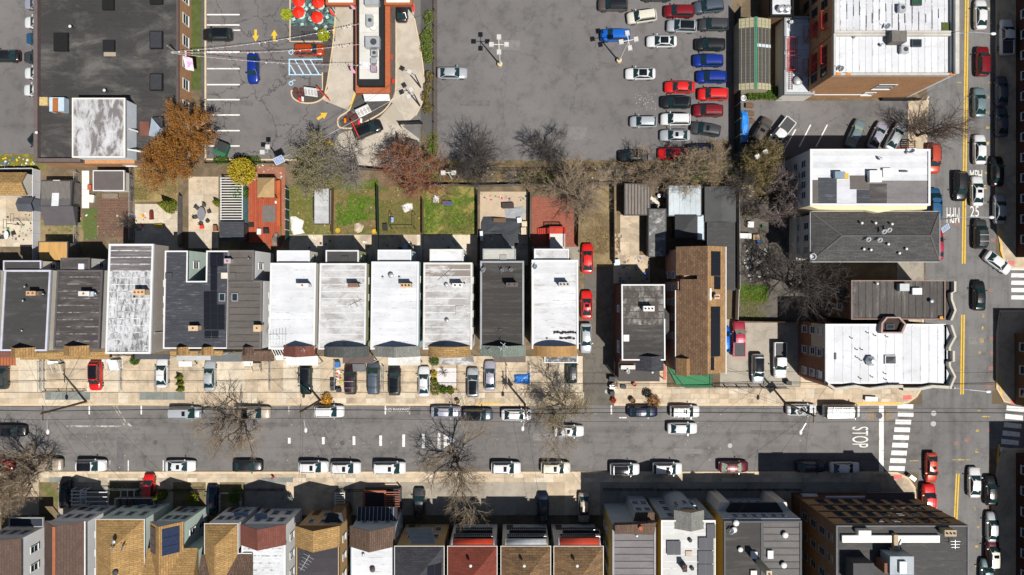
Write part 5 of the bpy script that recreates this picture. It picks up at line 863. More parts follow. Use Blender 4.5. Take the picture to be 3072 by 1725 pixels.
def balcony(t,b,u0,u1,v0,v1,z,mat=WHITE,floor=None):
    a=R(u0,v0,u1,v1,z); o=obj('balcony', MB().box(a[0],min(a[1],b[3]),z-.15,a[2],a[3],z), floor or DKGREY, t); r=MB(); p=[(a[0],a[1]),(a[0],a[3]),(a[2],a[3]),(a[2],a[1])]
    for i in range(3):
        r.bar((*p[i],z+.95),(*p[i+1],z+.95),.07); L=math.dist(p[i],p[i+1]); n=max(2,int(L/.3))
        for j in range(n+1): s=j/n; r.bar((p[i][0]+(p[i+1][0]-p[i][0])*s,p[i][1]+(p[i+1][1]-p[i][1])*s,z),(p[i][0]+(p[i+1][0]-p[i][0])*s,p[i][1]+(p[i+1][1]-p[i][1])*s,z+.95),.035)
    obj('railing', r, mat, o); return o
t,b=lower('white sided house with dark grey roof at the bottom left corner',-60,60,1618,8.4,W_WHITE); gable(t,b[0]-.2,b[2]+.2,b[1],b[3]+.2,8.4,9.6,SH_DBRN,fill=W_GREYC); porch(t,R(28,1553,130,1580,4.6),4.6,plain('porch_navy',(.03,.035,.05),.7),rim=GALV)
t,b=lower('white sided house with brown gable roof and terracotta ridge, bottom left',136,250,1572,9.0,W_WHITE); gable(t,b[0]-.15,b[2]+.15,b[1],b[3]+.4,9.0,11.3,SH_DBRN,fill=W_GREYC); c=(b[0]+b[2])/2; obj('ridge_cap', MB().bar((c,b[1],11.34),(c,b[3]+.4,11.34),.45,.06), plain('ridge_terra',(.34,.12,.06),.8), t); obj('gutter', MB().bar((b[2]+.22,b[1],8.95),(b[2]+.22,b[3]+.4,8.95),.16), WHITE, t); porch(t,R(172,1545,232,1575,4.4),4.4,plain('porch_white3',(.55,.56,.6),.6),rim=WHITE)
t,b=lower('tan hip roofed house with pale walls left of the solar gable, bottom left',290,430,1561,8.6,W_MINT); hip(t,*b,8.6,11.0,SH_TAN,'y',ov=.1,fascia=WHITE); 
for u,v in ((349,1640),(378,1640)): dish(t,u,v,10.2,.4,150)
vent(t,343,1624,10.7,.2,.2); vent(t,347,1716,10.6,.3,.2,DKGREY); balcony(t,b,355,470,1490,1525,1.5)
t,b=lower('tan gable roofed house with a framed solar array facing the street',454,590,1573,8.6,W_MINT,front=(546,1655)); xg=P(546,0,8.6).x; yg=P(0,1665,8.6).y
gable(t,b[0]-.2,xg+.2,yg-5,b[3]+.4,8.6,10.9,SH_TANY,fill=W_BLUEG); obj('cross_roof', MB().add([(b[0]-.6,yg-9,8.6),(b[2]+.2,yg-9,8.6),(b[2]+.2,yg+1.0,8.6),(b[0]-.6,yg+1.0,8.6),(b[0]-.6,yg-4,10.7),(b[2]+.2,yg-4,10.7)],[(0,1,5,4),(2,3,4,5),(0,4,3),(1,2,5),(3,2,1,0)]), SH_TAN, t)
cx=(b[0]-.2+xg+.2)/2; ZE=lambda x,y: 8.6+2.3*(1-abs(x-cx)/(cx-b[0]+.2)); ya=P(0,1580,9.6).y; yb=P(0,1660,9.6).y
for (xa,xb) in ((cx+.35,xg-.15),(b[0]+.05,cx-.9)):
    n=3
    for i in range(n):
        y0=yb+(ya-yb)*i/n; y1=yb+(ya-yb)*(i+1)/n-.06; q=[(xa,y0),(xb,y0),(xb,y1),(xa,y1)]; m=MB(); m.add([(x,y,ZE(x,y)+.06) for x,y in q]+[(x,y,ZE(x,y)+.14) for x,y in q],[(3,2,1,0),(4,5,6,7),(0,1,5,4),(1,2,6,5),(2,3,7,6),(3,0,4,7)]); obj('solar_panel', m, glassm('solar_navy',(.02,.03,.07),.25), t)
t,b=lower('tan hip roofed house with a dark steep front hip, right of the solar gable',617,755,1575,8.6,W_WHITE,front=(710,1660)); xg=P(710,0,8.6).x
hip(t,b[0],P(0,1725,8.6).y-3,xg,b[3],8.6,10.9,SH_TAN,'y',ov=.15,fascia=WHITE); yg=P(0,1675,8.6).y; obj('cross_roof', MB().add([(b[0]-.6,yg-9,8.6),(b[2]+.2,yg-9,8.6),(b[2]+.2,yg+.6,8.6),(b[0]-.6,yg+.6,8.6),(b[0]-.6,yg-4,10.6),(b[2]+.2,yg-4,10.6)],[(0,1,5,4),(2,3,4,5),(0,4,3),(1,2,5),(3,2,1,0)]), SH_BRN, t); porch(t,R(702,1537,744,1552,4.8),4.8,plain('porch_blue',(.33,.40,.48),.6))
t,b=lower('white house with rust red peaked front and white seamed flat roof',724,854,1580,8.6,W_WHITE); fronted(t,b,8.6,2.7,2.3,SH_REDB,roofmat('roof_white_seam',(.64,.65,.67),(.2,.2,.2),.32,(.2,2,1),.7),lip=plain('seam_black',(.10,.10,.10),.8,.3,3,dirt=(.6,.6,.6),dk=.5)); porch(t,R(764,1540,801,1560,5.2),5.2,plain('porch_blue2',(.36,.42,.5),.6))
t,b=lower('tan house with tan peaked front, dark roof and large rooftop aerial',888,1016,1585,8.6,W_TAN); fronted(t,b,8.6,2.7,2.3,SH_TAN,roofmat('roof_dark_plum',(.045,.04,.046),(.07,.065,.07),.35),DKGREY,fill=W_BROWN); aerial(t,925,1675,8.2,2.6,60,5,1.6); o=P(1006,1548,5.5); obj('bay', MB().prism([(o.x-1.6,b[3]-.05),(o.x+1.4,b[3]-.05),(o.x+1.0,b[3]+1.4),(o.x-.8,b[3]+1.4)],0,6.0), W_BROWN, t); obj('bay_roof', MB().prism([(o.x-1.7,b[3]-.05),(o.x+1.5,b[3]-.05),(o.x+1.1,b[3]+1.5),(o.x-.9,b[3]+1.5)],6.0,6.12), DKGREY, t)
t,b=lower('pale blue house with brown peaked front and clean white flat roof',1052,1182,1585,8.6,W_BLUEG); fronted(t,b,8.6,2.7,2.3,SH_BRN,RF_W1,lip=LIPW); vent(t,1091,1662,8.2,.15,.3); c=P(1119,1706,8.2); obj('roof_ventilator', MB().lathe((c.x,c.y,8.1),[(.35,0),(.3,.4),(.42,.5),(.1,.8)],10), plain('vent_copper',(.12,.09,.07),.6), t)
a=R(1071,1524,1192,1566,5.4)
for i in range(10): obj('awning_panel', MB().prism([(a[0]+(a[2]-a[0])*i/10,a[1]),(a[0]+(a[2]-a[0])*(i+.9)/10,a[1]),(a[0]+(a[2]-a[0])*(i+.9)/10,a[3]),(a[0]+(a[2]-a[0])*i/10,a[3])],4.7,[5.4,5.4,4.9,4.9]), plain('awning_navy',(.035,.038,.05),.6) , t); obj('awning_rib', MB().bar((a[0]+(a[2]-a[0])*i/10,a[1],5.43),(a[0]+(a[2]-a[0])*i/10,a[3],4.93),.07), GALV, t)
dk=thing('front_deck','terracotta framed front deck with slatted pergola before the pale blue house','deck',P(1130,1500)); q=R(1088,1472,1200,1535,2.0); obj('deck', MB().box(q[0],q[1],.1,q[2],q[3],.8), plain('deck_dark',(.05,.05,.055),.8), dk); TB=plain('frame_terra',(.34,.12,.07),.8)
obj('deck_frame', MB().ring([(q[0],q[1]),(q[2]-2.2,q[1]),(q[2]-2.2,q[3]),(q[0],q[3])],[(q[0]+.3,q[1]+.3),(q[2]-2.5,q[1]+.3),(q[2]-2.5,q[3]-.3),(q[0]+.3,q[3]-.3)],1.6,2.0), TB, dk)
for i in range(9): obj('pergola_slat', MB().bar((q[2]-2.15,q[1]+(q[3]-q[1])*(i+.5)/9,2.2),(q[2],q[1]+(q[3]-q[1])*(i+.5)/9,2.2),.12), TB, dk)
for x,y in ((q[2]-.1,q[1]),(q[2]-.1,q[3]),(q[0]+.1,q[3]-.1),(q[0]+.1,q[1]+.1)): obj('post', MB().box(x-.1,y-.1,.0,x+.1,y+.1,2.1), TB, dk)
for lab,u0,u1,m,aw,wl in (('dark slate hip roofed house with black skylight, lower row',1187,1329,SH_SLATE,plain('awning_silver',(.36,.36,.35),.5),W_TAN),('red shingled hip roofed house with a red barrel awning',1346,1488,SH_RED,plain('awning_red_a',(.68,.07,.03),.45),W_GREYC),('brown shingled hip roofed house with a white barrel awning',1506,1649,SH_BRN2 if 'SH_BRN2' in globals() else bricky('shingle_walnut',(.33,.20,.10),(.19,.115,.065),(.13,.08,.05),1.0,.28,'xy',.025,.5),plain('awning_white',(.68,.69,.70),.5),W_GREYC),('tan brown hip roofed house with a red barrel awning beside the grey roof',1665,1807,bricky('shingle_walnut2',(.36,.22,.11),(.22,.135,.075),(.15,.09,.055),1.0,.28,'xy',.025,.5),plain('awning_red_b',(.64,.08,.04),.45),W_GREYC)):
    t,b=lower(lab,u0,u1,1642,10.0,wl,14,'W' if u0>1500 else 'E'); hip(t,*b,10.0,12.6,m,'y',ov=.12,fascia=OFFW); 
    if 'slate' in lab:
        for i in range(4): awn(t,1222+(3-i)*-1+i*4,1298+i*2,1583+i*12,1594+i*15,4.0+i*1.4,4.4+i*1.45,aw,GALV,False)
        ZS=lambda x,y: 10.0+2.6*min(1,(b[2]-x)/((b[2]-b[0])/2)); 
        for i in range(2): x0,x1=P(1284+i*20,0,11).x,P(1303+i*20,0,11).x; y0,y1=P(0,1740,11).y,P(0,1694,11).y; m_=MB(); qq=[(x0,y0),(x1,y0),(x1,y1),(x0,y1)]; m_.add([(x,y,ZS(x,y)+.02) for x,y in qq]+[(x,y,ZS(x,y)+.1) for x,y in qq],[(3,2,1,0),(4,5,6,7),(0,1,5,4),(1,2,6,5),(2,3,7,6),(3,0,4,7)]); obj('solar_panel', m_, SOLAR, t)
    else:
        d=u0-1346; awn(t,1356+d,1483+d,1616 if d<300 else 1613,1638,9.0,9.8,aw,WHITE if 'red' in lab else plain('trim_yellow',(.7,.6,.3),.6)); balcony(t,b,1368+d,1478+d,1583,1604,4.2,GALV); balcony(t,b,1362+d,1478+d,1602,1615,7.2,GALV); vent(t,(u0+u1)/2-5,1695,12.2,.15,.3,WHITE)
# 3-storey houses
z=10.6; t,b=lower('three storey house with grey seamed roof and pale bay front',1838,1966,1581,z,W_YEL,14,'W'); flatroof(t,b,z,z,RF_GREY,plain('trim_grey',(.30,.29,.29),.7),lip=plain('seam_black2',(.06,.055,.055),.8,.3,3)); wrow(t,b,'N',(8.0,),3); obj('facade', MB().box(b[0]+.02,b[3],0,b[2]-.02,b[3]+.2,z-.4), W_BLUEG, t)
x=P(1900,0,6).x; obj('bay', MB().prism([(x-.4,b[3]),(x+3.0,b[3]),(x+2.6,b[3]+1.4),(x+.0,b[3]+1.4)],0,8.6), W_BLUEG, t); obj('bay_roof', MB().prism([(x-.5,b[3]+.01),(x+3.1,b[3]+.01),(x+2.7,b[3]+1.5),(x-.1,b[3]+1.5)],8.6,8.75), SH_BRN, t); obj('cornice_bay', MB().prism([(b[0]+.2,b[3]-.6),(b[2]-.4,b[3]-.8),(b[2]-.1,b[3]+.7),(x+2.4,b[3]+1.0),(x-.4,b[3]+.7),(b[0]+.2,b[3]+.6)],z-.1,z+1.0), SH_BRN, t)
for w_ in (.6,1.9): window(t,x+w_,b[3]+1.42,6.4,'N',.9,1.4); window(t,x+w_,b[3]+1.42,3.2,'N',.9,1.4)
vent(t,1909,1604,z,.12,.5,WHITE); c=P(1921,1582,z+1); obj('chimney_pot', MB().lathe((c.x,c.y,z+.9),[(.25,0),(.3,.5),(.2,.55)],10), TERRA, t)
z=10.4; t,b=lower('three storey white roofed house with solar panels and ochre side wall',1984,2145,1561,z,W_YEL,15,'W'); flatroof(t,b,z,z,roofmat('roof_cream',(.58,.575,.55),(.46,.45,.41),.32,streak=.06),OFFW,lip=LIPW,ew=.12); obj('facade', MB().box(b[0]+.02,b[3],0,b[2]-.02,b[3]+.2,z-.3), W_BLUEG, t); wrow(t,(b[0],b[1],b[2],b[3]+.2),'N',(2.0,5.0,8.0),4)
for a in ((2000,1622,2042,1664,2,1),(2120,1572,2146,1614,1,1),(2095,1612,2140,1650,2,1),(2094,1652,2140,1690,2,1),(2094,1692,2140,1730,2,1)): panels(t,*a[:4],z+.2,a[4],a[5],plain('solar_glint_grey',(.045,.048,.06),.55,.1,2,spec=.25))  # grey of the cells is sun glint painted into their colour
gable(t,P(2022,0,z).x,P(2112,0,z).x,b[3]-1.2,b[3]+1.5,z,z+1.3,SH_LGREY,fill=W_TAN); hatch(t,2056,1652,2076,1668,z,plain('hatch_tan',(.5,.42,.34),.7),.2); chimney(t,2055,1706,z,10,16,1.6,CB('black',(.07,.06,.06)),1); vent(t,2069,1619,z,.2,.3,DKGREY); vent(t,2075,1703,z,.2,.3,DKGREY)
x=P(2020,0,7).x; obj('round_bay', MB().lathe((x+1.6,b[3]+.1,0),[(1.9,0),(1.9,8.9),(1.7,9.0)],16,sy=.75), W_BLUEG, t); 
for w_ in (-1,0,1): window(t,x+1.6+w_*1.1,b[3]+.1+1.42-abs(w_)*.25,6.2,'N',.8,1.4)
z=10.4; t,b=lower('wide three storey house with dark two tone roof and white trimmed front',2172,2404,1563,z,W_YEL,15,'W'); xm=P(2286,0,z).x; flatroof(t,(b[0],b[1],xm,b[3]),z,z,RF_MEM,DKGREY); flatroof(t,(xm+.02,b[1],b[2],b[3]),z-.1,z-.1,roofmat('roof_warm_grey',(.15,.14,.135),(.10,.095,.09),.4),DKGREY,lip=plain('seam_black3',(.05,.048,.046),.8,.3,3)); obj('facade', MB().box(b[0]+.02,b[3],0,b[2]-.02,b[3]+.25,z-.3), W_BLUEG, t); wrow(t,(b[0],b[1],b[2],b[3]+.25),'N',(2.0,5.0,8.3),6,.8,1.2); obj('front_canopy', MB().prism([(b[0]+1.4,b[3]+.25),(b[2]-1.4,b[3]+.25),(b[2]-2.2,b[3]+1.6),(b[0]+2.2,b[3]+1.6)],6.6,[7.4,7.4,6.8,6.8]), plain('canopy_dark',(.022,.022,.026),.7), t)
for e in (0,1): xx=b[0]+.2 if e==0 else b[2]-2.4; obj('bay', MB().prism([(xx,b[3]+.25),(xx+2.2,b[3]+.25),(xx+1.8,b[3]+1.5),(xx+.4,b[3]+1.5)],0,6.4), OFFW, t)
for u,v,r in ((2206,1567,.3),(2200,1587,.3),(2219,1646,.25),(2353,1603,.3),(2349,1693,.3)): vent(t,u,v,z,r,.35,WHITE)
hatch(t,2251,1652,2269,1673,z,WHITE,.5); hatch(t,2301,1650,2318,1674,z,WHITE,.3); hatch(t,2250,1709,2268,1730,z,plain('hatch_cream3',(.7,.66,.58),.6),.4); chimney(t,2308,1722,z,12,14,4.6,CB('tall_cream',(.5,.46,.34)),1); dish(t,2190,1590,z,.45,140)
# apartment block bottom right
z=15.6; a=R(2509,1577,2903,2000,z); t=thing('apartment_block','tall tan brick apartment block with black roof and long white duct','building',((a[0]+a[2])/2,(a[1]+a[3])/2,0)); obj('wall', MB().box(a[0],a[1],0,a[2],a[3],z-.1), W_BROWN, t); obj('facade', MB().box(a[0]+.02,a[3],3.9,a[2]-.02,a[3]+.12,z-.2), bricky('brick_tan',(.62,.38,.17),(.54,.32,.14),(.46,.3,.18),.28,.09,'wall'), t); flatroof(t,a,z,z,RF_BLACK,plain('edge_dark_grey',(.16,.16,.17),.7),n=16,lip=LIPF,ew=.10)
for zb in (6.9,9.8,12.7): obj('string_course', MB().box(a[0],a[3]+.12,zb,a[2],a[3]+.22,zb+.15), W_DKRED, t)
wrow(t,(a[0],a[1],a[2],a[3]+.12),'N',(4.6,7.6,10.5,13.3),7,1.1,1.5,.08,.92,fm=plain('frame_slate',(.07,.08,.09),.6)); wrow(t,a,'W',(4.6,7.6,10.5,13.3),4,1.0,1.5,.35,.97,fm=plain('frame_blue_grey',(.20,.23,.27),.6))
q=R(2522,1603,2813,1624,z); obj('roof_duct', MB().box(q[0],q[1],z+.05,q[2],q[3],z+.5), plain('duct_white',(.80,.78,.70),.6,.08,2), t); unit(t,2595,1599,z,32,12,1.2,OFFW,False); unit(t,2706,1697,z+.2,60,46,2.6,plain('unit_steel',(.22,.26,.30),.5,.3),False); unit(t,2710,1703,z+2.8,18,30,.4,WHITE,False); unit(t,2668,1705,z,24,26,2.4,plain('unit_rust2',(.20,.09,.06),.8),False); chimney(t,2852,1600,z,28,14,1.5,CB('apt',(.42,.33,.22)),3,BLACK); aerial(t,2852,1625,z,1.2,90,3,1.0)
obj('stair_head', MB().box(*R(2560,1690,2622,1760,z+2.4)[:2],z,*R(2560,1690,2622,1760,z+2.4)[2:],z+2.4), plain('stairhead_dark',(.07,.068,.07),.8), t); obj('standpipe', MB().box(P(2672,0,z).x,P(0,1648,z).y,z,P(2684,0,z).x,P(0,1598,z).y,z+.9), plain('pipe_buff',(.42,.32,.2),.8), t)
for i in range(9): p=P(2668+random.uniform(-6,32),1600+random.uniform(0,55),z); obj('conduit', MB().tube([(p.x,p.y,z),(p.x,p.y,z+.6),(p.x+random.uniform(-.6,.6),p.y-random.uniform(.3,1.2),z+.7)],.08,6), GALV, t)
q=R(2600,1478,2745,1512,4.0); sh=obj('shop_canopy', MB().box(q[0],a[3]+.13,3.6,q[2],q[3],4.0), plain('canopy_plum',(.12,.085,.085),.8), t); q=R(2460,1490,2600,1512,3.6); obj('shop_canopy', MB().box(q[0]+1,a[3]+.13,3.2,q[2]-.05,q[3],3.6), plain('canopy_lilac',(.55,.53,.58),.7), t); q=R(2412,1486,2458,1512,2.6); obj('shop_awning', MB().tube([(q[0],q[1]+.6,1.6),(q[2],q[1]+.6,1.6)],.75,12), plain('awning_mauve',(.62,.56,.62),.6), t)
# ---------------------------------------------------------------- back-yard buildings (left)
shed('tan shingle roofed house at the left edge above the patio',-80,517,80,586,3.4,OFFW,SH_TAN,'gable',rise=1.2,horiz=True,cat='house',name='bungalow'); t,a=shed('dark grey shed with a white stripe down its roof',120,540,212,618,2.9,GREYWOOD,plain('shed_dkgrey',(.105,.10,.098),.85,.15,.8),'flat',n=7,horiz=False,zN=2.5); o=R(155,539,176,618,2.9); obj('roof_stripe', MB().prism([(o[0],o[1]),(o[2],o[1]),(o[2],o[3]),(o[0],o[3])],2.3,[3.0,3.0,2.6,2.6]), plain('stripe_white',(.62,.64,.66),.6), t); a=R(126,619,222,675,2.6); obj('lean_to_roof', MB().prism([(a[0],a[1]),(a[2],a[1]),(a[2],a[3]),(a[0],a[3])],1.7,[2.1,2.1,2.9,2.9]), plain('shed_plum',(.095,.085,.09),.85,.15,.8), t)
shed('brown flat roofed garden shed with white side wall',280,512,372,572,2.8,OFFW,plain('shed_brown',(.115,.098,.095),.85,.1,.8),n=5,edge=WHITE); shed('small blue grey gabled shed on the beige patio',54,592,100,634,2.2,plain('shed_bluegrey',(.20,.23,.28),.7),plain('shed_bluegrey_roof',(.075,.08,.095),.8),'gable',rise=.6,horiz=True); shed('tan plywood roofed porch cover behind the striped roof house',116,725,203,782,3.4,GREYWOOD,plain('plywood_tan',(.50,.29,.10),.85,.2,1,st=(3,.5,1)),n=5,horiz=False,name='porch_cover',cat='porch cover'); shed('black flat roofed shed between pergola and slate roof house',660,666,730,722,2.8,DKGREY,RF_SLATE,n=4); shed('long grey white roofed shed on the lawn below the olive tree',942,564,988,672,2.5,OFFW,roofmat('roof_shed_white',(.50,.50,.50),(.36,.35,.34),.42,(1,1,1),1.2),n=8)
# ---------------------------------------------------------------- vehicles
LAMP=plain('headlight',(.34,.36,.37),.2,.05,3); TAIL=plain('taillight',(.45,.01,.01),.3,.1,3); TRIM=plain('car_trim',(.02,.02,.02),.6,.1,3)
def loft(stations, smooth=True):       # stations: x, half width, z bottom, z shoulder, z deck
    mb=MB(); n=0; rows=[]
    for x,w,zb,zs,zd in stations:
        h=[(w*.86,zb),(w*.98,zb+.12),(w,zb+.32),(w*.985,zs-.12),(w*.93,zs),(w*.62,zs+(zd-zs)*.8),(0,zd)]
        rows.append([(x,-y,z) for y,z in h]+[(x,y,z) for y,z in reversed(h[:-1])])
    k=len(rows[0]); vs=[p for r in rows for p in r]; fs=[]
    for i in range(len(rows)-1):
        for j in range(k): fs.append((i*k+j,(i+1)*k+j,(i+1)*k+(j+1)%k,i*k+(j+1)%k))
    fs += [tuple(range(k)), tuple((len(rows)-1)*k+j for j in reversed(range(k)))]
    return mb.add(vs,[tuple(reversed(f)) for f in fs])
def cabin(x0,x1,x2,x3,wb,wt,zb,zt,wtr=None):   # rear base, rear top, front top, front base
    wtr=wtr or wt; v=[(x0,-wb*.94,zb),(x3,-wb*.92,zb),(x3,wb*.92,zb),(x0,wb*.94,zb)]; mb=MB(); g=[]
    nx,ny=5,5; vs=list(v)
    for i in range(nx):
        for j in range(ny):
            s=i/(nx-1); r=j/(ny-1)*2-1; w=(wtr+(wt-wtr)*s); x=x1+(x2-x1)*s+.10*(1-r*r)*(1 if s>.9 else (-1 if s<.1 else 0)); vs.append((x,w*r,zt+.07*(1-r*r)*.9+.05*math.sin(math.pi*s)-.0))
    ix=lambda i,j:4+i*ny+j; fs=[(ix(i,j),ix(i+1,j),ix(i+1,j+1),ix(i,j+1)) for i in range(nx-1) for j in range(ny-1)]
    fs += [(1,2)+tuple(ix(nx-1,j) for j in reversed(range(ny))), (3,0)+tuple(ix(0,j) for j in range(ny)), (0,1)+tuple(ix(i,0) for i in reversed(range(nx))), (2,3)+tuple(ix(i,ny-1) for i in range(nx))]
    mb.add(vs,fs); parts=[]
    def quad(a,b,c,d,off,ins=.06):
        a,b,c,d=map(Vector,(a,b,c,d)); ce=(a+b+c+d)/4; nn=((b-a).cross(d-a)).normalized(); 
        if nn.dot(ce-Vector(((x0+x3)/2,0,zb)))<0: nn=-nn
        q=[p+(ce-p).normalized()*ins+nn*off for p in (a,b,c,d)]; m=MB(); lo=[p-nn*(off+.02) for p in q]; m.add([*q,*lo],[(0,1,2,3),(7,6,5,4),(0,4,5,1),(1,5,6,2),(2,6,7,3),(3,7,4,0)]); return m
    parts.append(('windshield',quad((x3,-wb*.92,zb),(x3,wb*.92,zb),(x2+.05,wt,zt),(x2+.05,-wt,zt),.055,.05)))
    parts.append(('rear_window',quad((x0,wb*.94,zb),(x0,-wb*.94,zb),(x1-.05,-wtr,zt),(x1-.05,wtr,zt),.055,.06)))
    for s in (-1,1): parts.append(('side_window',quad((x0,s*wb*.94,zb),(x3,s*wb*.92,zb),(x2,s*wt,zt),(x1,s*wtr,zt),.012,.08)))
    return mb,parts
KIND={}
def proto(kind,L,W,st,cab,zb,zt,wt,hood=None,extra=()):
    pt=[]; w=W/2
    def reg(name,mb,mat,smooth=False,parent=None,loc=(0,0,0)):
        me=mb.mesh(name,(0,0,0),smooth); me.materials.append(mat if mat!='PAINT' else WHITE); pt.append((name,me,mat,parent,loc))
    reg('body',loft(st),'PAINT',True); cb,gl=cabin(*cab,w*.95,wt,zb,zt); reg('cabin',cb,'PAINT',False)
    for nm,mb in gl: reg(nm,mb,CARGLASS)
    xf,xr=st[-1][0],st[0][0]; fz=st[-2][3]
    for s in (-1,1):
        reg('headlight',MB().box(xf-.52,s*(w*.70)-.12,fz-.24,xf-.13,s*(w*.70)+.10,fz-.02),LAMP); reg('taillight',MB().box(xr+.04,s*(w*.72)-.13,st[1][3]-.35,xr+.2,s*(w*.72)+.13,st[1][3]-.03),TAIL)
        xm=cab[3]-.35; reg('mirror',MB().add([(xm-.09,s*(w-.02),zb-.02),(xm+.09,s*(w-.02),zb-.02),(xm+.05,s*(w+.20),zb+.0),(xm-.07,s*(w+.20),zb+.0),(xm-.09,s*(w-.02),zb+.16),(xm+.09,s*(w-.02),zb+.16),(xm+.05,s*(w+.20),zb+.14),(xm-.07,s*(w+.20),zb+.14)],[(3,2,1,0),(4,5,6,7),(0,1,5,4),(1,2,6,5),(2,3,7,6),(3,0,4,7)]),'PAINT')
    r=.33 if zt<1.5 else .36; wm=MB(); n=14
    for yy in (0,): 
        vs=[]; pr=[(r*.6,-.1),(r*.95,-.11),(r,-.07),(r,.07),(r*.95,.11),(r*.6,.1)]
        for rr,y in pr: vs += [(rr*math.cos(2*math.pi*j/n),y,rr*math.sin(2*math.pi*j/n)) for j in range(n)]
        wm.add(vs,[(i*n+j,i*n+(j+1)%n,((i+1)%6)*n+(j+1)%n,((i+1)%6)*n+j) for i in range(6) for j in range(n)])
    rimm=MB(); vs=[]
    for y in (-.085,.085): vs += [(r*.62*math.cos(2*math.pi*j/n),y,r*.62*math.sin(2*math.pi*j/n)) for j in range(n)]
    rimm.add(vs,[tuple(range(n)),tuple(n+j for j in reversed(range(n)))]+[(j,n+j,n+(j+1)%n,(j+1)%n) for j in range(n)])
    wme=wm.mesh('wheel',smooth=True); wme.materials.append(RUBBER); rme=rimm.mesh('rim'); rme.materials.append(RIM)
    for x in (L*.305,-L*.295):
        for s in (-1,1): pt.append(('wheel',wme,RUBBER,None,(x,s*(w-.11),r))); pt.append(('rim',rme,RIM,'prev',(0,0,0)))
    for nm,mb,mat in extra: reg(nm,mb,mat)
    KIND[kind]=pt
H=lambda L,f: L*f
L,W=4.75,1.84; sed=[(-L/2,.66,.32,.86,.90),(-L/2+.10,.80,.26,.98,1.03),(-L/2+.5,.90,.22,1.03,1.09),(-L*.2,.92,.20,1.0,1.08),(L*.1,.92,.20,.98,1.06),(L*.23,.91,.20,.96,1.02),(L/2-.55,.88,.22,.82,.90),(L/2-.16,.80,.25,.70,.76),(L/2,.62,.30,.58,.62)]
proto('sedan',L,W,sed,(-1.95,-1.05,.35,1.15),.98,1.42,.60); 
L,W=4.5,1.8; cp=[(-L/2,.66,.32,.84,.88),(-L/2+.10,.80,.26,.96,1.0),(-L/2+.5,.89,.22,1.0,1.05),(-L*.2,.90,.20,.97,1.04),(L*.1,.90,.20,.95,1.02),(L*.2,.89,.20,.93,.99),(L/2-.55,.86,.22,.8,.88),(L/2-.16,.78,.25,.68,.74),(L/2,.6,.30,.56,.6)]
proto('coupe',L,W,cp,(-1.75,-.75,.15,.95),.95,1.34,.56)
L,W=4.7,1.90; suv=[(-L/2,.76,.36,1.0,1.04),(-L/2+.08,.88,.28,1.1,1.14),(-L/2+.45,.94,.24,1.12,1.16),(-L*.2,.95,.24,1.1,1.16),(L*.1,.95,.24,1.08,1.14),(L*.25,.94,.24,1.06,1.12),(L/2-.45,.91,.26,.98,1.06),(L/2-.12,.82,.30,.84,.90),(L/2,.64,.36,.66,.70)]
rails=[('roof_rail',MB().bar((-1.7,s*.66,1.76),(.3,s*.66,1.76),.05,.06),TRIM) for s in (-1,1)]
proto('suv',L,W,suv,(-2.18,-1.86,.45,1.25),1.08,1.68,.70,extra=rails)
L,W=4.25,1.78; hb=[(-L/2,.72,.34,.95,.99),(-L/2+.08,.84,.27,1.02,1.06),(-L/2+.45,.88,.23,1.04,1.08),(-L*.2,.89,.22,1.02,1.08),(L*.1,.89,.22,1.0,1.06),(L*.24,.88,.22,.98,1.03),(L/2-.45,.85,.24,.86,.95),(L/2-.12,.76,.28,.74,.8),(L/2,.6,.32,.6,.64)]
proto('hatch',L,W,hb,(-1.98,-1.5,.35,1.15),1.0,1.48,.62)
L,W=5.1,1.96; mv=[(-L/2,.8,.34,1.05,1.1),(-L/2+.08,.92,.28,1.15,1.2),(-L/2+.45,.97,.24,1.16,1.2),(-L*.2,.98,.24,1.14,1.2),(L*.1,.98,.24,1.12,1.18),(L*.28,.97,.24,1.08,1.12),(L/2-.45,.93,.26,.96,1.04),(L/2-.12,.84,.3,.8,.86),(L/2,.66,.35,.64,.68)]
proto('minivan',L,W,mv,(-2.42,-2.2,.75,1.65),1.12,1.72,.76,extra=[('roof_rail',MB().bar((-2.0,s*.7,1.80),(.5,s*.7,1.80),.05,.06),TRIM) for s in (-1,1)])
L,W=5.7,2.0; pk=[(-L/2,.90,.45,1.05,1.06),(-L/2+.06,.98,.4,1.12,1.13),(-L/2+.5,1.0,.36,1.13,1.14),(-L*.12,1.0,.34,1.14,1.15),(L*.1,1.0,.34,1.14,1.18),(L*.25,.99,.34,1.12,1.18),(L/2-.5,.97,.36,1.06,1.12),(L/2-.1,.9,.38,.95,1.0),(L/2,.76,.42,.75,.8)]
bed=MB(); o_=[(-2.72,-.88),(-.62,-.88),(-.62,.88),(-2.72,.88)]; bed.box(-2.70,-.82,1.12,-.66,.82,1.19); proto('pickup',L,W,pk,(-.55,-.42,.75,1.5),1.14,1.78,.74,extra=[('bed_liner',bed,DKGREY)]+[('bed_rail',MB().bar((-2.78,s*.92,1.2),(-.6,s*.92,1.2),.14,.16),'PAINT') for s in (-1,1)]+[('tailgate',MB().box(-2.83,-.9,.8,-2.73,.9,1.28),'PAINT')])
L,W=5.9,2.05; vn=[(-L/2,.94,.4,1.2,1.24),(-L/2+.06,1.0,.34,1.3,1.34),(-L/2+.5,1.02,.3,1.3,1.34),(0,1.02,.3,1.3,1.34),(L*.2,1.02,.3,1.26,1.3),(L*.36,1.0,.3,1.2,1.24),(L/2-.3,.95,.32,1.0,1.08),(L/2-.08,.84,.36,.85,.9),(L/2,.68,.4,.7,.74)]
proto('van',L,W,vn,(-2.86,-2.78,1.3,2.25),1.28,2.25,.88)
PAINT={}
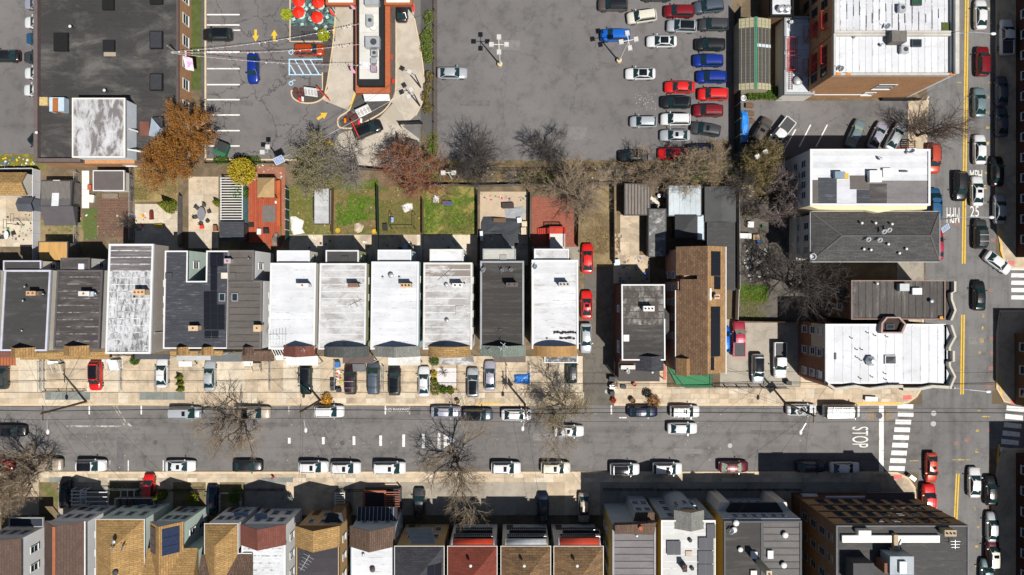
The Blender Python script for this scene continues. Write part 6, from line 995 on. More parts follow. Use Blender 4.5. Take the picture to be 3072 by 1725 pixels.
PC=dict(white=(.62,.62,.62),cream=(.60,.57,.47),silver=(.42,.44,.46),grey=(.16,.165,.175),dgrey=(.05,.052,.056),black=(.010,.010,.012),navy=(.008,.012,.035),red=(.58,.012,.010),dred=(.20,.008,.014),maroon=(.10,.012,.018),orange=(.42,.055,.008),blue=(.006,.03,.26),bright=(.01,.13,.55),teal=(.16,.23,.25),dgreen=(.010,.022,.02),lilac=(.36,.35,.42),slate=(.075,.095,.125),brown=(.11,.085,.075),beige=(.45,.38,.30),plum=(.03,.012,.018),brick=(.48,.06,.03),cobalt=(.02,.10,.22),pink=(.36,.03,.06))
def pnt(k):
    if k not in PAINT: PAINT[k]=paint('car_paint_'+k, PC[k], .0 if k in ('white','cream','black','red') else .25)
    return PAINT[k]
def car(kind,u,v,hd,colr,label,roof=None,sun=0,rack=0,cat=None,grp='parked cars',glass=None,z=.014,scale=1.0,cover=0):
    p=P(u,v,.75); cat=cat or {'suv':'car','sedan':'car','coupe':'car','hatch':'car','minivan':'minivan','pickup':'pickup truck','van':'van'}[kind]; nm={'suv':'parked_suv','pickup':'pickup_truck','van':'cargo_van','minivan':'minivan'}.get(kind,'parked_car')
    t=thing(nm,label,cat,(p.x,p.y,z),math.radians(hd),grp); t.scale=(scale,)*3; prev=None
    for name,me,mat,par,loc in KIND[kind]:
        o=bpy.data.objects.new(name,me); col.objects.link(o); o.location=loc; o.parent=prev if par=='prev' else t
        if par!='prev': prev=o
        if mat=='PAINT' or (glass and mat is CARGLASS and name in ('windshield','rear_window')):
            o.material_slots[0].link='OBJECT'; o.material_slots[0].material = pnt(roof if (roof and name=='cabin') else colr) if mat=='PAINT' else glass
    zt={'suv':1.79,'sedan':1.53,'coupe':1.44,'hatch':1.59,'minivan':1.84,'pickup':1.9,'van':2.36}[kind]
    def ex(name,mb,mat): me=mb.mesh(name); me.materials.append(mat); o=bpy.data.objects.new(name,me); link(o,t)
    x1,x2,wt,zr={'suv':(-1.86,.45,.70,1.68),'sedan':(-1.05,.35,.60,1.42),'coupe':(-.75,.15,.56,1.34),'hatch':(-1.5,.35,.62,1.48),'minivan':(-2.2,.75,.76,1.72),'pickup':(-.42,.75,.74,1.78),'van':(-2.78,1.3,.88,2.25)}[kind]
    if sun:
        a,b,hw=((-.38,.12,.58) if kind!='minivan' else (-.1,.4,.5)) if sun==1 else (x1+.12,x2-.02,.86); m=MB(); hw*=wt; nx,ny=6,6; vs=[]; lo=0
        for i in range(nx+1):
            for j in range(ny+1):
                x=a+(b-a)*i/nx; y=-hw+2*hw*j/ny; r=y/wt; q=max(0,min(1,(x-x1)/(x2-x1))); vs.append((x,y,zr+.063*(1-r*r)+.05*math.sin(math.pi*q)+.016))
        ix=lambda i,j:i*(ny+1)+j; m.add(vs,[(ix(i,j),ix(i+1,j),ix(i+1,j+1),ix(i,j+1)) for i in range(nx) for j in range(ny)]); ex('sunroof',m,glassm('roof_glass',(.008,.009,.011),.08))
    if rack==1:
        for x in (-1.2,-.2): ex('roof_bar',MB().bar((x,-.72,zt+.03),(x,.72,zt+.03),.06),GALV)
    if rack==2:
        for y in (-.3,.35):
            l=MB(); l.bar((-2.2,y-.18,zt+.1),(1.0,y-.18,zt+.1),.06); l.bar((-2.2,y+.18,zt+.1),(1.0,y+.18,zt+.1),.06)
            for i in range(10): l.bar((-2.1+i*.33,y-.18,zt+.1),(-2.1+i*.33,y+.18,zt+.1),.05)
            ex('ladder',l,GALV)
        for x in (-1.9,-.6,.7): ex('roof_bar',MB().bar((x,-.85,zt+.03),(x,.85,zt+.03),.07),GALV)
    if cover: ex('bed_cover',MB().box(-2.74,-.86,1.2,-.6,.86,1.30),DKGREY)
    return t
GL=CARGLASS_L
C=[
('sedan',14,168,180,'black','black sedan at the left edge crossing the store car park'),('sedan',116,10,180,'lilac','blue grey car at the top of the row behind the store'),('sedan',117,67,180,'white','topmost white car in the row behind the brick store'),('hatch',118,115,180,'cobalt','blue hatchback in the row behind the brick store'),('sedan',116,171,180,'dgrey','dark grey car in the row behind the brick store'),('sedan',117,219,180,'white','middle of three white cars behind the brick store'),('sedan',115,270,180,'white','lowest of three white cars behind the brick store'),('sedan',122,436,140,'dgreen','dark green car parked askew at the lower corner of the store'),
('suv',653,104,180,'black','black SUV in the diner bay under the pennant strings',None,2),('sedan',759,205,270,'blue','dark blue sedan driving down through the diner car park'),('suv',928,150,0,'orange','burnt orange SUV in the accessible bay beside the diner'),('suv',1104,389,22,'black','black SUV angled in the drive-through lane under a red bar',None,2),('sedan',1206,22,90,'black','black car half under the diner canopy in the right lane'),
('sedan',1357,219,0,'silver','lone silver sedan at the left side of the big car park'),('suv',1839,15,180,'brown','brown black SUV at the upper edge of the big car park','black'),('sedan',1970,-14,180,'dgrey','grey car cut by the upper border between red and brown SUVs'),('suv',1925,50,188,'cream','cream white SUV tilted in the upper car park'),('suv',2037,34,180,'dred','dark red SUV near the upper border of the car park'),('suv',2126,20,186,'slate','slate grey SUV in the upper right corner of the car park'),('suv',1846,106,180,'bright','bright blue SUV under the tall lamp post'),('suv',2045,79,178,'silver','silver SUV with black glass roof in the car park',None,2),('suv',2140,74,180,'dgrey','charcoal SUV against the fence, second from the top'),('sedan',1985,124,180,'white','white sedan with black roof below the cream SUV',None,2),('suv',2130,134,180,'black','black SUV against the fence above the two blue SUVs'),('suv',2124,182,180,'blue','upper of two royal blue SUVs against the fence'),('suv',2134,231,180,'blue','lower of two royal blue SUVs against the fence'),('sedan',1921,221,180,'white','white sedan with black roof standing alone mid car park',None,2),('sedan',2039,261,180,'red','bright red sedan left of the red SUV by the fence'),('suv',2138,283,180,'red','bright red SUV against the fence below the blue SUVs'),('suv',2027,307,180,'black','black SUV between the red sedan and white SUV',None,2),('suv',2124,332,180,'dred','crimson SUV against the fence beside the white SUV'),('suv',2026,358,180,'white','white SUV below the black one in the car park'),('hatch',1930,365,180,'silver','silver hatchback left of the white SUV in the car park'),('suv',2116,388,172,'dgrey','dark grey tilted SUV near the fence corner',None,1),('sedan',2025,406,180,'silver','pale silver sedan with sunroof above the red sedan',None,1),('sedan',1899,468,180,'black','black sedan among branches at the lower edge of the car park'),('sedan',2019,461,180,'red','red sedan in the lowest row under bare branches'),('hatch',2101,449,180,'navy','navy black car half hidden by branches at the fence corner'),
('suv',2283,393,59,'brown','brown grey SUV beside the blue tarp',None,1),('pickup',2339,402,232,'white','white pickup truck with dark covered bed in angled bay',None,0,0),('sedan',2566,401,66,'teal','green grey car in the angled bays, left of three',None,0,0,GL),('sedan',2632,407,64,'lilac','mauve grey car in the angled bays, middle of three'),('sedan',2686,410,62,'silver','pale silver car in the angled bays beside the slatted stairs'),
('sedan',2942,43,90,'white','white car with orange roof panel at the top of the crossing road'),('suv',2947,184,90,'dred','deep red SUV on the crossing road beside the white truck'),('sedan',2938,308,90,'teal','pale teal sedan on the crossing road'),('sedan',2939,448,90,'white','white sedan on the crossing road beside the bare tree'),('pickup',3018,112,90,'white','white covered pickup truck parked half in shade, upper right','white'),('sedan',3005,273,90,'slate','upper of two blue grey sedans parked in the right hand shade'),('sedan',3005,366,90,'slate','lower of two blue grey sedans parked in the right hand shade'),('sedan',2992,514,90,'black','black car wholly in shade beside the MPH lettering'),('suv',2880,559,270,'black','black SUV straddling the double yellow line'),('sedan',2931,573,90,'white','white sedan with sunroof covering the road lettering',None,1),('sedan',2999,627,90,'silver','silver sedan parked at the shade edge by the 25 marking'),('suv',2940,702,90,'dgrey','dark grey SUV waiting behind the 25 marking','dgrey',0,1),('suv',2800,476,270,'brick','orange red SUV tucked beside the brick pavement'),('minivan',2801,612,90,'cobalt','blue van beside the red brick pavement'),('sedan',2812,734,90,'pink','crimson car mostly hidden under the grey hip roof'),('sedan',2994,788,324,'white','white sedan turning into the side road'),('sedan',2937,887,90,'black','glossy black sedan driving between the yellow lines'),
('sedan',2794,1403,270,'brick','orange red sedan beside the crosswalk with dark sunroof',None,1),('pickup',2785,1505,90,'red','bright red pickup truck beside the apartment block canopy','red'),('sedan',2923,1447,90,'white','white sedan driving up beside the lower yellow lines'),('sedan',2974,1472,90,'black','black car in deep shade right of the white sedan'),('sedan',2977,1581,90,'silver','silver sedan half in shade, lower right kerb'),('suv',2977,1661,90,'maroon','maroon car with cream roof, lower right kerb','cream',1),('sedan',2960,1722,90,'teal','teal car cut by the lower border at the right kerb'),
('sedan',34,1293,0,'black','black sedan driving at the left edge of the street'),('minivan',556,1238,0,'silver','silver minivan at the upper kerb left of the branching tree',None,1),('pickup',758,1238,0,'beige','beige pickup truck beneath the bare street tree'),('suv',988,1234,0,'white','white SUV at the upper kerb by the orange cone tree pit'),('sedan',1338,1235,0,'lilac','lilac grey sedan at the upper kerb right of NO PARKING'),('suv',1434,1244,0,'slate','slate blue SUV at the yellow kerb',None,2),('sedan',1549,1244,0,'white','white sedan at the upper kerb under the pole and wires'),('sedan',1707,1293,0,'white','white car driving mid street under the budding tree',None,1),('sedan',1928,1234,0,'navy','dark navy sedan at the upper kerb by the red shrub'),('suv',2054,1234,0,'white','white SUV with roof bars at the upper kerb',None,1,1),('sedan',2047,1285,0,'white','white sedan driving beside the parked white SUV'),('sedan',2405,1229,0,'white','white car under the pole-top solar panel'),('van',2524,1233,0,'white','white cargo van with ladders on its roof',None,0,2),
('sedan',-4,1398,0,'red','red car cut by the left border at the lower kerb'),('pickup',134,1394,0,'beige','dark bedded beige pickup under the leftmost tree'),('suv',274,1396,0,'white','white SUV with black roof at the lower kerb, far left',None,2),('sedan',542,1398,0,'white','white sedan with sunroof at the lower kerb left of the black one',None,1),('sedan',743,1398,0,'black','glossy black sedan at the lower kerb'),('suv',941,1400,0,'white','left of two white SUVs bumper to bumper at the lower kerb',None,1),('suv',1038,1403,0,'white','right of two white SUVs bumper to bumper at the lower kerb',None,1),('minivan',1169,1403,0,'white','white minivan at the lower kerb left of the big street tree',None,1),('suv',1518,1403,0,'white','white SUV at the lower kerb right of the big street tree',None,1),('suv',1667,1403,0,'cream','cream SUV at the lower kerb, dark sunroof',None,1),('suv',1874,1407,0,'white','white SUV with black glass roof at the lower kerb',None,2),('suv',2002,1405,0,'white','white SUV with red rear lights at the shade edge',None,1),('sedan',2200,1400,0,'maroon','maroon sedan at the lower kerb',None,0,0,GL),('sedan',2534,1403,0,'white','white sedan parked in the apartment block\'s shade'),('sedan',2433,1400,0,'navy','dark car hidden in the apartment block\'s shade'),
('hatch',6,1127,90,'dgrey','dark grey car in the leftmost front court'),('suv',287,1127,270,'red','red SUV in the front court of the patchy white roof house',None,2),('sedan',486,1118,90,'white','white sedan in the front court beside three evergreens'),('sedan',629,1127,90,'silver','silver sedan in the front court under the slate porch'),('suv',918,1139,270,'dgreen','dark green SUV in the front court right of the bare tree',None,2),('suv',1052,1138,90,'plum','plum black SUV parked beside the bins',None,0,1),('minivan',1121,1134,90,'slate','slate blue minivan between plum and black SUVs'),('suv',1184,1141,90,'black','black SUV before the clean white roof house',None,2),('sedan',1272,1144,90,'white','white sedan beside the little flower garden'),('suv',1419,1148,90,'silver','silver SUV with dark roof right of the flower garden',None,2),('sedan',1470,1127,90,'lilac','lilac silver sedan before the dark roofed house'),('hatch',1715,1108,90,'black','black car tucked under the porch by the budding tree'),('sedan',1762,775,90,'red','red sedan at the top of the alley'),('coupe',1760,914,90,'red','red coupe with sunroof halfway down the alley',None,1),('sedan',1758,1015,270,'silver','silver sedan in the alley beside the tar streaked roof'),('pickup',2216,1016,90,'pink','crimson pink pickup truck beside the brown gabled house',None,0,0,GL),('suv',2273,1106,270,'silver','silver SUV nose down in the concrete drive',None,2),('pickup',2339,1080,270,'white','white rack truck beside the brick corner building','white'),('hatch',2172,1016,90,'bright','blue car mostly hidden under the brown gabled eave'),
('hatch',447,1462,90,'red','small red car before the solar gable house'),('sedan',196,1480,90,'black','black car in the shaded drive beside the white porch railings'),('sedan',636,1500,90,'navy','dark car in the shaded drive between the tan hip houses'),('sedan',1258,1509,90,'dgrey','dark car before the slate hip roofed house'),('sedan',1629,1523,90,'navy','navy car before the white awning house, in shade'),('sedan',1752,1523,270,'beige','pale beige car before the right hand red awning, in shade')]
for c in C:
    c=list(c)+[None]*(9-len(c)); car(c[0],c[1],c[2],c[3],c[4],c[5],c[6],c[7] or 0,c[8] or 0,glass=c[9] if len(c)>9 else None)
# loads belonging to single vehicles are built as their own things
def bars(u0,v0,u1,v1,z,n,mat,name,label,cat,vert=True):
    a=R(u0,v0,u1,v1,z); t=thing(name,label,cat,((a[0]+a[2])/2,(a[1]+a[3])/2,0))
    for i in range(n):
        s=(i+.5)/n
        if vert: obj('beam',MB().box(a[0]+(a[2]-a[0])*s-.06,a[1],z-.1,a[0]+(a[2]-a[0])*s+.06,a[3],z),mat,t)
        else: obj('beam',MB().box(a[0],a[1]+(a[3]-a[1])*s-.06,z-.1,a[2],a[1]+(a[3]-a[1])*s+.06,z),mat,t)
    for x in (a[0]+.1,a[2]-.1):
        for y in (a[1]+.1,a[3]-.1): obj('post',MB().box(x-.06,y-.06,0,x+.06,y+.06,z-.1),mat,t)
    for x in ((a[0]+.1,a[2]-.1) if not vert else ()): obj('rail',MB().box(x-.06,a[1],z-.22,x+.06,a[3],z-.1),mat,t)
    for y in ((a[1]+.1,a[3]-.1) if vert else ()): obj('rail',MB().box(a[0],y-.06,z-.22,a[2],y+.06,z-.1),mat,t)
    return t
# ---------------------------------------------------------------- trees and plants
BARK=plain('bark_dark',(.075,.06,.05),.95,.35,3); BARK_G=plain('bark_grey',(.20,.175,.15),.95,.3,3); TWIG_B=plain('twig_brown',(.31,.235,.16),.95,.3,1.2); TWIG_G=plain('twig_grey',(.27,.235,.205),.95,.3,1.2); TWIG_D=plain('twig_dark',(.085,.075,.068),.95,.3,1.2)
LF_OR=leafm('leaf_rust',(.17,.07,.015),(.26,.105,.02),(.34,.16,.03)); LF_RED=leafm('leaf_red_brown',(.16,.05,.02),(.25,.08,.03),(.36,.14,.05)); LF_OL=leafm('leaf_olive',(.12,.11,.03),(.20,.18,.055),(.28,.26,.09)); LF_BUD=leafm('leaf_bud',(.20,.15,.07),(.28,.215,.10),(.36,.28,.14)); LF_GOLD=leafm('leaf_gold',(.30,.22,.02),(.42,.31,.02),(.50,.40,.05)); LF_LIME=leafm('leaf_lime',(.20,.24,.01),(.32,.36,.015),(.42,.44,.03)); LF_GRN=leafm('leaf_green',(.035,.07,.012),(.07,.12,.02),(.12,.19,.03)); LF_YG=leafm('leaf_yellow_green',(.08,.10,.012),(.14,.16,.02),(.22,.24,.03)); LF_HEDGE=leafm('leaf_hedge',(.06,.09,.015),(.12,.16,.03),(.20,.24,.06)); LF_BRN=leafm('leaf_brown_green',(.10,.08,.03),(.17,.13,.05),(.15,.16,.04)); LF_DRY=leafm('leaf_dry',(.20,.14,.07),(.30,.22,.11),(.38,.28,.15))
def gentree(seed,h,r,trunk=.25,dens=1.0,leaf=0,leafsize=.16,flat=.8,lean=(0,0),twr=.014,levels=4):
    rn=random.Random(seed); tb=MB(); tw=MB(); lf=MB()
    def twig(p,d,l):
        q=p+d*l+Vector((rn.uniform(-.2,.2),rn.uniform(-.2,.2),rn.uniform(-.1,.15)))*l; x=d.orthogonal().normalized()*twr; y=x.cross(d).normalized()*twr; m=(p+q)/2+Vector((rn.uniform(-.1,.1),rn.uniform(-.1,.1),rn.uniform(-.05,.1)))*l
        tw.add([p+x,p-x*.5+y,p-x*.5-y,m+x*.7,m-x*.35+y*.7,m-x*.35-y*.7,q],[(0,1,4,3),(1,2,5,4),(2,0,3,5),(3,4,6),(4,5,6),(5,3,6)])
        for _ in range(leaf):
            c=p+(q-p)*rn.random()+Vector((rn.gauss(0,.14),rn.gauss(0,.14),rn.gauss(0,.12))); a=Vector((rn.gauss(0,1),rn.gauss(0,1),rn.gauss(0,1))).normalized()*leafsize*rn.uniform(.5,1.1); b=a.orthogonal().normalized()*leafsize*rn.uniform(.3,.7); b=Matrix.Rotation(rn.uniform(0,6.28),3,a.normalized())@b; lf.add([c-a,c+b,c+a,c-b],[(0,1,2,3)])
        return q
    def branch(p,d,l,rad,lev):
        n=5 if lev<2 else 3; pts=[p]; dd=d.copy(); seg=4 if lev<3 else 3
        for i in range(seg):
            dd=(dd+Vector((rn.gauss(0,.16),rn.gauss(0,.16),rn.gauss(.03,.1)))).normalized(); pts.append(pts[-1]+dd*l/seg)
        if lev>=levels:
            twig(p,d,l); return
        (tb if lev<3 else tw).tube(pts,[rad*(1-.75*i/seg) for i in range(seg+1)],n,cap=False)
        nb=int((6,6,7,6 if not leaf else 8)[min(lev,3)]*dens+rn.random())
        for i in range(nb):
            s=.25+.75*(i+rn.random())/nb; k=min(int(s*seg),seg-1); f=s*seg-k; q=pts[k]*(1-f)+pts[k+1]*f
            ax=dd.orthogonal().normalized(); ax=Matrix.Rotation(rn.uniform(0,6.283),3,dd)@ax; nd=(dd*rn.uniform(.5,.9)+ax*rn.uniform(.6,1.0)); nd.z=nd.z*flat+.1; branch(q,nd.normalized(),l*rn.uniform(.45,.72),rad*.5,lev+1)
        branch(pts[-1],dd,l*.5,rad*.3,lev+1)
    th=h*trunk; top=Vector((lean[0]*.4,lean[1]*.4,th)); tr=.022*h+.06
    tb.tube([(0,0,-.1),(0,0,th*.4),top],[tr*1.25,tr,tr*.85],8,cap=False); nl=rn.randint(4,6)
    for i in range(nl):
        a=6.283*(i+rn.uniform(-.25,.25))/nl; s=rn.uniform(.65,1.0); e=Vector((math.cos(a)*r*.72*s+lean[0],math.sin(a)*r*.72*s+lean[1],h*rn.uniform(.62,.9))); d=e-top; branch(top-Vector((0,0,rn.uniform(0,th*.25))),d.normalized(),d.length*.8,tr*.72,1)
    e=Vector((lean[0],lean[1],h))-top; branch(top,e.normalized(),e.length*.75,tr*.6,1)
    return tb,tw,lf
def tree(label,u,v,h,rpx,seed,bark,twm,leaf=0,lm=None,ls=.16,dens=1.0,grp='bare trees',zc=.55,lean=(0,0),twr=.014,flat=.8,cat='tree',name='bare_tree',levels=4,trunk=.25):
    p=P(u,v,h*zc); p.z=0; r=rpx/S*(1-h*.8/HC); tb,tw,lf=gentree(seed,h,r,trunk,dens,leaf,ls,flat,lean,twr,levels)
    t=thing(name,label,cat,p,random.uniform(0,6.28) if lean==(0,0) else 0,grp)
    for nm,mb,m in (('trunk',tb,bark),('twigs',tw,twm),('crown',lf,lm)):
        if mb.f: me=mb.mesh(nm); me.materials.append(m); link(bpy.data.objects.new(nm,me),t)
    return t
tree('large rust brown leafy tree at the corner of the brick store',548,432,10.5,112,1,BARK,TWIG_B,14,LF_OR,.13,1.0,'leafing trees')
tree('olive budding tree behind the long grey shed',935,508,8.5,100,2,BARK_G,TWIG_G,2,LF_OL,.13,1.05,'leafing trees')
tree('bare grey tree beside the drive-through exit',1062,492,8.5,92,3,BARK_G,TWIG_G,dens=.95)
tree('red brown leafing tree right of the drive-through exit',1245,532,9.5,100,4,BARK_G,TWIG_G,5,LF_RED,.12,1.0,'leafing trees')
tree('dark bare tree leaning over the big car park edge, left',1450,500,9,105,5,BARK,TWIG_D,dens=1.0,lean=(-.2,.8))
tree('wide pale bare tree above the red brick patio',1742,582,9,122,6,BARK_G,TWIG_B,dens=1.12)
tree('small dark bare tree at the car park edge, left of the black sedan',1640,458,6.5,62,7,BARK,TWIG_D,dens=.95)
tree('bare scrub tree behind the weathered plank shed',1940,505,7,80,8,BARK,TWIG_B,dens=.9)
tree('tangled bare tree over the pale blue garage',2090,515,8,95,9,BARK_G,TWIG_B,1,LF_DRY,.1,dens=1.0)
tree('brown green bushy tree beside the angled parking bays',2272,485,7.0,62,10,BARK,TWIG_B,4,LF_BRN,.12,1.05,'leafing trees')
tree('pale bare tree against the pale west wall',2362,585,8.5,72,11,BARK_G,plain('twig_pinkish',(.24,.185,.165),.95,.3,1.2),dens=1.1)
tree('small bare tree at the end of the garden path',2225,560,6.5,58,21,BARK,TWIG_D,dens=.9)
tree('large dark bare tree shading the garden behind the corner building',2420,862,11,150,12,BARK,TWIG_D,dens=1.0)
tree('bare dark tree in the narrow garden below the grass',2290,800,7,70,22,BARK,TWIG_D,dens=.85)
tree('bare brown tree on the crossing road corner below the orange building',2800,388,8,88,13,BARK,plain('twig_umber',(.15,.11,.085),.95,.3,1.2),dens=1.0)
tree('bare street tree arching over the beige pickup',712,1262,9.5,130,14,BARK,TWIG_B,1,LF_DRY,.06,dens=.88,lean=(-.8,-1.2),grp='street trees')
tree('big budding street tree at the lower kerb by the triangle marking',1366,1402,10,138,15,BARK,TWIG_B,1,LF_BUD,.06,dens=.9,grp='street trees')
tree('olive budding street tree by the alley mouth',1700,1238,9.5,126,16,BARK_G,TWIG_B,2,leafm('leaf_khaki',(.19,.155,.07),(.27,.225,.11),(.36,.30,.16)),.09,dens=.92,grp='street trees')
tree('bare dry street tree at the lower left kerb',38,1432,10.5,135,17,BARK,TWIG_B,1,LF_DRY,.07,dens=.95,grp='street trees')
tree('budding tree at the bottom left corner before the white house',18,1490,7,70,18,BARK_G,TWIG_B,1,LF_DRY,.09,dens=1.0,grp='street trees')
tree('tiny bare tree on the brown brick patio',385,668,4,30,19,BARK,TWIG_D,dens=.8,levels=3)
def puff(label,u,v,r,h,lm,n,seed,cat='shrub',name='shrub',grp='shrubs',ls=.12,cone=False,z0=0,stem=True,sx=1.0,sy=1.0,zc=.5):
    rn=random.Random(seed); p=P(u,v,z0+h*zc); p.z=0; t=thing(name,label,cat,p,0,grp); c=MB(); R_=r/S
    for _ in range(n):
        if cone: f=rn.random()**.6; z=z0+h*(1-f); rad=R_*(f*.95+.06)*rn.uniform(.72,1.06); a=rn.uniform(0,6.283); q=Vector((math.cos(a)*rad*sx,math.sin(a)*rad*sy,z))
        else:
            d=Vector((rn.gauss(0,1),rn.gauss(0,1),rn.gauss(0,1))).normalized()*(rn.uniform(.6,1.04)); q=Vector((d.x*R_*sx,d.y*R_*sy,z0+h*.5+d.z*h*.5)); q.z=max(q.z,.04)
        a=Vector((rn.gauss(0,1),rn.gauss(0,1),rn.gauss(.3,1))).normalized()*ls*rn.uniform(.6,1.2); b=Matrix.Rotation(rn.uniform(0,6.28),3,a.normalized())@(a.orthogonal().normalized()*ls*rn.uniform(.4,.8)); c.add([q-a,q+b,q+a,q-b],[(0,1,2,3)])
    me=c.mesh('crown'); me.materials.append(lm); link(bpy.data.objects.new('crown',me),t)
    s=MB().tube([(0,0,-.05),(0,0,z0+h*.6)],[.06+.02*h,.02],6); me=s.mesh('trunk'); me.materials.append(BARK); link(bpy.data.objects.new('trunk',me),t); return t
puff('clipped lime green ball tree left of the red umbrellas',860,43,17,1.7,LF_LIME,700,1,'tree','ball_tree','ball trees',.12,z0=1.2); puff('clipped lime green ball tree right of the umbrellas',971,105,18,1.8,LF_LIME,700,2,'tree','ball_tree','ball trees',.12,z0=1.2)
puff('golden leafed small tree beside the pergola',726,515,40,4,LF_GOLD,2600,3,'tree','small_tree','leafing trees',.14,z0=1.0); puff('feathery green shrub beside the white pergola',718,578,26,2.2,LF_GRN,900,4,'shrub','shrub','shrubs',.2,z0=.3)
puff('tall conical evergreen on the pale toy strewn patio',500,616,22,4.6,LF_YG,2200,5,'tree','conifer','conifers',.13,cone=True,zc=.35); puff('small conical evergreen beside the patio table',650,608,12,2.6,LF_YG,700,6,'tree','conifer','conifers',.12,cone=True,zc=.35)
for i,v in enumerate((1131,1150,1168)): puff(('upper','middle','lower')[i]+' of three small evergreens by the white sedan',535+i*2,v,10,2.0,LF_YG,600,7+i,'tree','conifer','conifers',.12,cone=True,zc=.4)
puff('dark green shrub beside the slate porch of the tall taupe house',404,1081,14,1.4,LF_GRN,700,11); puff('conical evergreen in the shaded court before the solar gable',476,1490,16,3.8,LF_YG,1300,12,'tree','conifer','conifers',.13,cone=True,zc=.4); puff('round golden green bush in the small front garden left of the shaded drive',578,1496,18,1.9,LF_YG,900,13); puff('round green bush in the white edged front garden',704,1488,20,2.0,LF_GRN,1000,14); puff('silvery bush in the shaded front garden right of the tan steps',864,1498,12,2.0,leafm('leaf_silver',(.2,.24,.2),(.3,.34,.3),(.4,.44,.4)),500,15)
for i,(u,v,r,m) in enumerate(((1303,1083,15,LF_GRN),(1307,1168,19,LF_YG),(1302,1122,9,LF_GOLD),(1330,1170,12,LF_GRN),(1352,1172,11,LF_YG),(1303,1145,10,LF_YG))): puff(('bright green bush at the top left of the flower garden','round yellow green bush at the lower left of the flower garden','orange tipped plant on the left of the flower garden','dark green plant along the lower edge of the flower garden, left','yellow green plant along the lower edge of the flower garden, right','small bush midway down the left of the flower garden')[i],u,v,r,1.1,m,500,20+i)
tree('leafless round bush in the white gravel of the flower garden',1330,1119,1.6,16,31,BARK,TWIG_B,dens=.9,levels=3,cat='shrub',name='bare_shrub',grp='shrubs',twr=.012)
HP=[(1286,52,16,22),(1285,100,15,22),(1276,112,16,16),(1284,138,14,20),(1277,146,15,16),(1285,172,15,20),(1287,228,12,16),(1284,262,12,18),(1277,290,13,18),(1283,322,14,20)]
for i,(u,v,r,r2) in enumerate(HP): puff('clipped green hedge ball by the diner fence, '+('first','second','third','fourth','fifth','sixth','seventh','eighth','ninth','lowest')[i]+' from the top',u,v,r,1.5,LF_HEDGE if i<6 else LF_BRN,420,40+i,'shrub','hedge_ball','hedge balls',.13,sy=r2/r)
for i,(u,r) in enumerate(((652,12),(664,12),(676,12),(738,13),(752,13),(768,14))): puff('low dark green hedge mound below the green dumpster, '+('first','second','third','fourth','fifth','last')[i]+' from the left',u,481,r,.8,LF_GRN,300,60+i,'shrub','hedge_mound','hedge mounds',.12)
puff('bright green bush below the lane exit arrow',905,472,15,1.6,LF_YG,600,70); puff('dark shrub above the hedge mounds',714,474,14,1.2,leafm('leaf_dark',(.03,.03,.03),(.05,.055,.05),(.08,.08,.07)),400,71); puff('yellow green shrub at the top right corner of the long shed',1010,512,30,1.6,LF_YG,800,72)
# clipped turf-topped hedges by the shed
for u0,v0,u1,v1,lab in ((2245,258,2346,297,'thick clipped hedge below the long dark shed'),(2290,440,2325,472,'small square hedge below the white pickup')):
    rn=random.Random(5); c=P((u0+u1)/2,(v0+v1)/2,1.2); c.z=0; a=R(u0,v0,u1,v1,1.2); m=MB()
    for _ in range(2600 if u1-u0>50 else 900):
        x,y,z=rn.uniform(a[0],a[2])-c.x,rn.uniform(a[1],a[3])-c.y,1.3*rn.random()**.3; d=Vector((rn.gauss(0,1),rn.gauss(0,1),rn.gauss(0,1))).normalized()*.12; e=d.orthogonal().normalized()*.07; q=Vector((x,y,z)); m.add([q-d,q+e,q+d,q-e],[(0,1,2,3)])
    t=thing('clipped_hedge',lab,'hedge',c); me=m.mesh('crown'); me.materials.append(LF_GRN); link(bpy.data.objects.new('crown',me),t)
# grass, scrub, leaf litter: uncountable
def tufts(name,label,regions,n,h,lm,seed,wide=.035,spread=.12):
    rn=random.Random(seed); m=MB(); ar=[(u1-u0)*(v1-v0) for u0,v0,u1,v1 in regions]; A=sum(ar)
    for (u0,v0,u1,v1),a in zip(regions,ar):
        for _ in range(int(n*a/A)):
            p=P(rn.uniform(u0,u1),rn.uniform(v0,v1)); k=(math.sin(p.x*1.3+seed)+math.sin(p.y*1.7+seed*2)+math.sin(p.x*.5-p.y*.8))/3
            if k<rn.uniform(-.9,.15): continue
            hh=h*rn.uniform(.5,1.3); a_=rn.uniform(0,6.283); dx,dy=math.cos(a_)*wide,math.sin(a_)*wide; q=(p.x+rn.gauss(0,spread),p.y+rn.gauss(0,spread),hh); m.add([(p.x-dx,p.y-dy,.03),(p.x+dx,p.y+dy,.03),q],[(0,1,2)])
    o=obj(name,m,lm,kind='stuff'); o['label']=label; o['category']='grass'; return o
GRN_G=leafm('grass_green',(.07,.15,.012),(.12,.24,.02),(.19,.33,.03)); OLV_G=leafm('grass_olive',(.12,.13,.03),(.17,.17,.04),(.24,.21,.06)); DRY_G=leafm('grass_dry',(.15,.105,.05),(.22,.155,.075),(.31,.225,.11))
tufts('grass','bright green grass in the back yards',[(1275,600,1300,705),(1295,592,1425,700),(1040,590,1130,660),(1010,620,1090,700),(2210,855,2303,905)],25000,.18,GRN_G,1,.05,.1)
tufts('grass','olive grass and weeds on the back lawns',[(870,560,940,700),(1005,560,1130,600),(1140,600,1260,700),(405,560,440,600),(-40,466,135,508),(1190,520,1320,570),(2210,880,2300,960)],26000,.15,OLV_G,2,.045,.12)
tufts('dry_scrub','dry grass and leaf litter along the rear fence line',[(1262,380,1312,480),(1310,490,2195,556),(1735,640,1840,760),(405,508,535,600),(1330,640,1420,700),(2120,420,2190,470),(2205,480,2330,596)],36000,.22,DRY_G,3,.04,.22)
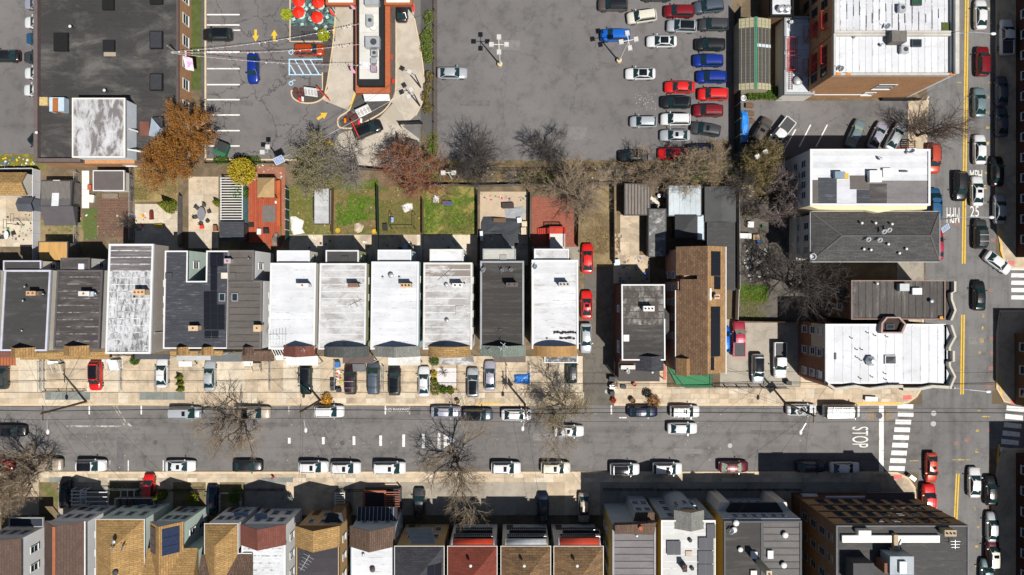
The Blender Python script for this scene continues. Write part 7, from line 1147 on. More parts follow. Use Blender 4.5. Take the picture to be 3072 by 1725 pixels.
tufts('green_scrub','green weeds among the rear fence scrub',[(1285,395,1312,470),(1560,520,1660,552),(1000,540,1135,565),(1255,480,1320,540),(2060,480,2200,556)],14000,.25,leafm('weed_green',(.07,.12,.015),(.12,.19,.02),(.19,.27,.04)),4,.05,.18)
rn=random.Random(9)
for i,(u,v,r) in enumerate(((1330,500,34),(1385,515,38),(1540,530,30),(1600,538,26),(1690,515,34),(1840,520,36),(1885,528,30),(1990,525,34),(2040,505,34),(2140,470,34),(2170,500,30),(2185,540,24),(2235,530,22),(2250,640,30),(2330,660,30))):
    tree('bare scrub bush on the rear boundary, '+('first','second','third','fourth','fifth','sixth','seventh','eighth','ninth','tenth','eleventh','twelfth','thirteenth','fourteenth','last')[i]+' from the left',u,v,2.6+rn.random(),r,100+i,BARK,(TWIG_B,TWIG_D,TWIG_G)[i%3],1 if i%2 else 0,LF_DRY,.09,dens=.95,cat='shrub',name='bare_shrub',grp='scrub bushes',levels=3,trunk=.08,twr=.02)
# ---------------------------------------------------------------- fences
def fence(label,pts,h,mat,kind='panel',step=2.0,postm=None,cat='fence',z0=0):
    q=[P(u,v) for u,v in pts]; t=thing('boundary_fence',label,cat,q[0]); 
    for a,b in zip(q,q[1:]):
        L=(b-a).length; n=max(1,round(L/step)); d=(b-a)/n
        for i in range(n):
            p0=a+d*i; p1=a+d*(i+1); obj('post',MB().box(p0.x-.05,p0.y-.05,z0,p0.x+.05,p0.y+.05,z0+h+.08),postm or mat,t)
            if kind=='panel': obj('panel',MB().bar((p0.x,p0.y,z0+h/2+.03),(p1.x,p1.y,z0+h/2+.03),.05,h-.06),mat,t)
            elif kind=='mesh':
                m=MB(); m.bar((p0.x,p0.y,h),(p1.x,p1.y,h),.05); m.bar((p0.x,p0.y,.1),(p1.x,p1.y,.1),.03); k=10
                for j in range(k): s0=j/k; s1=min(1,(j+2)/k); e0=p0+(p1-p0)*s0; e1=p0+(p1-p0)*s1; m.bar((e0.x,e0.y,.1),(e1.x,e1.y,h),.018); m.bar((e0.x,e0.y,h),(e1.x,e1.y,.1),.018)
                obj('wire_panel',m,mat,t)
            else:
                m=MB(); m.bar((p0.x,p0.y,h),(p1.x,p1.y,h),.06); m.bar((p0.x,p0.y,.2),(p1.x,p1.y,.2),.05); k=max(3,int((p1-p0).length/.22))
                for j in range(k): e=p0+(p1-p0)*((j+.5)/k); m.bar((e.x,e.y,.15),(e.x,e.y,h),.035)
                obj('rail_panel',m,mat,t)
    return t
DGF=plain('fence_dark_green',(.022,.035,.033),.8,.2,1); fence('tall dark green fence along the right side of the big car park',[(2204,40),(2204,462)],3.0,DGF,step=2.4,postm=GALV)
VIN=plain('vinyl_white',(.72,.73,.76),.5,.05,1); fence('white vinyl fence between the beige patio and striped shed',[(122,512),(122,780)],1.9,VIN); fence('white vinyl fence along the store scrub at left',[(-40,512),(118,510)],1.8,VIN); fence('grey wire fence left of the white path',[(238,520),(238,745)],1.5,GALV,'mesh'); fence('wire fence right of the brown brick patio',[(402,530),(402,720)],1.5,GALV,'mesh'); fence('weathered plank fence between toy patio and bed',[(548,590),(548,735)],1.7,GREYWOOD,step=1.6); fence('short weathered fence beside the dry lawn',[(400,505),(404,600)],1.2,GREYWOOD,'rail')
fence('teal board fence left of the red deck',[(744,546),(744,722)],1.8,plain('fence_teal',(.10,.24,.25),.8,.2,1)); fence('dark green screen fence right of the red deck',[(868,570),(868,722)],1.9,plain('screen_green',(.02,.06,.045),.85,.2,2),step=1.7,postm=WHITE); fence('wood fence beside the long grey shed',[(1002,566),(1000,704)],1.5,WOOD); fence('dark fence between the lawn and the hoop yard',[(1135,560),(1138,705)],1.7,plain('fence_dkgreen2',(.02,.05,.03),.85),step=2.2); fence('dark plank fence left of the bright lawn',[(1270,600),(1270,706)],1.5,WOOD); fence('dark fence along the outlined yard, left',[(1434,575),(1434,790)],1.8,DKGREY); fence('dark fence along the outlined yard, right',[(1590,580),(1588,790)],1.8,DKGREY); fence('plank fence beside the red brick patio and alley',[(1734,560),(1732,740)],1.6,WOOD); fence('plank fence between side yard and rubble strip',[(1838,560),(1840,790)],1.8,GREYWOOD)
fence('dark fence above the scrub at the rear of the yards',[(1255,556),(1440,560),(1600,556),(1850,552)],1.6,GREYWOOD); fence('dark wire fence at the lower edge of the big car park',[(1312,512),(1700,514),(2190,512)],1.4,DKGREY,'mesh',3.0); fence('black railing below the diner car park hedge',[(620,490),(870,490)],1.1,BLACK,'rail'); fence('plank wall behind the dumpster corner',[(1040,506),(1190,518),(1262,500)],1.8,GREYWOOD)
fence('rusty wire fence between diner hedge and big car park',[(1308,-60),(1306,470)],1.6,plain('fence_rust',(.20,.13,.09),.9,.3,2),'mesh',2.6); fence('white wall strip along the garden by the long garage',[(2210,560),(2212,870)],1.4,plain('fence_pale',(.42,.41,.40),.8,.2,1),step=2.6); fence('white walled edge beside the grass patch',[(2208,870),(2205,958)],1.6,WHITE,step=2.2); fence('brown board fence above the concrete drive',[(2205,962),(2400,966)],1.7,WOOD)
for i,(u,v0,v1) in enumerate(((137,1082,1172),(126,1082,1172),(472,1100,1175),(368,1110,1172),(812,1085,1172),(1008,1085,1170),(1152,1098,1172),(1590,1095,1172),(1522,1095,1172))): fence('low wire fence between front courts, '+('second','first','fourth','third','fifth','sixth','seventh','last','eighth')[i]+' from the left',[(u,v0),(u,v1)],1.1,GALV if i!=8 else OFFW,'mesh',1.8)
fence('low wire fence along the left front courts',[(140,1172),(262,1172)],1.0,DKGREY,'mesh'); fence('black iron fence along the concrete drive frontage',[(2140,1160),(2360,1162)],1.3,BLACK,'rail'); fence('white picket frame round the flower garden',[(1300,1090),(1300,1170),(1374,1170),(1374,1092)],.7,PALEWOOD,'rail',1.4); fence('railing beside the dark house at the alley mouth',[(1852,1084),(1850,1160)],1.2,BLACK,'rail'); fence('white low frame round the green bush garden',[(664,1476),(664,1530)],.8,WHITE,'rail',1.4); fence('white low rail above the green bush garden',[(664,1476),(726,1476),(726,1530)],.8,WHITE,'rail',1.4)
for i,(u0,u1,v) in enumerate(((225,320,1470),(330,420,1465),(420,520,1468),(520,618,1468),(740,860,1466),(1010,1090,1468),(1810,1960,1465),(1970,2140,1466),(2150,2400,1466))): fence('dark iron railing along the lower front gardens, '+('first','second','third','fourth','fifth','sixth','seventh','eighth','last')[i]+' from the left',[(u0,v),(u1,v)],1.1,BLACK if i not in (1,) else WHITE,'rail',2.4)
# white porch frames of the left lower houses
for u0,v0,u1,v1,lab in ((212,1468,258,1520,'white framed porch railings at the lower left house, left'),(238,1470,325,1540,'white framed porch railings beside the dark red stoop')): bars(u0,v0,u1,v1,1.6,5,WHITE,'porch_rail_frame',lab,'porch railing',False)
bars(352,1468,412,1530,1.5,3,GALV,'stair_rails','pale metal stair rails in the shaded court','stair railing'); bars(1003,1476,1035,1535,1.2,8,OFFW,'front_steps','pale slatted front steps beside the terracotta deck','steps',False); bars(2722,420,2748,470,1.4,8,WOOD,'slatted_stairs','brown slatted stairs below the corner tree','stairs',False)
# ---------------------------------------------------------------- lamps, poles, wires
def lotlamp(label,u,v,h,heads,arm=1.1,mat=OFFW,grp='car park lamps',base=True):
    p=P(u,v); t=thing('lamp_post',label,'lamp post',p,0,grp); obj('pole',MB().tube([(p.x,p.y,0),(p.x,p.y,h)],[.13,.09],8),mat,t)
    if base: obj('base',MB().lathe((p.x,p.y,0),[(.42,0),(.42,.7),(.36,.75),(.1,.76)],14),plain('lamp_base',(.55,.45,.28),.9),t)
    for a in heads:
        d=Vector((math.cos(math.radians(a)),math.sin(math.radians(a)),0)); c=p+d*arm+Vector((0,0,h)); o=obj('arm',MB().bar(p+Vector((0,0,h-.1)),c-d*.3+Vector((0,0,-.05)),.08),mat,t); e=Vector((-d.y,d.x,0)); q=[c+d*.38+e*.36,c-d*.38+e*.36,c-d*.38-e*.36,c+d*.38-e*.36]; m=MB(); m.add([(x.x,x.y,h-.12) for x in q]+[(x.x*.85+c.x*.15,x.y*.85+c.y*.15,h+.1) for x in q],[(0,1,2,3),(7,6,5,4),(0,4,5,1),(1,5,6,2),(2,6,7,3),(3,7,4,0)]); obj('lamp_head',m,plain('lamp_head_m',(.52,.50,.47),.5,.1,2),o)
    return t
lotlamp('four headed lamp post standing alone in the big car park',1500,195,9.5,(0,90,180,270)); lotlamp('four headed lamp post beside the bright blue SUV',1856,184,9.5,(10,100,190,280)); lotlamp('two headed lamp post in the scrub below the big car park',1356,538,6.5,(0,180),.8,base=False); lotlamp('two headed lamp post over the bushy brown green tree',2238,487,7,(30,210),.7,WOOD,base=False); lotlamp('two headed lamp post beside the tilted solar panel',842,478,6,(90,180),.8,GALV,base=False); lotlamp('slim double lamp on the drive-through kerb, upper',1262,262,6.5,(150,),1.0,DKGREY,base=False); lotlamp('slim double lamp on the drive-through kerb, lower',1260,318,6.5,(120,200),.9,DKGREY,base=False)
def solar(label,u,v,z,w,h,rot,tilt=30,mat=None,pole=True):
    p=P(u,v,z); t=thing('solar_panel_mount',label,'solar panel',(p.x,p.y,0)); R3=Matrix.Rotation(math.radians(rot),3,'Z')@Matrix.Rotation(math.radians(tilt),3,'X'); m=MB(); q=[R3@Vector((x,y,0)) for x,y in ((-w/2,-h/2),(w/2,-h/2),(w/2,h/2),(-w/2,h/2))]; n=R3@Vector((0,0,1)); m.add([p+k for k in q]+[p+k+n*.05 for k in q],[(3,2,1,0),(4,5,6,7),(0,1,5,4),(1,2,6,5),(2,3,7,6),(3,0,4,7)]); obj('frame',m,WHITE,t)
    nx,ny=4,6
    for i in range(nx):
        c=MB()
        for j in range(ny):
            x0=-w/2+.05+(w-.1)*i/nx+.015; x1=-w/2+.05+(w-.1)*(i+1)/nx-.015; y0=-h/2+.05+(h-.1)*j/ny+.015; y1=-h/2+.05+(h-.1)*(j+1)/ny-.015; c.add([p+R3@Vector(k)+n*.056 for k in ((x0,y0,0),(x1,y0,0),(x1,y1,0),(x0,y1,0))],[(0,1,2,3)])
        obj('cell_strip',c,mat or SOLARB,t)
    if pole: obj('post',MB().tube([(p.x,p.y,0),(p.x,p.y,z-.05)],.07,6),GALV,t)
solar('tilted blue solar panel beside the diner fence corner',837,480,5.0,1.5,1.1,25); solar('dark solar panel on the street lamp over the white car',2405,1232,6.6,1.5,1.1,38,25,SOLAR); solar('blue solar panel at the crossing road lamp beside the hip roof',2836,684,6.6,1.3,.9,35,25)
PW=plain('pole_wood',(.13,.085,.05),.95,.3,3,st=(4,4,.5)); TOPS={}
def upole(key,label,u,v,h=11,arm=True,lamp=None,trans=False):
    p=P(u,v); t=thing('utility_pole',label,'utility pole',p,0,'utility poles'); obj('pole',MB().tube([(p.x,p.y,0),(p.x,p.y,h)],[.19,.13],8),PW,t); TOPS[key]=Vector((p.x,p.y,h-.5))
    if arm:
        o=obj('crossarm',MB().bar((p.x,p.y-1.1,h-.5),(p.x,p.y+1.1,h-.5),.14),PW,t)
        for k in (-1,0,1): obj('insulator',MB().lathe((p.x,p.y+k*.95,h-.43),[(.05,0),(.09,.08),(.06,.2),(.03,.22)],8),GREYM,o)
    if trans:
        for k,(dx,dy) in enumerate(((-.45,.1),(.1,.5),(.5,-.1))): obj('transformer',MB().lathe((p.x+dx,p.y+dy,h-3),[(.26,0),(.26,.9),(.2,.98),(.05,1.0)],12),DKGREY if k else GALV,t)
    if lamp:
        e=P(lamp[0],lamp[1],9.3); s=Vector((p.x,p.y,8.7)); o=obj('lamp_arm',MB().tube([s,s+(e-s)*.5+Vector((0,0,.5)),e],.05,6),GALV,t); m=MB(); m.lathe((e.x,e.y,e.z-.1),[(.14,0),(.26,.05),(.22,.16),(.05,.22)],10,sy=1.7); obj('lamp_head',m,WHITE,o,True)
    return t
upole('z','wooden utility pole left of the photo\'s left border',-330,1203,11); upole('a','dark brown utility pole at the left kerb with a white lamp arm',260,1204,11,True,(143,1295)); upole('b','wooden utility pole by the orange shrub with lamp arm',961,1200,11,True,(917,1290)); upole('c','wooden utility pole with transformers outside the dark roofed house',1574,1211,11,True,(1568,1285),True); upole('d','wooden utility pole with lamp arm by the white solar roofed car',2356,1210,11,True,(2402,1296)); upole('e','utility pole at the corner beyond the white corner building',3150,1212,11)
def wire(label,a,b,sag=.5,r=.028,mat=BLACK,n=10,grp='overhead wires'):
    a=Vector(a); b=Vector(b); pts=[a+(b-a)*(i/n)-Vector((0,0,sag*4*(i/n)*(1-i/n))) for i in range(n+1)]; return single('overhead_wire',label,'wire',MB().tube(pts,r,4),mat,grp,c=a)
ks=['z','a','b','c','d','e']; nm=['beyond the left border','the left kerb pole','the orange shrub pole','the transformer pole','the lamp pole at right','the corner pole']
for i in range(5):
    for dy,w_,rr in ((-.95,'lower',.024),(0,'thick middle',.05),(.95,'upper',.024)): wire(w_+' street wire running from '+nm[i]+' to '+nm[i+1],TOPS[ks[i]]+Vector((0,dy,.2 if dy else -1.6)),TOPS[ks[i+1]]+Vector((0,dy,.2 if dy else -1.6)),.9,rr)
dz=Vector((0,0,-1.2))
for i,(k,u,v,z,lab) in enumerate((('a',60,1046,8,'to the second left house'),('a',250,1046,8,'to the striped roof house'),('a',420,1060,9,'to the tall taupe house'),('a',340,1560,8.3,'down to the tan hip house'),('a',500,1572,8.3,'down to the solar gable house'),('b',720,1046,8.6,'to the stepped grey house'),('b',870,1046,8,'to the rust gable house'),('b',1040,1046,8,'to the dark curved gable'),('b',1190,1046,8,'to the clean white roof house'),('b',900,1585,8.3,'down to the aerial house'),('b',1060,1585,8.3,'down to the pale blue house'),('c',1350,1046,8,'to the tan curved gable'),('c',1500,1046,8,'to the green grey gable'),('c',1670,1046,8,'to the caramel gable'),('c',1640,1640,7.4,'down to the white awning house'),('c',1840,1581,10,'down to the grey seamed roof'),('d',2030,1122,8,'to the brown gable house'),('d',1990,1085,8,'to the dark red walled house'),('d',2480,1160,9,'to the corner building'),('d',1990,1561,10,'down to the white solar roof'),('d',2200,1562,10,'down to the two tone roof'),('d',2400,1562,10,'down to the right of the two tone roof'))):
    wire('thin service wire '+lab, TOPS[k]+dz, P(u,v,z), .35, .016)
wire('pale wire across the diner car park to its roof',P(838,478,6),P(1230,270,5.5),.6,.02,WHITE); wire('dark wire across the lane arrows to the sign',P(838,470,6.2),P(1180,250,5),.5,.02)
def streetlamp(label,u0,v0,u1,v1):
    a=P(u0,v0); e=P(u1,v1,9.4); t=thing('street_lamp',label,'street lamp',a,0,'street lamps'); o=obj('pole',MB().tube([(a.x,a.y,0),(a.x,a.y,9)],[.13,.08],8),GALV,t); s=Vector((a.x,a.y,8.8)); obj('arm',MB().tube([s,s+(e-s)*.4+Vector((0,0,.5)),e],.055,6),GALV,t); obj('lamp_head',MB().lathe((e.x,e.y,e.z-.1),[(.15,0),(.24,.06),(.2,.16),(.05,.2)],10,sx=1.9),WHITE,t,True)
streetlamp('street lamp reaching over the crossing road at the top right',2772,160,2980,101); streetlamp('street lamp reaching over the 25 MPH lettering',2766,668,2975,652); streetlamp('street lamp reaching over the road end by the corner building',2758,1140,2965,1175)
# pennant strings and sign
p0=P(516,157,7.5); sp=P(572,186); t=thing('sign_pole','tall grey pole with a small advertising board beside the store','sign',sp); obj('pole',MB().tube([(sp.x,sp.y,0),(sp.x-.05,sp.y,7.6)],[.14,.1],8),GREYM,t); q=P(568,189,4.0); o=obj('board',MB().add([q+Vector(k) for k in ((-.6,-.9,0),(.7,-1.2,.0),(.9,.4,1.0),(-.5,.8,1.0),(-.6,-.95,-.08),(.7,-1.25,-.08),(.9,.35,.92),(-.5,.75,.92))],[(0,1,2,3),(7,6,5,4),(0,4,5,1),(1,5,6,2),(2,6,7,3),(3,7,4,0)]),plain('board_face',(.75,.70,.76),.5,.05,2,dirt=(.75,.30,.50),dk=.47),t)
PEN_R=plain('pennant_red',(.45,.02,.02),.7); PEN_W=plain('pennant_white',(.75,.75,.76),.7); PEN_P=plain('pennant_purple',(.30,.12,.16),.7)
for i,(u,v,z) in enumerate(((1082,70,5.9),(1084,132,5.9),(1088,195,5.9))):
    a=P(516,155+i*2,7.4); b=P(u,v,z); t=thing('pennant_string',('upper','middle','lower')[i]+' string of red and white pennants over the diner car park','pennant string',a,0,'pennant strings'); n=64; pts=[a+(b-a)*(k/n)-Vector((0,0,1.6*4*(k/n)*(1-k/n))) for k in range(n+1)]; obj('cord',MB().tube(pts,.02,4),WHITE,t)
    for k in range(n): c=pts[k]; d=(pts[k+1]-pts[k]).normalized(); w_=.16; f=MB(); f.add([c-d*w_,c+d*w_,c+Vector((0,0,-.34))+d.cross(Vector((0,0,1)))*random.uniform(-.2,.2),c-d*w_+Vector((0,.012,0)),c+d*w_+Vector((0,.012,0)),c+Vector((0,.012,-.34))],[(0,1,2),(5,4,3),(0,3,4,1),(1,4,5,2),(2,5,3,0)]); obj('pennant',f,(PEN_W,PEN_R,PEN_W,PEN_P)[k%4],t)
# ---------------------------------------------------------------- diner furniture
DIR=lambda a: ('right','upper right','upper','upper left','left','lower left','lower','lower right')[round(a/(math.pi/4))%8]
UMB=plain('umbrella_red',(.72,.025,.008),.6,.08,2)
for i,(u,v) in enumerate(((895,2),(895,35),(954,6),(950,50))):
    p=P(u,v,2.3); p.z=0; t=thing('patio_umbrella',('upper left','lower left','upper right','lower right')[i]+' red patio umbrella over the diner seats','umbrella',p,0,'red patio umbrellas'); m=MB(); n=8; ap=Vector((p.x,p.y,2.6)); vs=[ap]+[Vector((p.x+.98*math.cos(2*math.pi*j/n),p.y+.98*math.sin(2*math.pi*j/n),2.15)) for j in range(n)]; vs+=[x-Vector((0,0,.05)) for x in vs]; m.add(vs,[(0,1+j,1+(j+1)%n) for j in range(n)]+[(n+1,n+2+(j+1)%n,n+2+j) for j in range(n)]+[(1+j,n+2+j,n+2+(j+1)%n,1+(j+1)%n) for j in range(n)]); obj('canopy',m,UMB,t); obj('pole',MB().tube([(p.x,p.y,.05),(p.x,p.y,2.65)],.03,6),WHITE,t)
    tb=thing('patio_table',('upper left','lower left','upper right','lower right')[i]+' pale round table under its red umbrella','table',p,0,'patio tables'); obj('table_top',MB().ring([(p.x+.6*math.cos(j*.5236),p.y+.6*math.sin(j*.5236)) for j in range(12)],[(p.x+.06*math.cos(j*.5236),p.y+.06*math.sin(j*.5236)) for j in range(12)],.68,.74),plain('table_teal',(.45,.62,.58),.5),tb); obj('leg',MB().ring([(p.x+.3*math.cos(j*.7854),p.y+.3*math.sin(j*.7854)) for j in range(8)],[(p.x+.2*math.cos(j*.7854),p.y+.2*math.sin(j*.7854)) for j in range(8)],.05,.7),DKGREY,tb)
    for k in range(5):
        a=k*1.2566+i; c=(p.x+1.35*math.cos(a),p.y+1.35*math.sin(a)); ch=thing('patio_chair','pale teal patio chair on the '+DIR(a)+' side of the '+('upper left','lower left','upper right','lower right')[i]+' umbrella','chair',(c[0],c[1],.06),a,'patio chairs'); 
        for nm_,mb,mm in (('seat',MB().box(-.24,-.24,.42,.24,.24,.47),plain('chair_teal',(.42,.60,.56),.5)),('backrest',MB().box(.2,-.24,.47,.26,.24,.9),MC['chair_teal']),('frame',MB().ring([(-.22,-.22),(.22,-.22),(.22,.22),(-.22,.22)],[(-.18,-.18),(.18,-.18),(.18,.18),(-.18,.18)],0,.42),DKGREY)): me=mb.mesh(nm_); me.materials.append(mm); link(bpy.data.objects.new(nm_,me),ch)
bars(905,92,990,120,1.3,3,DKGREY,'patio_shelter','dark flat frame shelter at the bottom of the diner patio','shelter',False)
def flag(label,u0,v0,u1,v1,z,mat,up=2.4):
    a=P(u0,v0,z); b=P(u1,v1,z+1); t=thing('feather_flag',label,'flag',(a.x,a.y,0),0,'diner flags'); obj('pole',MB().tube([(a.x,a.y,0),(a.x,a.y,z),b],.03,5),GALV,t); d=(b-a); n=Vector((-d.y,d.x,0)).normalized(); m=MB(); m.add([a+n*.05,a+d*.5+n*.45,b+n*.15,b-n*.1,a-n*.02,*(x+Vector((0,0,.02)) for x in (a+n*.05,a+d*.5+n*.45,b+n*.15,b-n*.1,a-n*.02))],[(4,3,2,1,0),(5,6,7,8,9)]+[(i,(i+1)%5,5+(i+1)%5,5+i) for i in range(5)]); obj('cloth',m,mat,t)
flag('red feather flag left of the diner lane',1008,48,990,26,2.6,REDP); flag('red feather flag right of the diner canopy',1244,40,1242,12,2.6,REDP); STR=plain('flag_stripes',(.62,.30,.45),.7,.3,6,st=(1,8,1)); flag('striped flag at the upper left of the diner',1070,28,1052,12,3.4,STR); flag('striped flag at the lower left of the diner',1072,222,1052,200,3.4,STR); flag('striped flag in the shaded front garden at lower left',222,1508,212,1500,3.2,STR)
def lime(label,u0,v0,u1,v1): 
    a=P(u0,v0,2.9); b=P(u1,v1,2.9); m=P(u0,v0); t=thing('clearance_bar',label,'height bar',(m.x,m.y,0)); obj('post',MB().tube([(a.x,a.y,0),(a.x,a.y,3.0)],.1,8),REDP,t); obj('bar',MB().tube([(a.x,a.y,2.9),b],.09,8),REDP,t)
lime('red clearance bar over the left drive lane entrance',952,262,990,302); lime('red clearance bar over the black SUV at the order lane',1054,364,1078,414)
def menu(label,u,v,w,h,ang):
    p=P(u,v); t=thing('menu_board',label,'menu board',p,math.radians(ang),'menu boards')
    for nm_,mb,m in (('post',MB().box(-w/2+.1,-.06,0,-w/2+.2,.06,1.1),DKGREY),('post',MB().box(w/2-.2,-.06,0,w/2-.1,.06,1.1),DKGREY),('board',MB().add([(-w/2,-.5,.9),(w/2,-.5,.9),(w/2,.4,2.0),(-w/2,.4,2.0),(-w/2,-.3,.85),(w/2,-.3,.85),(w/2,.6,1.9),(-w/2,.6,1.9)],[(0,1,2,3),(7,6,5,4),(0,4,5,1),(1,5,6,2),(2,6,7,3),(3,7,4,0)]),WHITE)): me=mb.mesh(nm_); me.materials.append(m); link(bpy.data.objects.new(nm_,me),t)
    for k in range(4): x=-w/2+w*(k+.5)/4; me=MB().add([(x-w*.09,-.4,1.03),(x+w*.09,-.4,1.03),(x+w*.09,.3,1.9),(x-w*.09,.3,1.9)],[(0,1,2,3)]).mesh('menu_panel'); me.materials.append(plain('menu_print',(.55,.52,.50),.6,.4,9,dirt=(.3,.25,.25),dk=.45)); link(bpy.data.objects.new('menu_panel',me),t)
menu('long menu board on the left mulch island',940,284,2.0,1,-8); menu('long menu board on the lower mulch island',1096,340,2.2,1,25)
DRUM=plain('drum_brown',(.10,.035,.032),.7)
for i,(u,v) in enumerate(((889,273),(908,274),(903,285),(1053,345),(1043,358),(1068,352))): single('planter_drum','dark red round planter on the '+('left' if i<3 else 'lower')+' mulch island, '+('left','right','lowest','topmost','leftmost','rightmost')[i]+' of three','planter',MB().lathe(P(u,v,.12),[(.42,0),(.44,.45),(.38,.45),(.36,.38),(.02,.38)],16),DRUM,'planters')
for i,(u,v,m,l) in enumerate(((909,297,WHITE,'white speaker box on the left mulch island'),(900,299,REDP,'small red sign on the left mulch island'),(1036,362,plain('sign_orange',(.7,.2,.01),.6),'orange and white sign post at the lower island tip'),(1084,362,WHITE,'white speaker box on the lower mulch island'),(1077,367,REDP,'small red sign on the lower mulch island'),(1170,160,WHITE,'white post box beside the diner wall'),(1175,172,REDP,'red box beside the diner wall, upper'),(1180,244,REDP,'red box beside the diner wall, lower'))): p=P(u,v,.6); t=thing('lane_sign',l,'sign',(p.x,p.y,0)); obj('post',MB().box(p.x-.04,p.y-.04,0,p.x+.04,p.y+.04,.8),GREYM,t); obj('face',MB().add([(p.x-.22,p.y-.3,.6),(p.x+.12,p.y-.4,.6),(p.x+.25,p.y+.2,1.1),(p.x-.1,p.y+.3,1.1),(p.x-.22,p.y-.3,.52),(p.x+.12,p.y-.4,.52),(p.x+.25,p.y+.2,1.0),(p.x-.1,p.y+.3,1.0)],[(0,1,2,3),(7,6,5,4),(0,4,5,1),(1,5,6,2),(2,6,7,3),(3,7,4,0)]),m,t)
def dumpster(label,u,v,rot):
    p=P(u,v,.6); t=thing('dumpster',label,'dumpster',(p.x,p.y,0),math.radians(rot),'dumpsters')
    for nm_,mb,m in (('bin',MB().add([(-.95,-.85,.1),(.95,-.85,.1),(.95,.75,.1),(-.95,.75,.1),(-1.05,-1.1,1.1),(1.05,-1.1,1.1),(1.05,.95,1.35),(-1.05,.95,1.35)],[(3,2,1,0),(4,5,6,7),(0,1,5,4),(1,2,6,5),(2,3,7,6),(3,0,4,7)]),plain('dumpster_green',(.02,.14,.07),.6,.2,2)),('lid',MB().add([(-1.0,-.55,1.18),(-.02,-.55,1.18),(-.02,.98,1.38),(-1.0,.98,1.38),(-1.0,-.55,1.24),(-.02,-.55,1.24),(-.02,.98,1.44),(-1.0,.98,1.44)],[(3,2,1,0),(4,5,6,7),(0,1,5,4),(1,2,6,5),(2,3,7,6),(3,0,4,7)]),plain('lid_black',(.03,.034,.036),.5)),('lid',MB().add([(.02,-.55,1.18),(1.0,-.55,1.18),(1.0,.98,1.38),(.02,.98,1.38),(.02,-.55,1.24),(1.0,-.55,1.24),(1.0,.98,1.44),(.02,.98,1.44)],[(3,2,1,0),(4,5,6,7),(0,1,5,4),(1,2,6,5),(2,3,7,6),(3,0,4,7)]),MC['lid_black']),('handle',MB().bar((-1.1,-.3,.7),(-1.1,.4,.7),.1),DKGREY)): me=mb.mesh(nm_); me.materials.append(m); link(bpy.data.objects.new(nm_,me),t)
dumpster('green dumpster beside the rust brown tree',667,446,-22); dumpster('green dumpster in the walled corner of the drive-through',1236,441,-18); fence('dark enclosure fence round the drive-through dumpster',[(1268,372),(1200,374),(1208,388)],1.6,BLACK); fence('dark enclosure fence left of the drive-through dumpster',[(1196,406),(1196,450)],1.6,BLACK)
sg0=P(1126,272,3.0)
for k in range(3): x=sg0.x-.55+k*.5; obj('sign_stroke',MB().add([(x,sg0.y-.35,2.62),(x+.28,sg0.y-.35,2.62),(x+.42,sg0.y+.25,3.02),(x+.14,sg0.y+.25,3.02),(x,sg0.y-.35,2.56),(x+.28,sg0.y-.35,2.56),(x+.42,sg0.y+.25,2.96),(x+.14,sg0.y+.25,2.96)],[(0,1,2,3),(7,6,5,4),(0,4,5,1),(1,5,6,2),(2,6,7,3),(3,7,4,0)]),BLACK,bpy.data.objects['drive_through_diner'])
# ---------------------------------------------------------------- back-yard things
bars(660,530,728,662,2.3,17,WHITE,'pergola','white beamed pergola beside the golden tree','pergola',False)
q=P(790,635); t=thing('garden_deck','red painted garden deck with raised border','deck',q); a=R(746,542,842,728,.35); n=16; w_=(a[2]-a[0])/n; RD=plain('deck_red',(.40,.085,.04),.75,.18,1.5,rand=.2); me=MB().box(-w_/2+.012,-(a[3]-a[1])/2,-.12,w_/2-.012,(a[3]-a[1])/2,0).mesh('board'); me.materials.append(RD)
for i in range(n): inst('board',me,t,(a[0]+w_*(i+.5),(a[1]+a[3])/2,.35+random.uniform(-.006,.006)))
obj('border',MB().box(a[2]-.5,a[1]+2.6,.1,a[2]+.05,a[3]+.02,.75),plain('deck_orange',(.45,.10,.03),.7),t); obj('mat',MB().box(*R(787,616,826,666,.4)[:2],.36,*R(787,616,826,666,.4)[2:],.39),plain('rug_grey',(.16,.14,.13),.9,.15,2),t); obj('step',MB().box(a[0]+3.1,a[1]-.8,.05,a[0]+4.9,a[1],.22),RD,t)
g=R(772,533,823,592,2.6); t=thing('gazebo','tan pyramid roofed gazebo on the red deck','gazebo',((g[0]+g[2])/2,(g[1]+g[3])/2,.35)); hip(t,*g,2.6,3.6,plain('gazebo_tan',(.40,.27,.13),.85,.15,1),'y',ov=0,ins=(g[3]-g[1])/2-.1,ins2=(g[3]-g[1])/2-.1)
for x in (g[0]+.15,g[2]-.15):
    for y in (g[1]+.15,g[3]-.15): obj('post',MB().box(x-.07,y-.07,.35,x+.07,y+.07,2.55),WOOD,t)
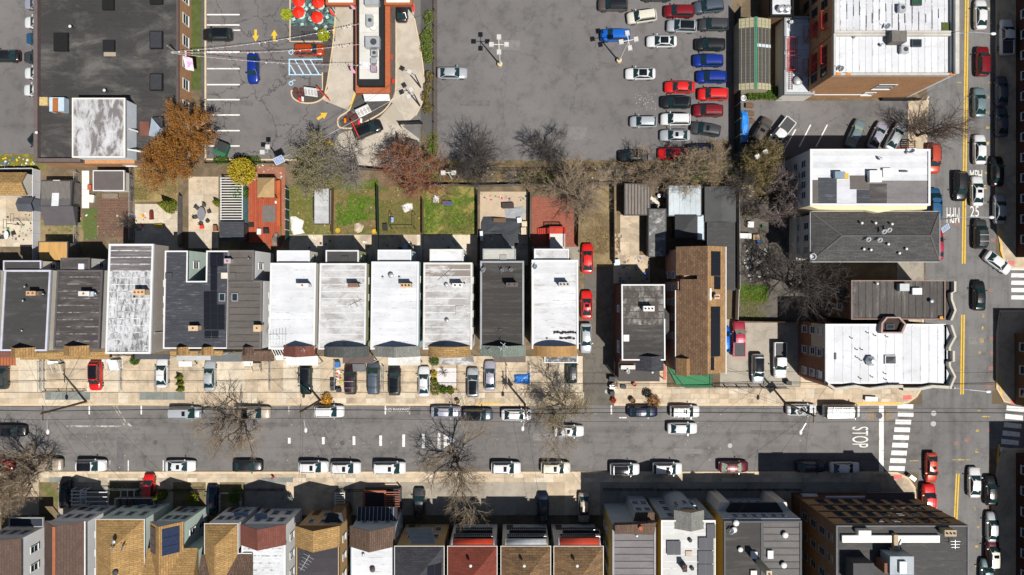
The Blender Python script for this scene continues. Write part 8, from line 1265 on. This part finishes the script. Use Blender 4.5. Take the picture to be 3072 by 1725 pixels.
def patioset(label,u,v,mat,n=6,r=.8,chm=None,cat='table'):
    p=P(u,v,.7); p.z=.06; t=thing('garden_table',label,cat,p); obj('table_top',MB().lathe((p.x,p.y,.72),[(r,0),(r,.05),(.05,.06)],18,sx=.75,sy=1.3),mat,t); obj('leg',MB().tube([(p.x,p.y,.06),(p.x,p.y,.73)],.06,6),DKGREY,t)
    for k in range(n):
        a=6.283*k/n+.3; c=(p.x+(r*.75+.5)*math.cos(a),p.y+(r*1.3+.4)*math.sin(a)); ch=thing('garden_chair','dark garden chair on the '+DIR(a)+' side of the '+' '.join(label.split()[:4]),'chair',(c[0],c[1],.06),a,'garden chairs')
        for nm_,mb in (('seat',MB().box(-.25,-.25,.4,.25,.25,.45)),('backrest',MB().box(.2,-.25,.45,.27,.25,.95)),('frame',MB().ring([(-.24,-.24),(.24,-.24),(.24,.24),(-.24,.24)],[(-.19,-.19),(.19,-.19),(.19,.19),(-.19,.19)],0,.4))): me=mb.mesh(nm_); me.materials.append(chm or DKGREY); link(bpy.data.objects.new(nm_,me),ch)
patioset('grey oval table on the pale concrete patio',604,642,plain('table_slate',(.20,.20,.22),.5,.15,3),6,.85); patioset('round blue table in the shaded rear patio of the aqua house',1216,742,plain('table_blue',(.30,.42,.52),.5),2,.55); patioset('white bath shaped table on the left patio',19,705,WHITE,2,.5)
def tarp(name,label,cat,pts,z,mat,h=.12,seed=0,group=None):    # crumpled sheet lying on the ground
    rn=random.Random(seed); q=[P(u,v) for u,v in pts]; c=sum(q,Vector())/len(q); m=MB(); n=len(q); rings=[1,.72,.4]; vs=[]
    for r in rings: vs += [(c.x+(p.x-c.x)*r+rn.uniform(-.06,.06),c.y+(p.y-c.y)*r+rn.uniform(-.06,.06),z+(0 if r==1 else h*rn.uniform(.3,1.3))) for p in q]
    vs.append((c.x,c.y,z+h*rn.uniform(.3,1.2))); fs=[]
    for k in range(2): fs += [(k*n+i,k*n+(i+1)%n,(k+1)*n+(i+1)%n,(k+1)*n+i) for i in range(n)]
    fs += [(2*n+i,2*n+(i+1)%n,3*n) for i in range(n)]; m.add(vs,fs); return single(name,label,cat,m,mat,group)
tarp('tarpaulin','crumpled bright blue tarpaulin in the front court of the dark roof house','tarpaulin',[(1542,1124),(1558,1121),(1576,1122),(1592,1118),(1592,1135),(1590,1150),(1574,1149),(1556,1151),(1541,1148),(1543,1136)],.12,BLUET,.35,1)
tarp('tarpaulin','long blue tarpaulin over stacked goods by the green fence','tarpaulin',[(2216,338),(2236,338),(2240,360),(2240,395),(2238,428),(2217,430),(2216,385)],.9,plain('blue_tarp2',(.02,.22,.68),.4,.2,2,bmp=.5),.3,2)
single('goods_stack','stacked boxes beneath the long blue tarpaulin','boxes',MB().prism([(P(2218,428).x,P(2218,428).y),(P(2237,427).x,P(2237,427).y),(P(2238,340).x,P(2238,340).y),(P(2218,340).x,P(2218,340).y)],.02,.88),GREYWOOD)
BT=plain('tarp_black',(.035,.04,.048),.6,.2,1.5,bmp=.5); tarp('ground_sheet','large dark ground sheet in the outlined back yard','ground sheet',[(1443,668),(1450,650),(1480,648),(1535,655),(1568,655),(1565,680),(1556,705),(1553,735),(1530,742),(1500,705),(1442,700)],.05,BT,.10,3); tarp('ground_sheet','pale grey ground sheet above the dark one','ground sheet',[(1514,628),(1540,622),(1570,617),(1578,640),(1565,656),(1518,653)],.06,plain('tarp_grey',(.30,.31,.32),.6,.15,1.5),.08,4)
tarp('white_sheet','white plastic sheet on the lawn left of the long shed','plastic sheet',[(871,650),(886,650),(912,664),(908,686),(914,700),(880,703),(873,690)],.05,plain('sheet_white',(.75,.72,.68),.7,.1,2),.12,5); tarp('white_sheet','torn white sheet under the red brown tree','plastic sheet',[(1202,618),(1222,608),(1238,610),(1240,628),(1214,640)],.05,plain('sheet_white2',(.72,.68,.66),.7,.3,3,dirt=(.2,.16,.12),dk=.45),.1,6); tarp('rubble_heap','pale stone heap on the patchy lawn','rubble',[(1064,670),(1078,664),(1092,676),(1088,694),(1074,700),(1063,690)],.05,plain('rubble',(.55,.44,.34),.9,.3,4),.3,7)
def box(name,label,cat,u,v,w,d,h,mat,rot=0,z=.06,lid=None,grp=None):
    p=P(u,v,z+h/2); t=thing(name,label,cat,(p.x,p.y,z),math.radians(rot),grp); me=MB().add([(-w*.45,-d*.45,0),(w*.45,-d*.45,0),(w*.45,d*.45,0),(-w*.45,d*.45,0),(-w/2,-d/2,h*.92),(w/2,-d/2,h*.92),(w/2,d/2,h*.92),(-w/2,d/2,h*.92)],[(3,2,1,0),(4,5,6,7),(0,1,5,4),(1,2,6,5),(2,3,7,6),(3,0,4,7)]).mesh('bin'); me.materials.append(mat); link(bpy.data.objects.new('bin',me),t)
    me=MB().box(-w*.52,-d*.52,h*.92,w*.52,d*.5,h).mesh('lid'); me.materials.append(lid or mat); link(bpy.data.objects.new('lid',me),t); return t
RC=plain('bin_grey',(.045,.048,.052),.6); BB=plain('bin_blue',(.02,.15,.42),.5)
for a in (('wheeled_bin','blue recycling bin left of the plum SUV','bin',1014,1093,.65,.9,1.05,BB),('wheeled_bin','tall dark bin in the row beside the plum SUV, upper','bin',1000,1146,.7,.75,1.0,RC),('wheeled_bin','tall dark bin in the row beside the plum SUV, lower','bin',1000,1163,.7,.75,1.0,RC),('wheeled_bin','squat dark bin at the foot of the bin row','bin',1017,1170,.7,.6,.9,RC),('wheeled_bin','dark bin outside the dark house at the alley mouth','bin',1836,1136,1.0,.7,1.0,RC),('wheeled_bin','second dark bin below the alley mouth bins','bin',1836,1180,.7,.7,1.0,RC),('wheeled_bin','pair of dark bins at the concrete drive corner','bin',2364,1148,.8,.6,1.0,RC),('crate','grey metal box on the bluestone by the dark house','box',1870,1160,.85,.55,.35,DKGREY),('compost_bin','black tub on the hoop yard lawn','tub',1156,682,.7,1.1,.5,BLACK),('storage_box','navy garden box at the top of the bright lawn','box',1342,610,1.5,.7,.6,plain('box_navy',(.07,.09,.17),.6)),('storage_box','dark brown deck box in the outlined yard','box',1524,617,1.8,.9,.6,plain('box_brown',(.06,.045,.04),.8)),('garden_bench','slatted brown bench seat on the dark ground sheet','bench',1499,661,1.9,.65,.5,WOOD),('ice_chest','white chest on the dark ground sheet','chest',1558,661,.7,.8,.6,WHITE),('cushion_box','cream cushion box by the right yard fence, upper','box',1573,672,.8,.8,.6,plain('cushion',(.62,.52,.38),.8)),('cushion_box','cream cushion box by the right yard fence, lower','box',1571,693,.8,1.1,.6,MC['cushion']),('white_cabinet','white cabinet at the left yard fence','cabinet',1445,708,.45,1.5,1.0,WHITE),('white_board','white panel beside the red brown tree roots','panel',1309,597,.85,1.1,.3,WHITE),('freezer','white freezer in the dark garden','freezer',2250,674,.9,.9,.9,WHITE),('worktable','white work table in the dark garden','table',2234,708,1.9,.8,.8,WHITE),('wash_tub','cardboard box beside the white work table','box',2268,712,1.0,.8,.6,PALEWOOD),('play_slide','red plastic slide on the toy strewn patio','slide',455,646,.4,1.4,.7,DKRED),('toy_car','yellow toy slide on the toy strewn patio','toy',476,677,1.2,.5,.5,plain('toy_yellow',(.7,.45,.02),.5)),('barrel_grill','rusty barrel grill on the pale patio','grill',647,685,.6,.9,.8,plain('grill_rust',(.22,.09,.04),.7)),('cooler','red and white cooler on the pale patio','cooler',606,681,.6,.55,.45,REDP),('barbecue','black barbecue by the deck border','barbecue',800,693,.8,.8,.9,BLACK),('side_table','white cabinet on the red deck','cabinet',779,695,.6,.9,.7,WHITE),('pool_box','small white box on the deck border','box',830,607,.45,.4,.4,WHITE),('dark_planter','dark box planter on the red deck','planter',755,675,.8,.7,.6,BLACK),('hot_tub','white round topped tub behind the dark house','tub',1850,787,.9,.9,.7,plain('tub_pale',(.60,.66,.70),.4)),('pallet','wooden pallet rack by the green fence, top','pallet',2248,317,1.2,.7,.5,WOOD),('pallet','wooden pallet rack by the green fence, middle','pallet',2249,341,1.2,.7,.5,WOOD),('pallet','wooden pallet rack by the green fence, lowest','pallet',2250,363,1.2,.7,.5,WOOD),('bench','white bus bench on the corner pavement','bench',2612,1196,1.9,.7,.6,WHITE),('front_bench','white bench in the left front court','bench',160,1086,1.5,.6,.5,WHITE),('slatted_bench','pale slatted seat beside the brick patio','seat',275,596,.9,1.2,.5,OFFW),('orange_pots','cluster of terracotta pots by the brown shed','pots',270,562,.6,.8,.4,TERRA),('rock_bed','planted rock bed below the brown shed','planter',332,588,2.4,.8,.35,plain('rock_mix',(.25,.2,.15),.9,.5,5)),('satellite_box','grey cabinet on the alley apron','cabinet',1836,1160,.8,.6,.9,GALV),('stoop_box','cream board leaning among the junk by the grey shed','board',1966,604,1.9,.5,.3,plain('board_cream',(.62,.55,.42),.8)),('parcel_locker','slanted metal cabinet at the crosswalk corner','cabinet',2734,1432,1.0,.55,1.0,GALV)):
    box(*a, rot={'cream board leaning among the junk by the grey shed':-38,'slanted metal cabinet at the crosswalk corner':-38,'navy garden box at the top of the bright lawn':-6}.get(a[1],random.uniform(-6,6)))
for i,(u,v,m) in enumerate(((1015,634,0),(1014,691,0),(1123,694,0))): 
    if i: single('tyre_planter',('','yellow ring planter at the lower left of the patchy lawn','yellow ring planter at the lower right of the patchy lawn')[i],'planter',MB().lathe(P(u,v,.03),[(.36,0),(.4,.2),(.3,.22),(.26,.1),(.02,.1)],14),plain('ring_yellow',(.55,.36,.03),.7))
def can(label,u,v,r,h,mat,cat='bin',name='litter_bin'): single(name,label,cat,MB().lathe(P(u,v,.13),[(r,0),(r*1.06,h),(r*.8,h+.02),(r*.76,h*.8),(.02,h*.8)],14),mat)
can('round brown litter bin on the upper pavement by the yellow kerb',1374,1203,.3,.9,plain('can_brown',(.20,.13,.07),.8)); can('brown barrel on the pavement below the dark house',1896,1200,.42,.9,WOOD); can('brown pot by the dark house steps',1902,1152,.3,.6,TERRA,'pot','plant_pot'); can('red fire hydrant on the lower pavement',821,1430,.16,.8,REDP,'hydrant','fire_hydrant'); can('galvanised drum beside the shed hangar',2225,298,.45,.9,GALV,'drum','steel_drum'); can('round grey tank behind the dark house',1838,1153,.35,1.0,plain('tank_rust',(.2,.13,.09),.8),'tank','water_tank'); can('green pot on the dark garden deck',2287,680,.2,.4,GREENP,'pot','plant_pot'); can('blue tub with orange rim in the dark garden',2274,724,.32,.4,BB,'tub','plant_pot'); can('silver drum among junk by the grey shed, left',1975,588,.28,.6,GALV,'drum','steel_drum'); can('silver drum among junk by the grey shed, right',1993,588,.28,.6,GALV,'drum','steel_drum')
puff('orange leafed shrub at the foot of the utility pole by the white SUV',980,1198,18,1.4,leafm('leaf_orange',(.45,.16,.01),(.6,.28,.02),(.7,.4,.05)),500,90); puff('rust leafed shrub on the pavement above the navy sedan',1962,1205,20,1.2,LF_OR,500,91); puff('dark shrub on the pavement left of the rust shrub',1942,1180,14,1.0,leafm('leaf_black',(.02,.022,.02),(.035,.04,.035),(.06,.06,.05)),400,92); puff('red flowering pot at the alley mouth kerb',1840,1200,9,.7,leafm('leaf_flower',(.10,.12,.03),(.45,.03,.03),(.12,.16,.04)),250,93)
# hoop-yard swing frame, basketball hoop, climbing frame
t=thing('swing_frame','thin black metal swing frame in the brown grass yard','swing frame',P(1205,660)); a=R(1172,640,1242,684,1.8); m=MB()
for p,q in (((a[0],a[1],1.8),(a[2],a[1],1.8)),((a[0],a[1],1.8),(a[0],a[3],1.8)),((a[2],a[1],1.8),(a[2],a[3],1.8))): m.bar(p,q,.07)
for x in (a[0],a[2]):
    for y in (a[1],a[3]): m.bar((x,y,.02),(x,y,1.82),.06)
obj('frame',m,BLACK,t); obj('seat',MB().box(a[0]-.25,a[3]-1.3,.5,a[0]+.25,a[3]-.5,.56),plain('seat_blue',(.25,.38,.6),.6),t); obj('chain',MB().bar((a[0],a[3]-.9,.56),(a[0],a[3]-.9,1.78),.03),DKGREY,t)
t=thing('basketball_hoop','basketball hoop and backboard on the left patio','hoop',P(66,675)); p=P(60,676); obj('pole',MB().tube([(p.x+.6,p.y,.06),(p.x+.6,p.y,2.9),(p.x,p.y,3.0)],.06,6),DKGREY,t); obj('backboard',MB().ring([(p.x-.5,p.y-.7),(p.x+.05,p.y-.7),(p.x+.05,p.y+.7),(p.x-.5,p.y+.7)],[(p.x-.45,p.y-.65),(p.x,p.y-.65),(p.x,p.y+.65),(p.x-.45,p.y+.65)],3.0,3.05),DKGREY,t)
t=thing('red_stair_deck','red painted stair landing with railings behind the white alley house','stairs',P(1670,705)); a=R(1648,682,1696,746,1.6); obj('landing',MB().box(a[0],a[1],1.4,a[2],a[3]-1.0,1.6),plain('landing_pale',(.62,.60,.56),.8),t); obj('landing',MB().box(a[0],a[3]-.99,1.3,a[2],a[3],1.62),plain('landing_red',(.45,.04,.02),.6),t); m=MB(); RR=MC['landing_red']
for p,q in (((a[0],a[1]),(a[0],a[3])),((a[0],a[3]),(a[2],a[3])),((a[2],a[3]),(a[2],a[1]))):
    m.bar((*p,2.6),(*q,2.6),.1); L=math.dist(p,q); n=int(L/.25)
    for j in range(n+1): s=j/n; m.bar((p[0]+(q[0]-p[0])*s,p[1]+(q[1]-p[1])*s,1.5),(p[0]+(q[0]-p[0])*s,p[1]+(q[1]-p[1])*s,2.6),.05)
obj('railing',m,RR,t)
for x,y in ((a[0]+.1,a[1]),(a[2]-.1,a[1]),(a[0]+.1,a[3]-.1),(a[2]-.1,a[3]-.1)): obj('post',MB().box(x-.07,y-.07,0,x+.07,y+.07,1.4),RR,t)
for i in range(6): obj('step',MB().box(a[0]-.3*(i+1),a[3]-.95,.1,a[0]-.3*i-.01,a[3]-.05,1.45-.22*i),RR,t)
# flower garden ground and gravel, clothes on yard: small toys and debris
struct('gravel_bed',rect(1312,1104,1370,1155,.13,.05),plain('gravel_white',(.66,.63,.62),.9,.3,7)); struct('artificial_lawn',rect(814,673,846,730,.07,.05),plain('astro',(.06,.16,.02),.9,.2,4)); tarp('shade_sail','collapsed brown patio canopy on the artificial lawn','canopy',[(815,710),(825,697),(838,695),(848,715),(836,738),(820,742)],.1,plain('canvas_taupe',(.22,.18,.15),.8),.8,8)
rn=random.Random(12); TC=[plain('toy_'+n,c,.5) for n,c in (('r',(.6,.03,.02)),('b',(.03,.12,.5)),('y',(.7,.5,.03)),('w',(.7,.7,.68)),('o',(.7,.2,.02)),('g',(.04,.3,.1)),('p',(.6,.1,.3)))]
def scatter(label,u0,v0,u1,v1,n,s0,s1,mats,z=.06):    # uncountable small litter
    m=MB(); 
    for i in range(n):
        p=P(rn.uniform(u0,u1),rn.uniform(v0,v1)); s=rn.uniform(s0,s1); a=rn.uniform(0,6.28); c,d=math.cos(a)*s,math.sin(a)*s; k=rn.uniform(.4,1); m.prism([(p.x-c+d*k,p.y-d-c*k),(p.x+c+d*k,p.y+d-c*k),(p.x+c-d*k,p.y+d+c*k),(p.x-c-d*k,p.y-d+c*k)],z-.04,z+s*rn.uniform(.1,.8),rn.randrange(len(mats)))
    o=obj('loose_litter',m,mats,kind='stuff'); o['label']=label; o['category']='litter'
scatter('white broken litter on the big car park',1905,275,1968,330,70,.015,.05,[TC[3]],.02); scatter('scattered toys on the toy strewn patio',404,640,440,690,34,.06,.2,TC,.07); scatter('toys at the top of the outlined yard',1448,588,1580,602,30,.05,.16,TC+[BLACK],.06); scatter('litter on the road and kerbs',100,1225,2600,1415,120,.02,.055,[TC[3]],.02); scatter('clutter in the dark garden',2210,730,2310,850,60,.05,.22,TC[3:4]+[GREYM,GREYWOOD,DKGREY],.05); scatter('clutter behind the dark house',1845,770,1945,848,50,.06,.25,[GREYM,GREYWOOD,TC[1],PALEWOOD],.06); scatter('junk beside the grey shed',1952,560,2000,620,34,.08,.26,[GREYM,DKGREY,TC[1],PALEWOOD],.06); scatter('bin bags and bottles beside the plum SUV',1008,1108,1026,1150,30,.08,.2,TC+[BLACK],.11); scatter('rubble and planks along the side yard',1838,700,1862,770,40,.08,.3,[GREYWOOD,PALEWOOD],.05); scatter('leaves and rubbish in the scrub',1400,500,2190,552,120,.04,.14,[TC[3],PALEWOOD,TC[1],WOOD],.05); scatter('garden clutter beside the pergola',856,495,740,540,24,.06,.18,[PALEWOOD,TC[3]],.06); scatter('scrub litter by the left car park',-20,470,120,505,40,.05,.2,[BB,TC[3],TC[2]],.06); scatter('small things on the left patio',10,640,100,720,26,.06,.2,[DKGREY,TC[5],BLACK,GREYWOOD],.07)
for u,v0,v1,lab in ((2385,402,448,'left'),(2430,388,440,'middle left'),(2480,388,440,'middle right'),(2370,382,412,'leftmost')): mark('bay_line',[(u,v0-14),(u+4,v0-14),(u-30,v1),(u-34,v1)],WHITE_P,.02)
for u,v in ((2664,395),(2784,300)): mark('bay_line',[(u,v-10),(u+4,v-10),(u-20,v+30),(u-24,v+30)],WHITE_P,.02)

scatter('twigs, leaves and debris on the back lawns',872,565,1430,700,260,.02,.12,[WOOD,PALEWOOD,GREYWOOD,MC['dirt_ground']],.05); scatter('debris along the rear patios',872,708,1740,745,60,.05,.2,[GREYM,DKGREY,PALEWOOD,TC[3],BB],.06); scatter('debris in the left yards',130,640,400,740,70,.04,.18,[WOOD,PALEWOOD,GREYWOOD,TC[3],TC[5]],.06)
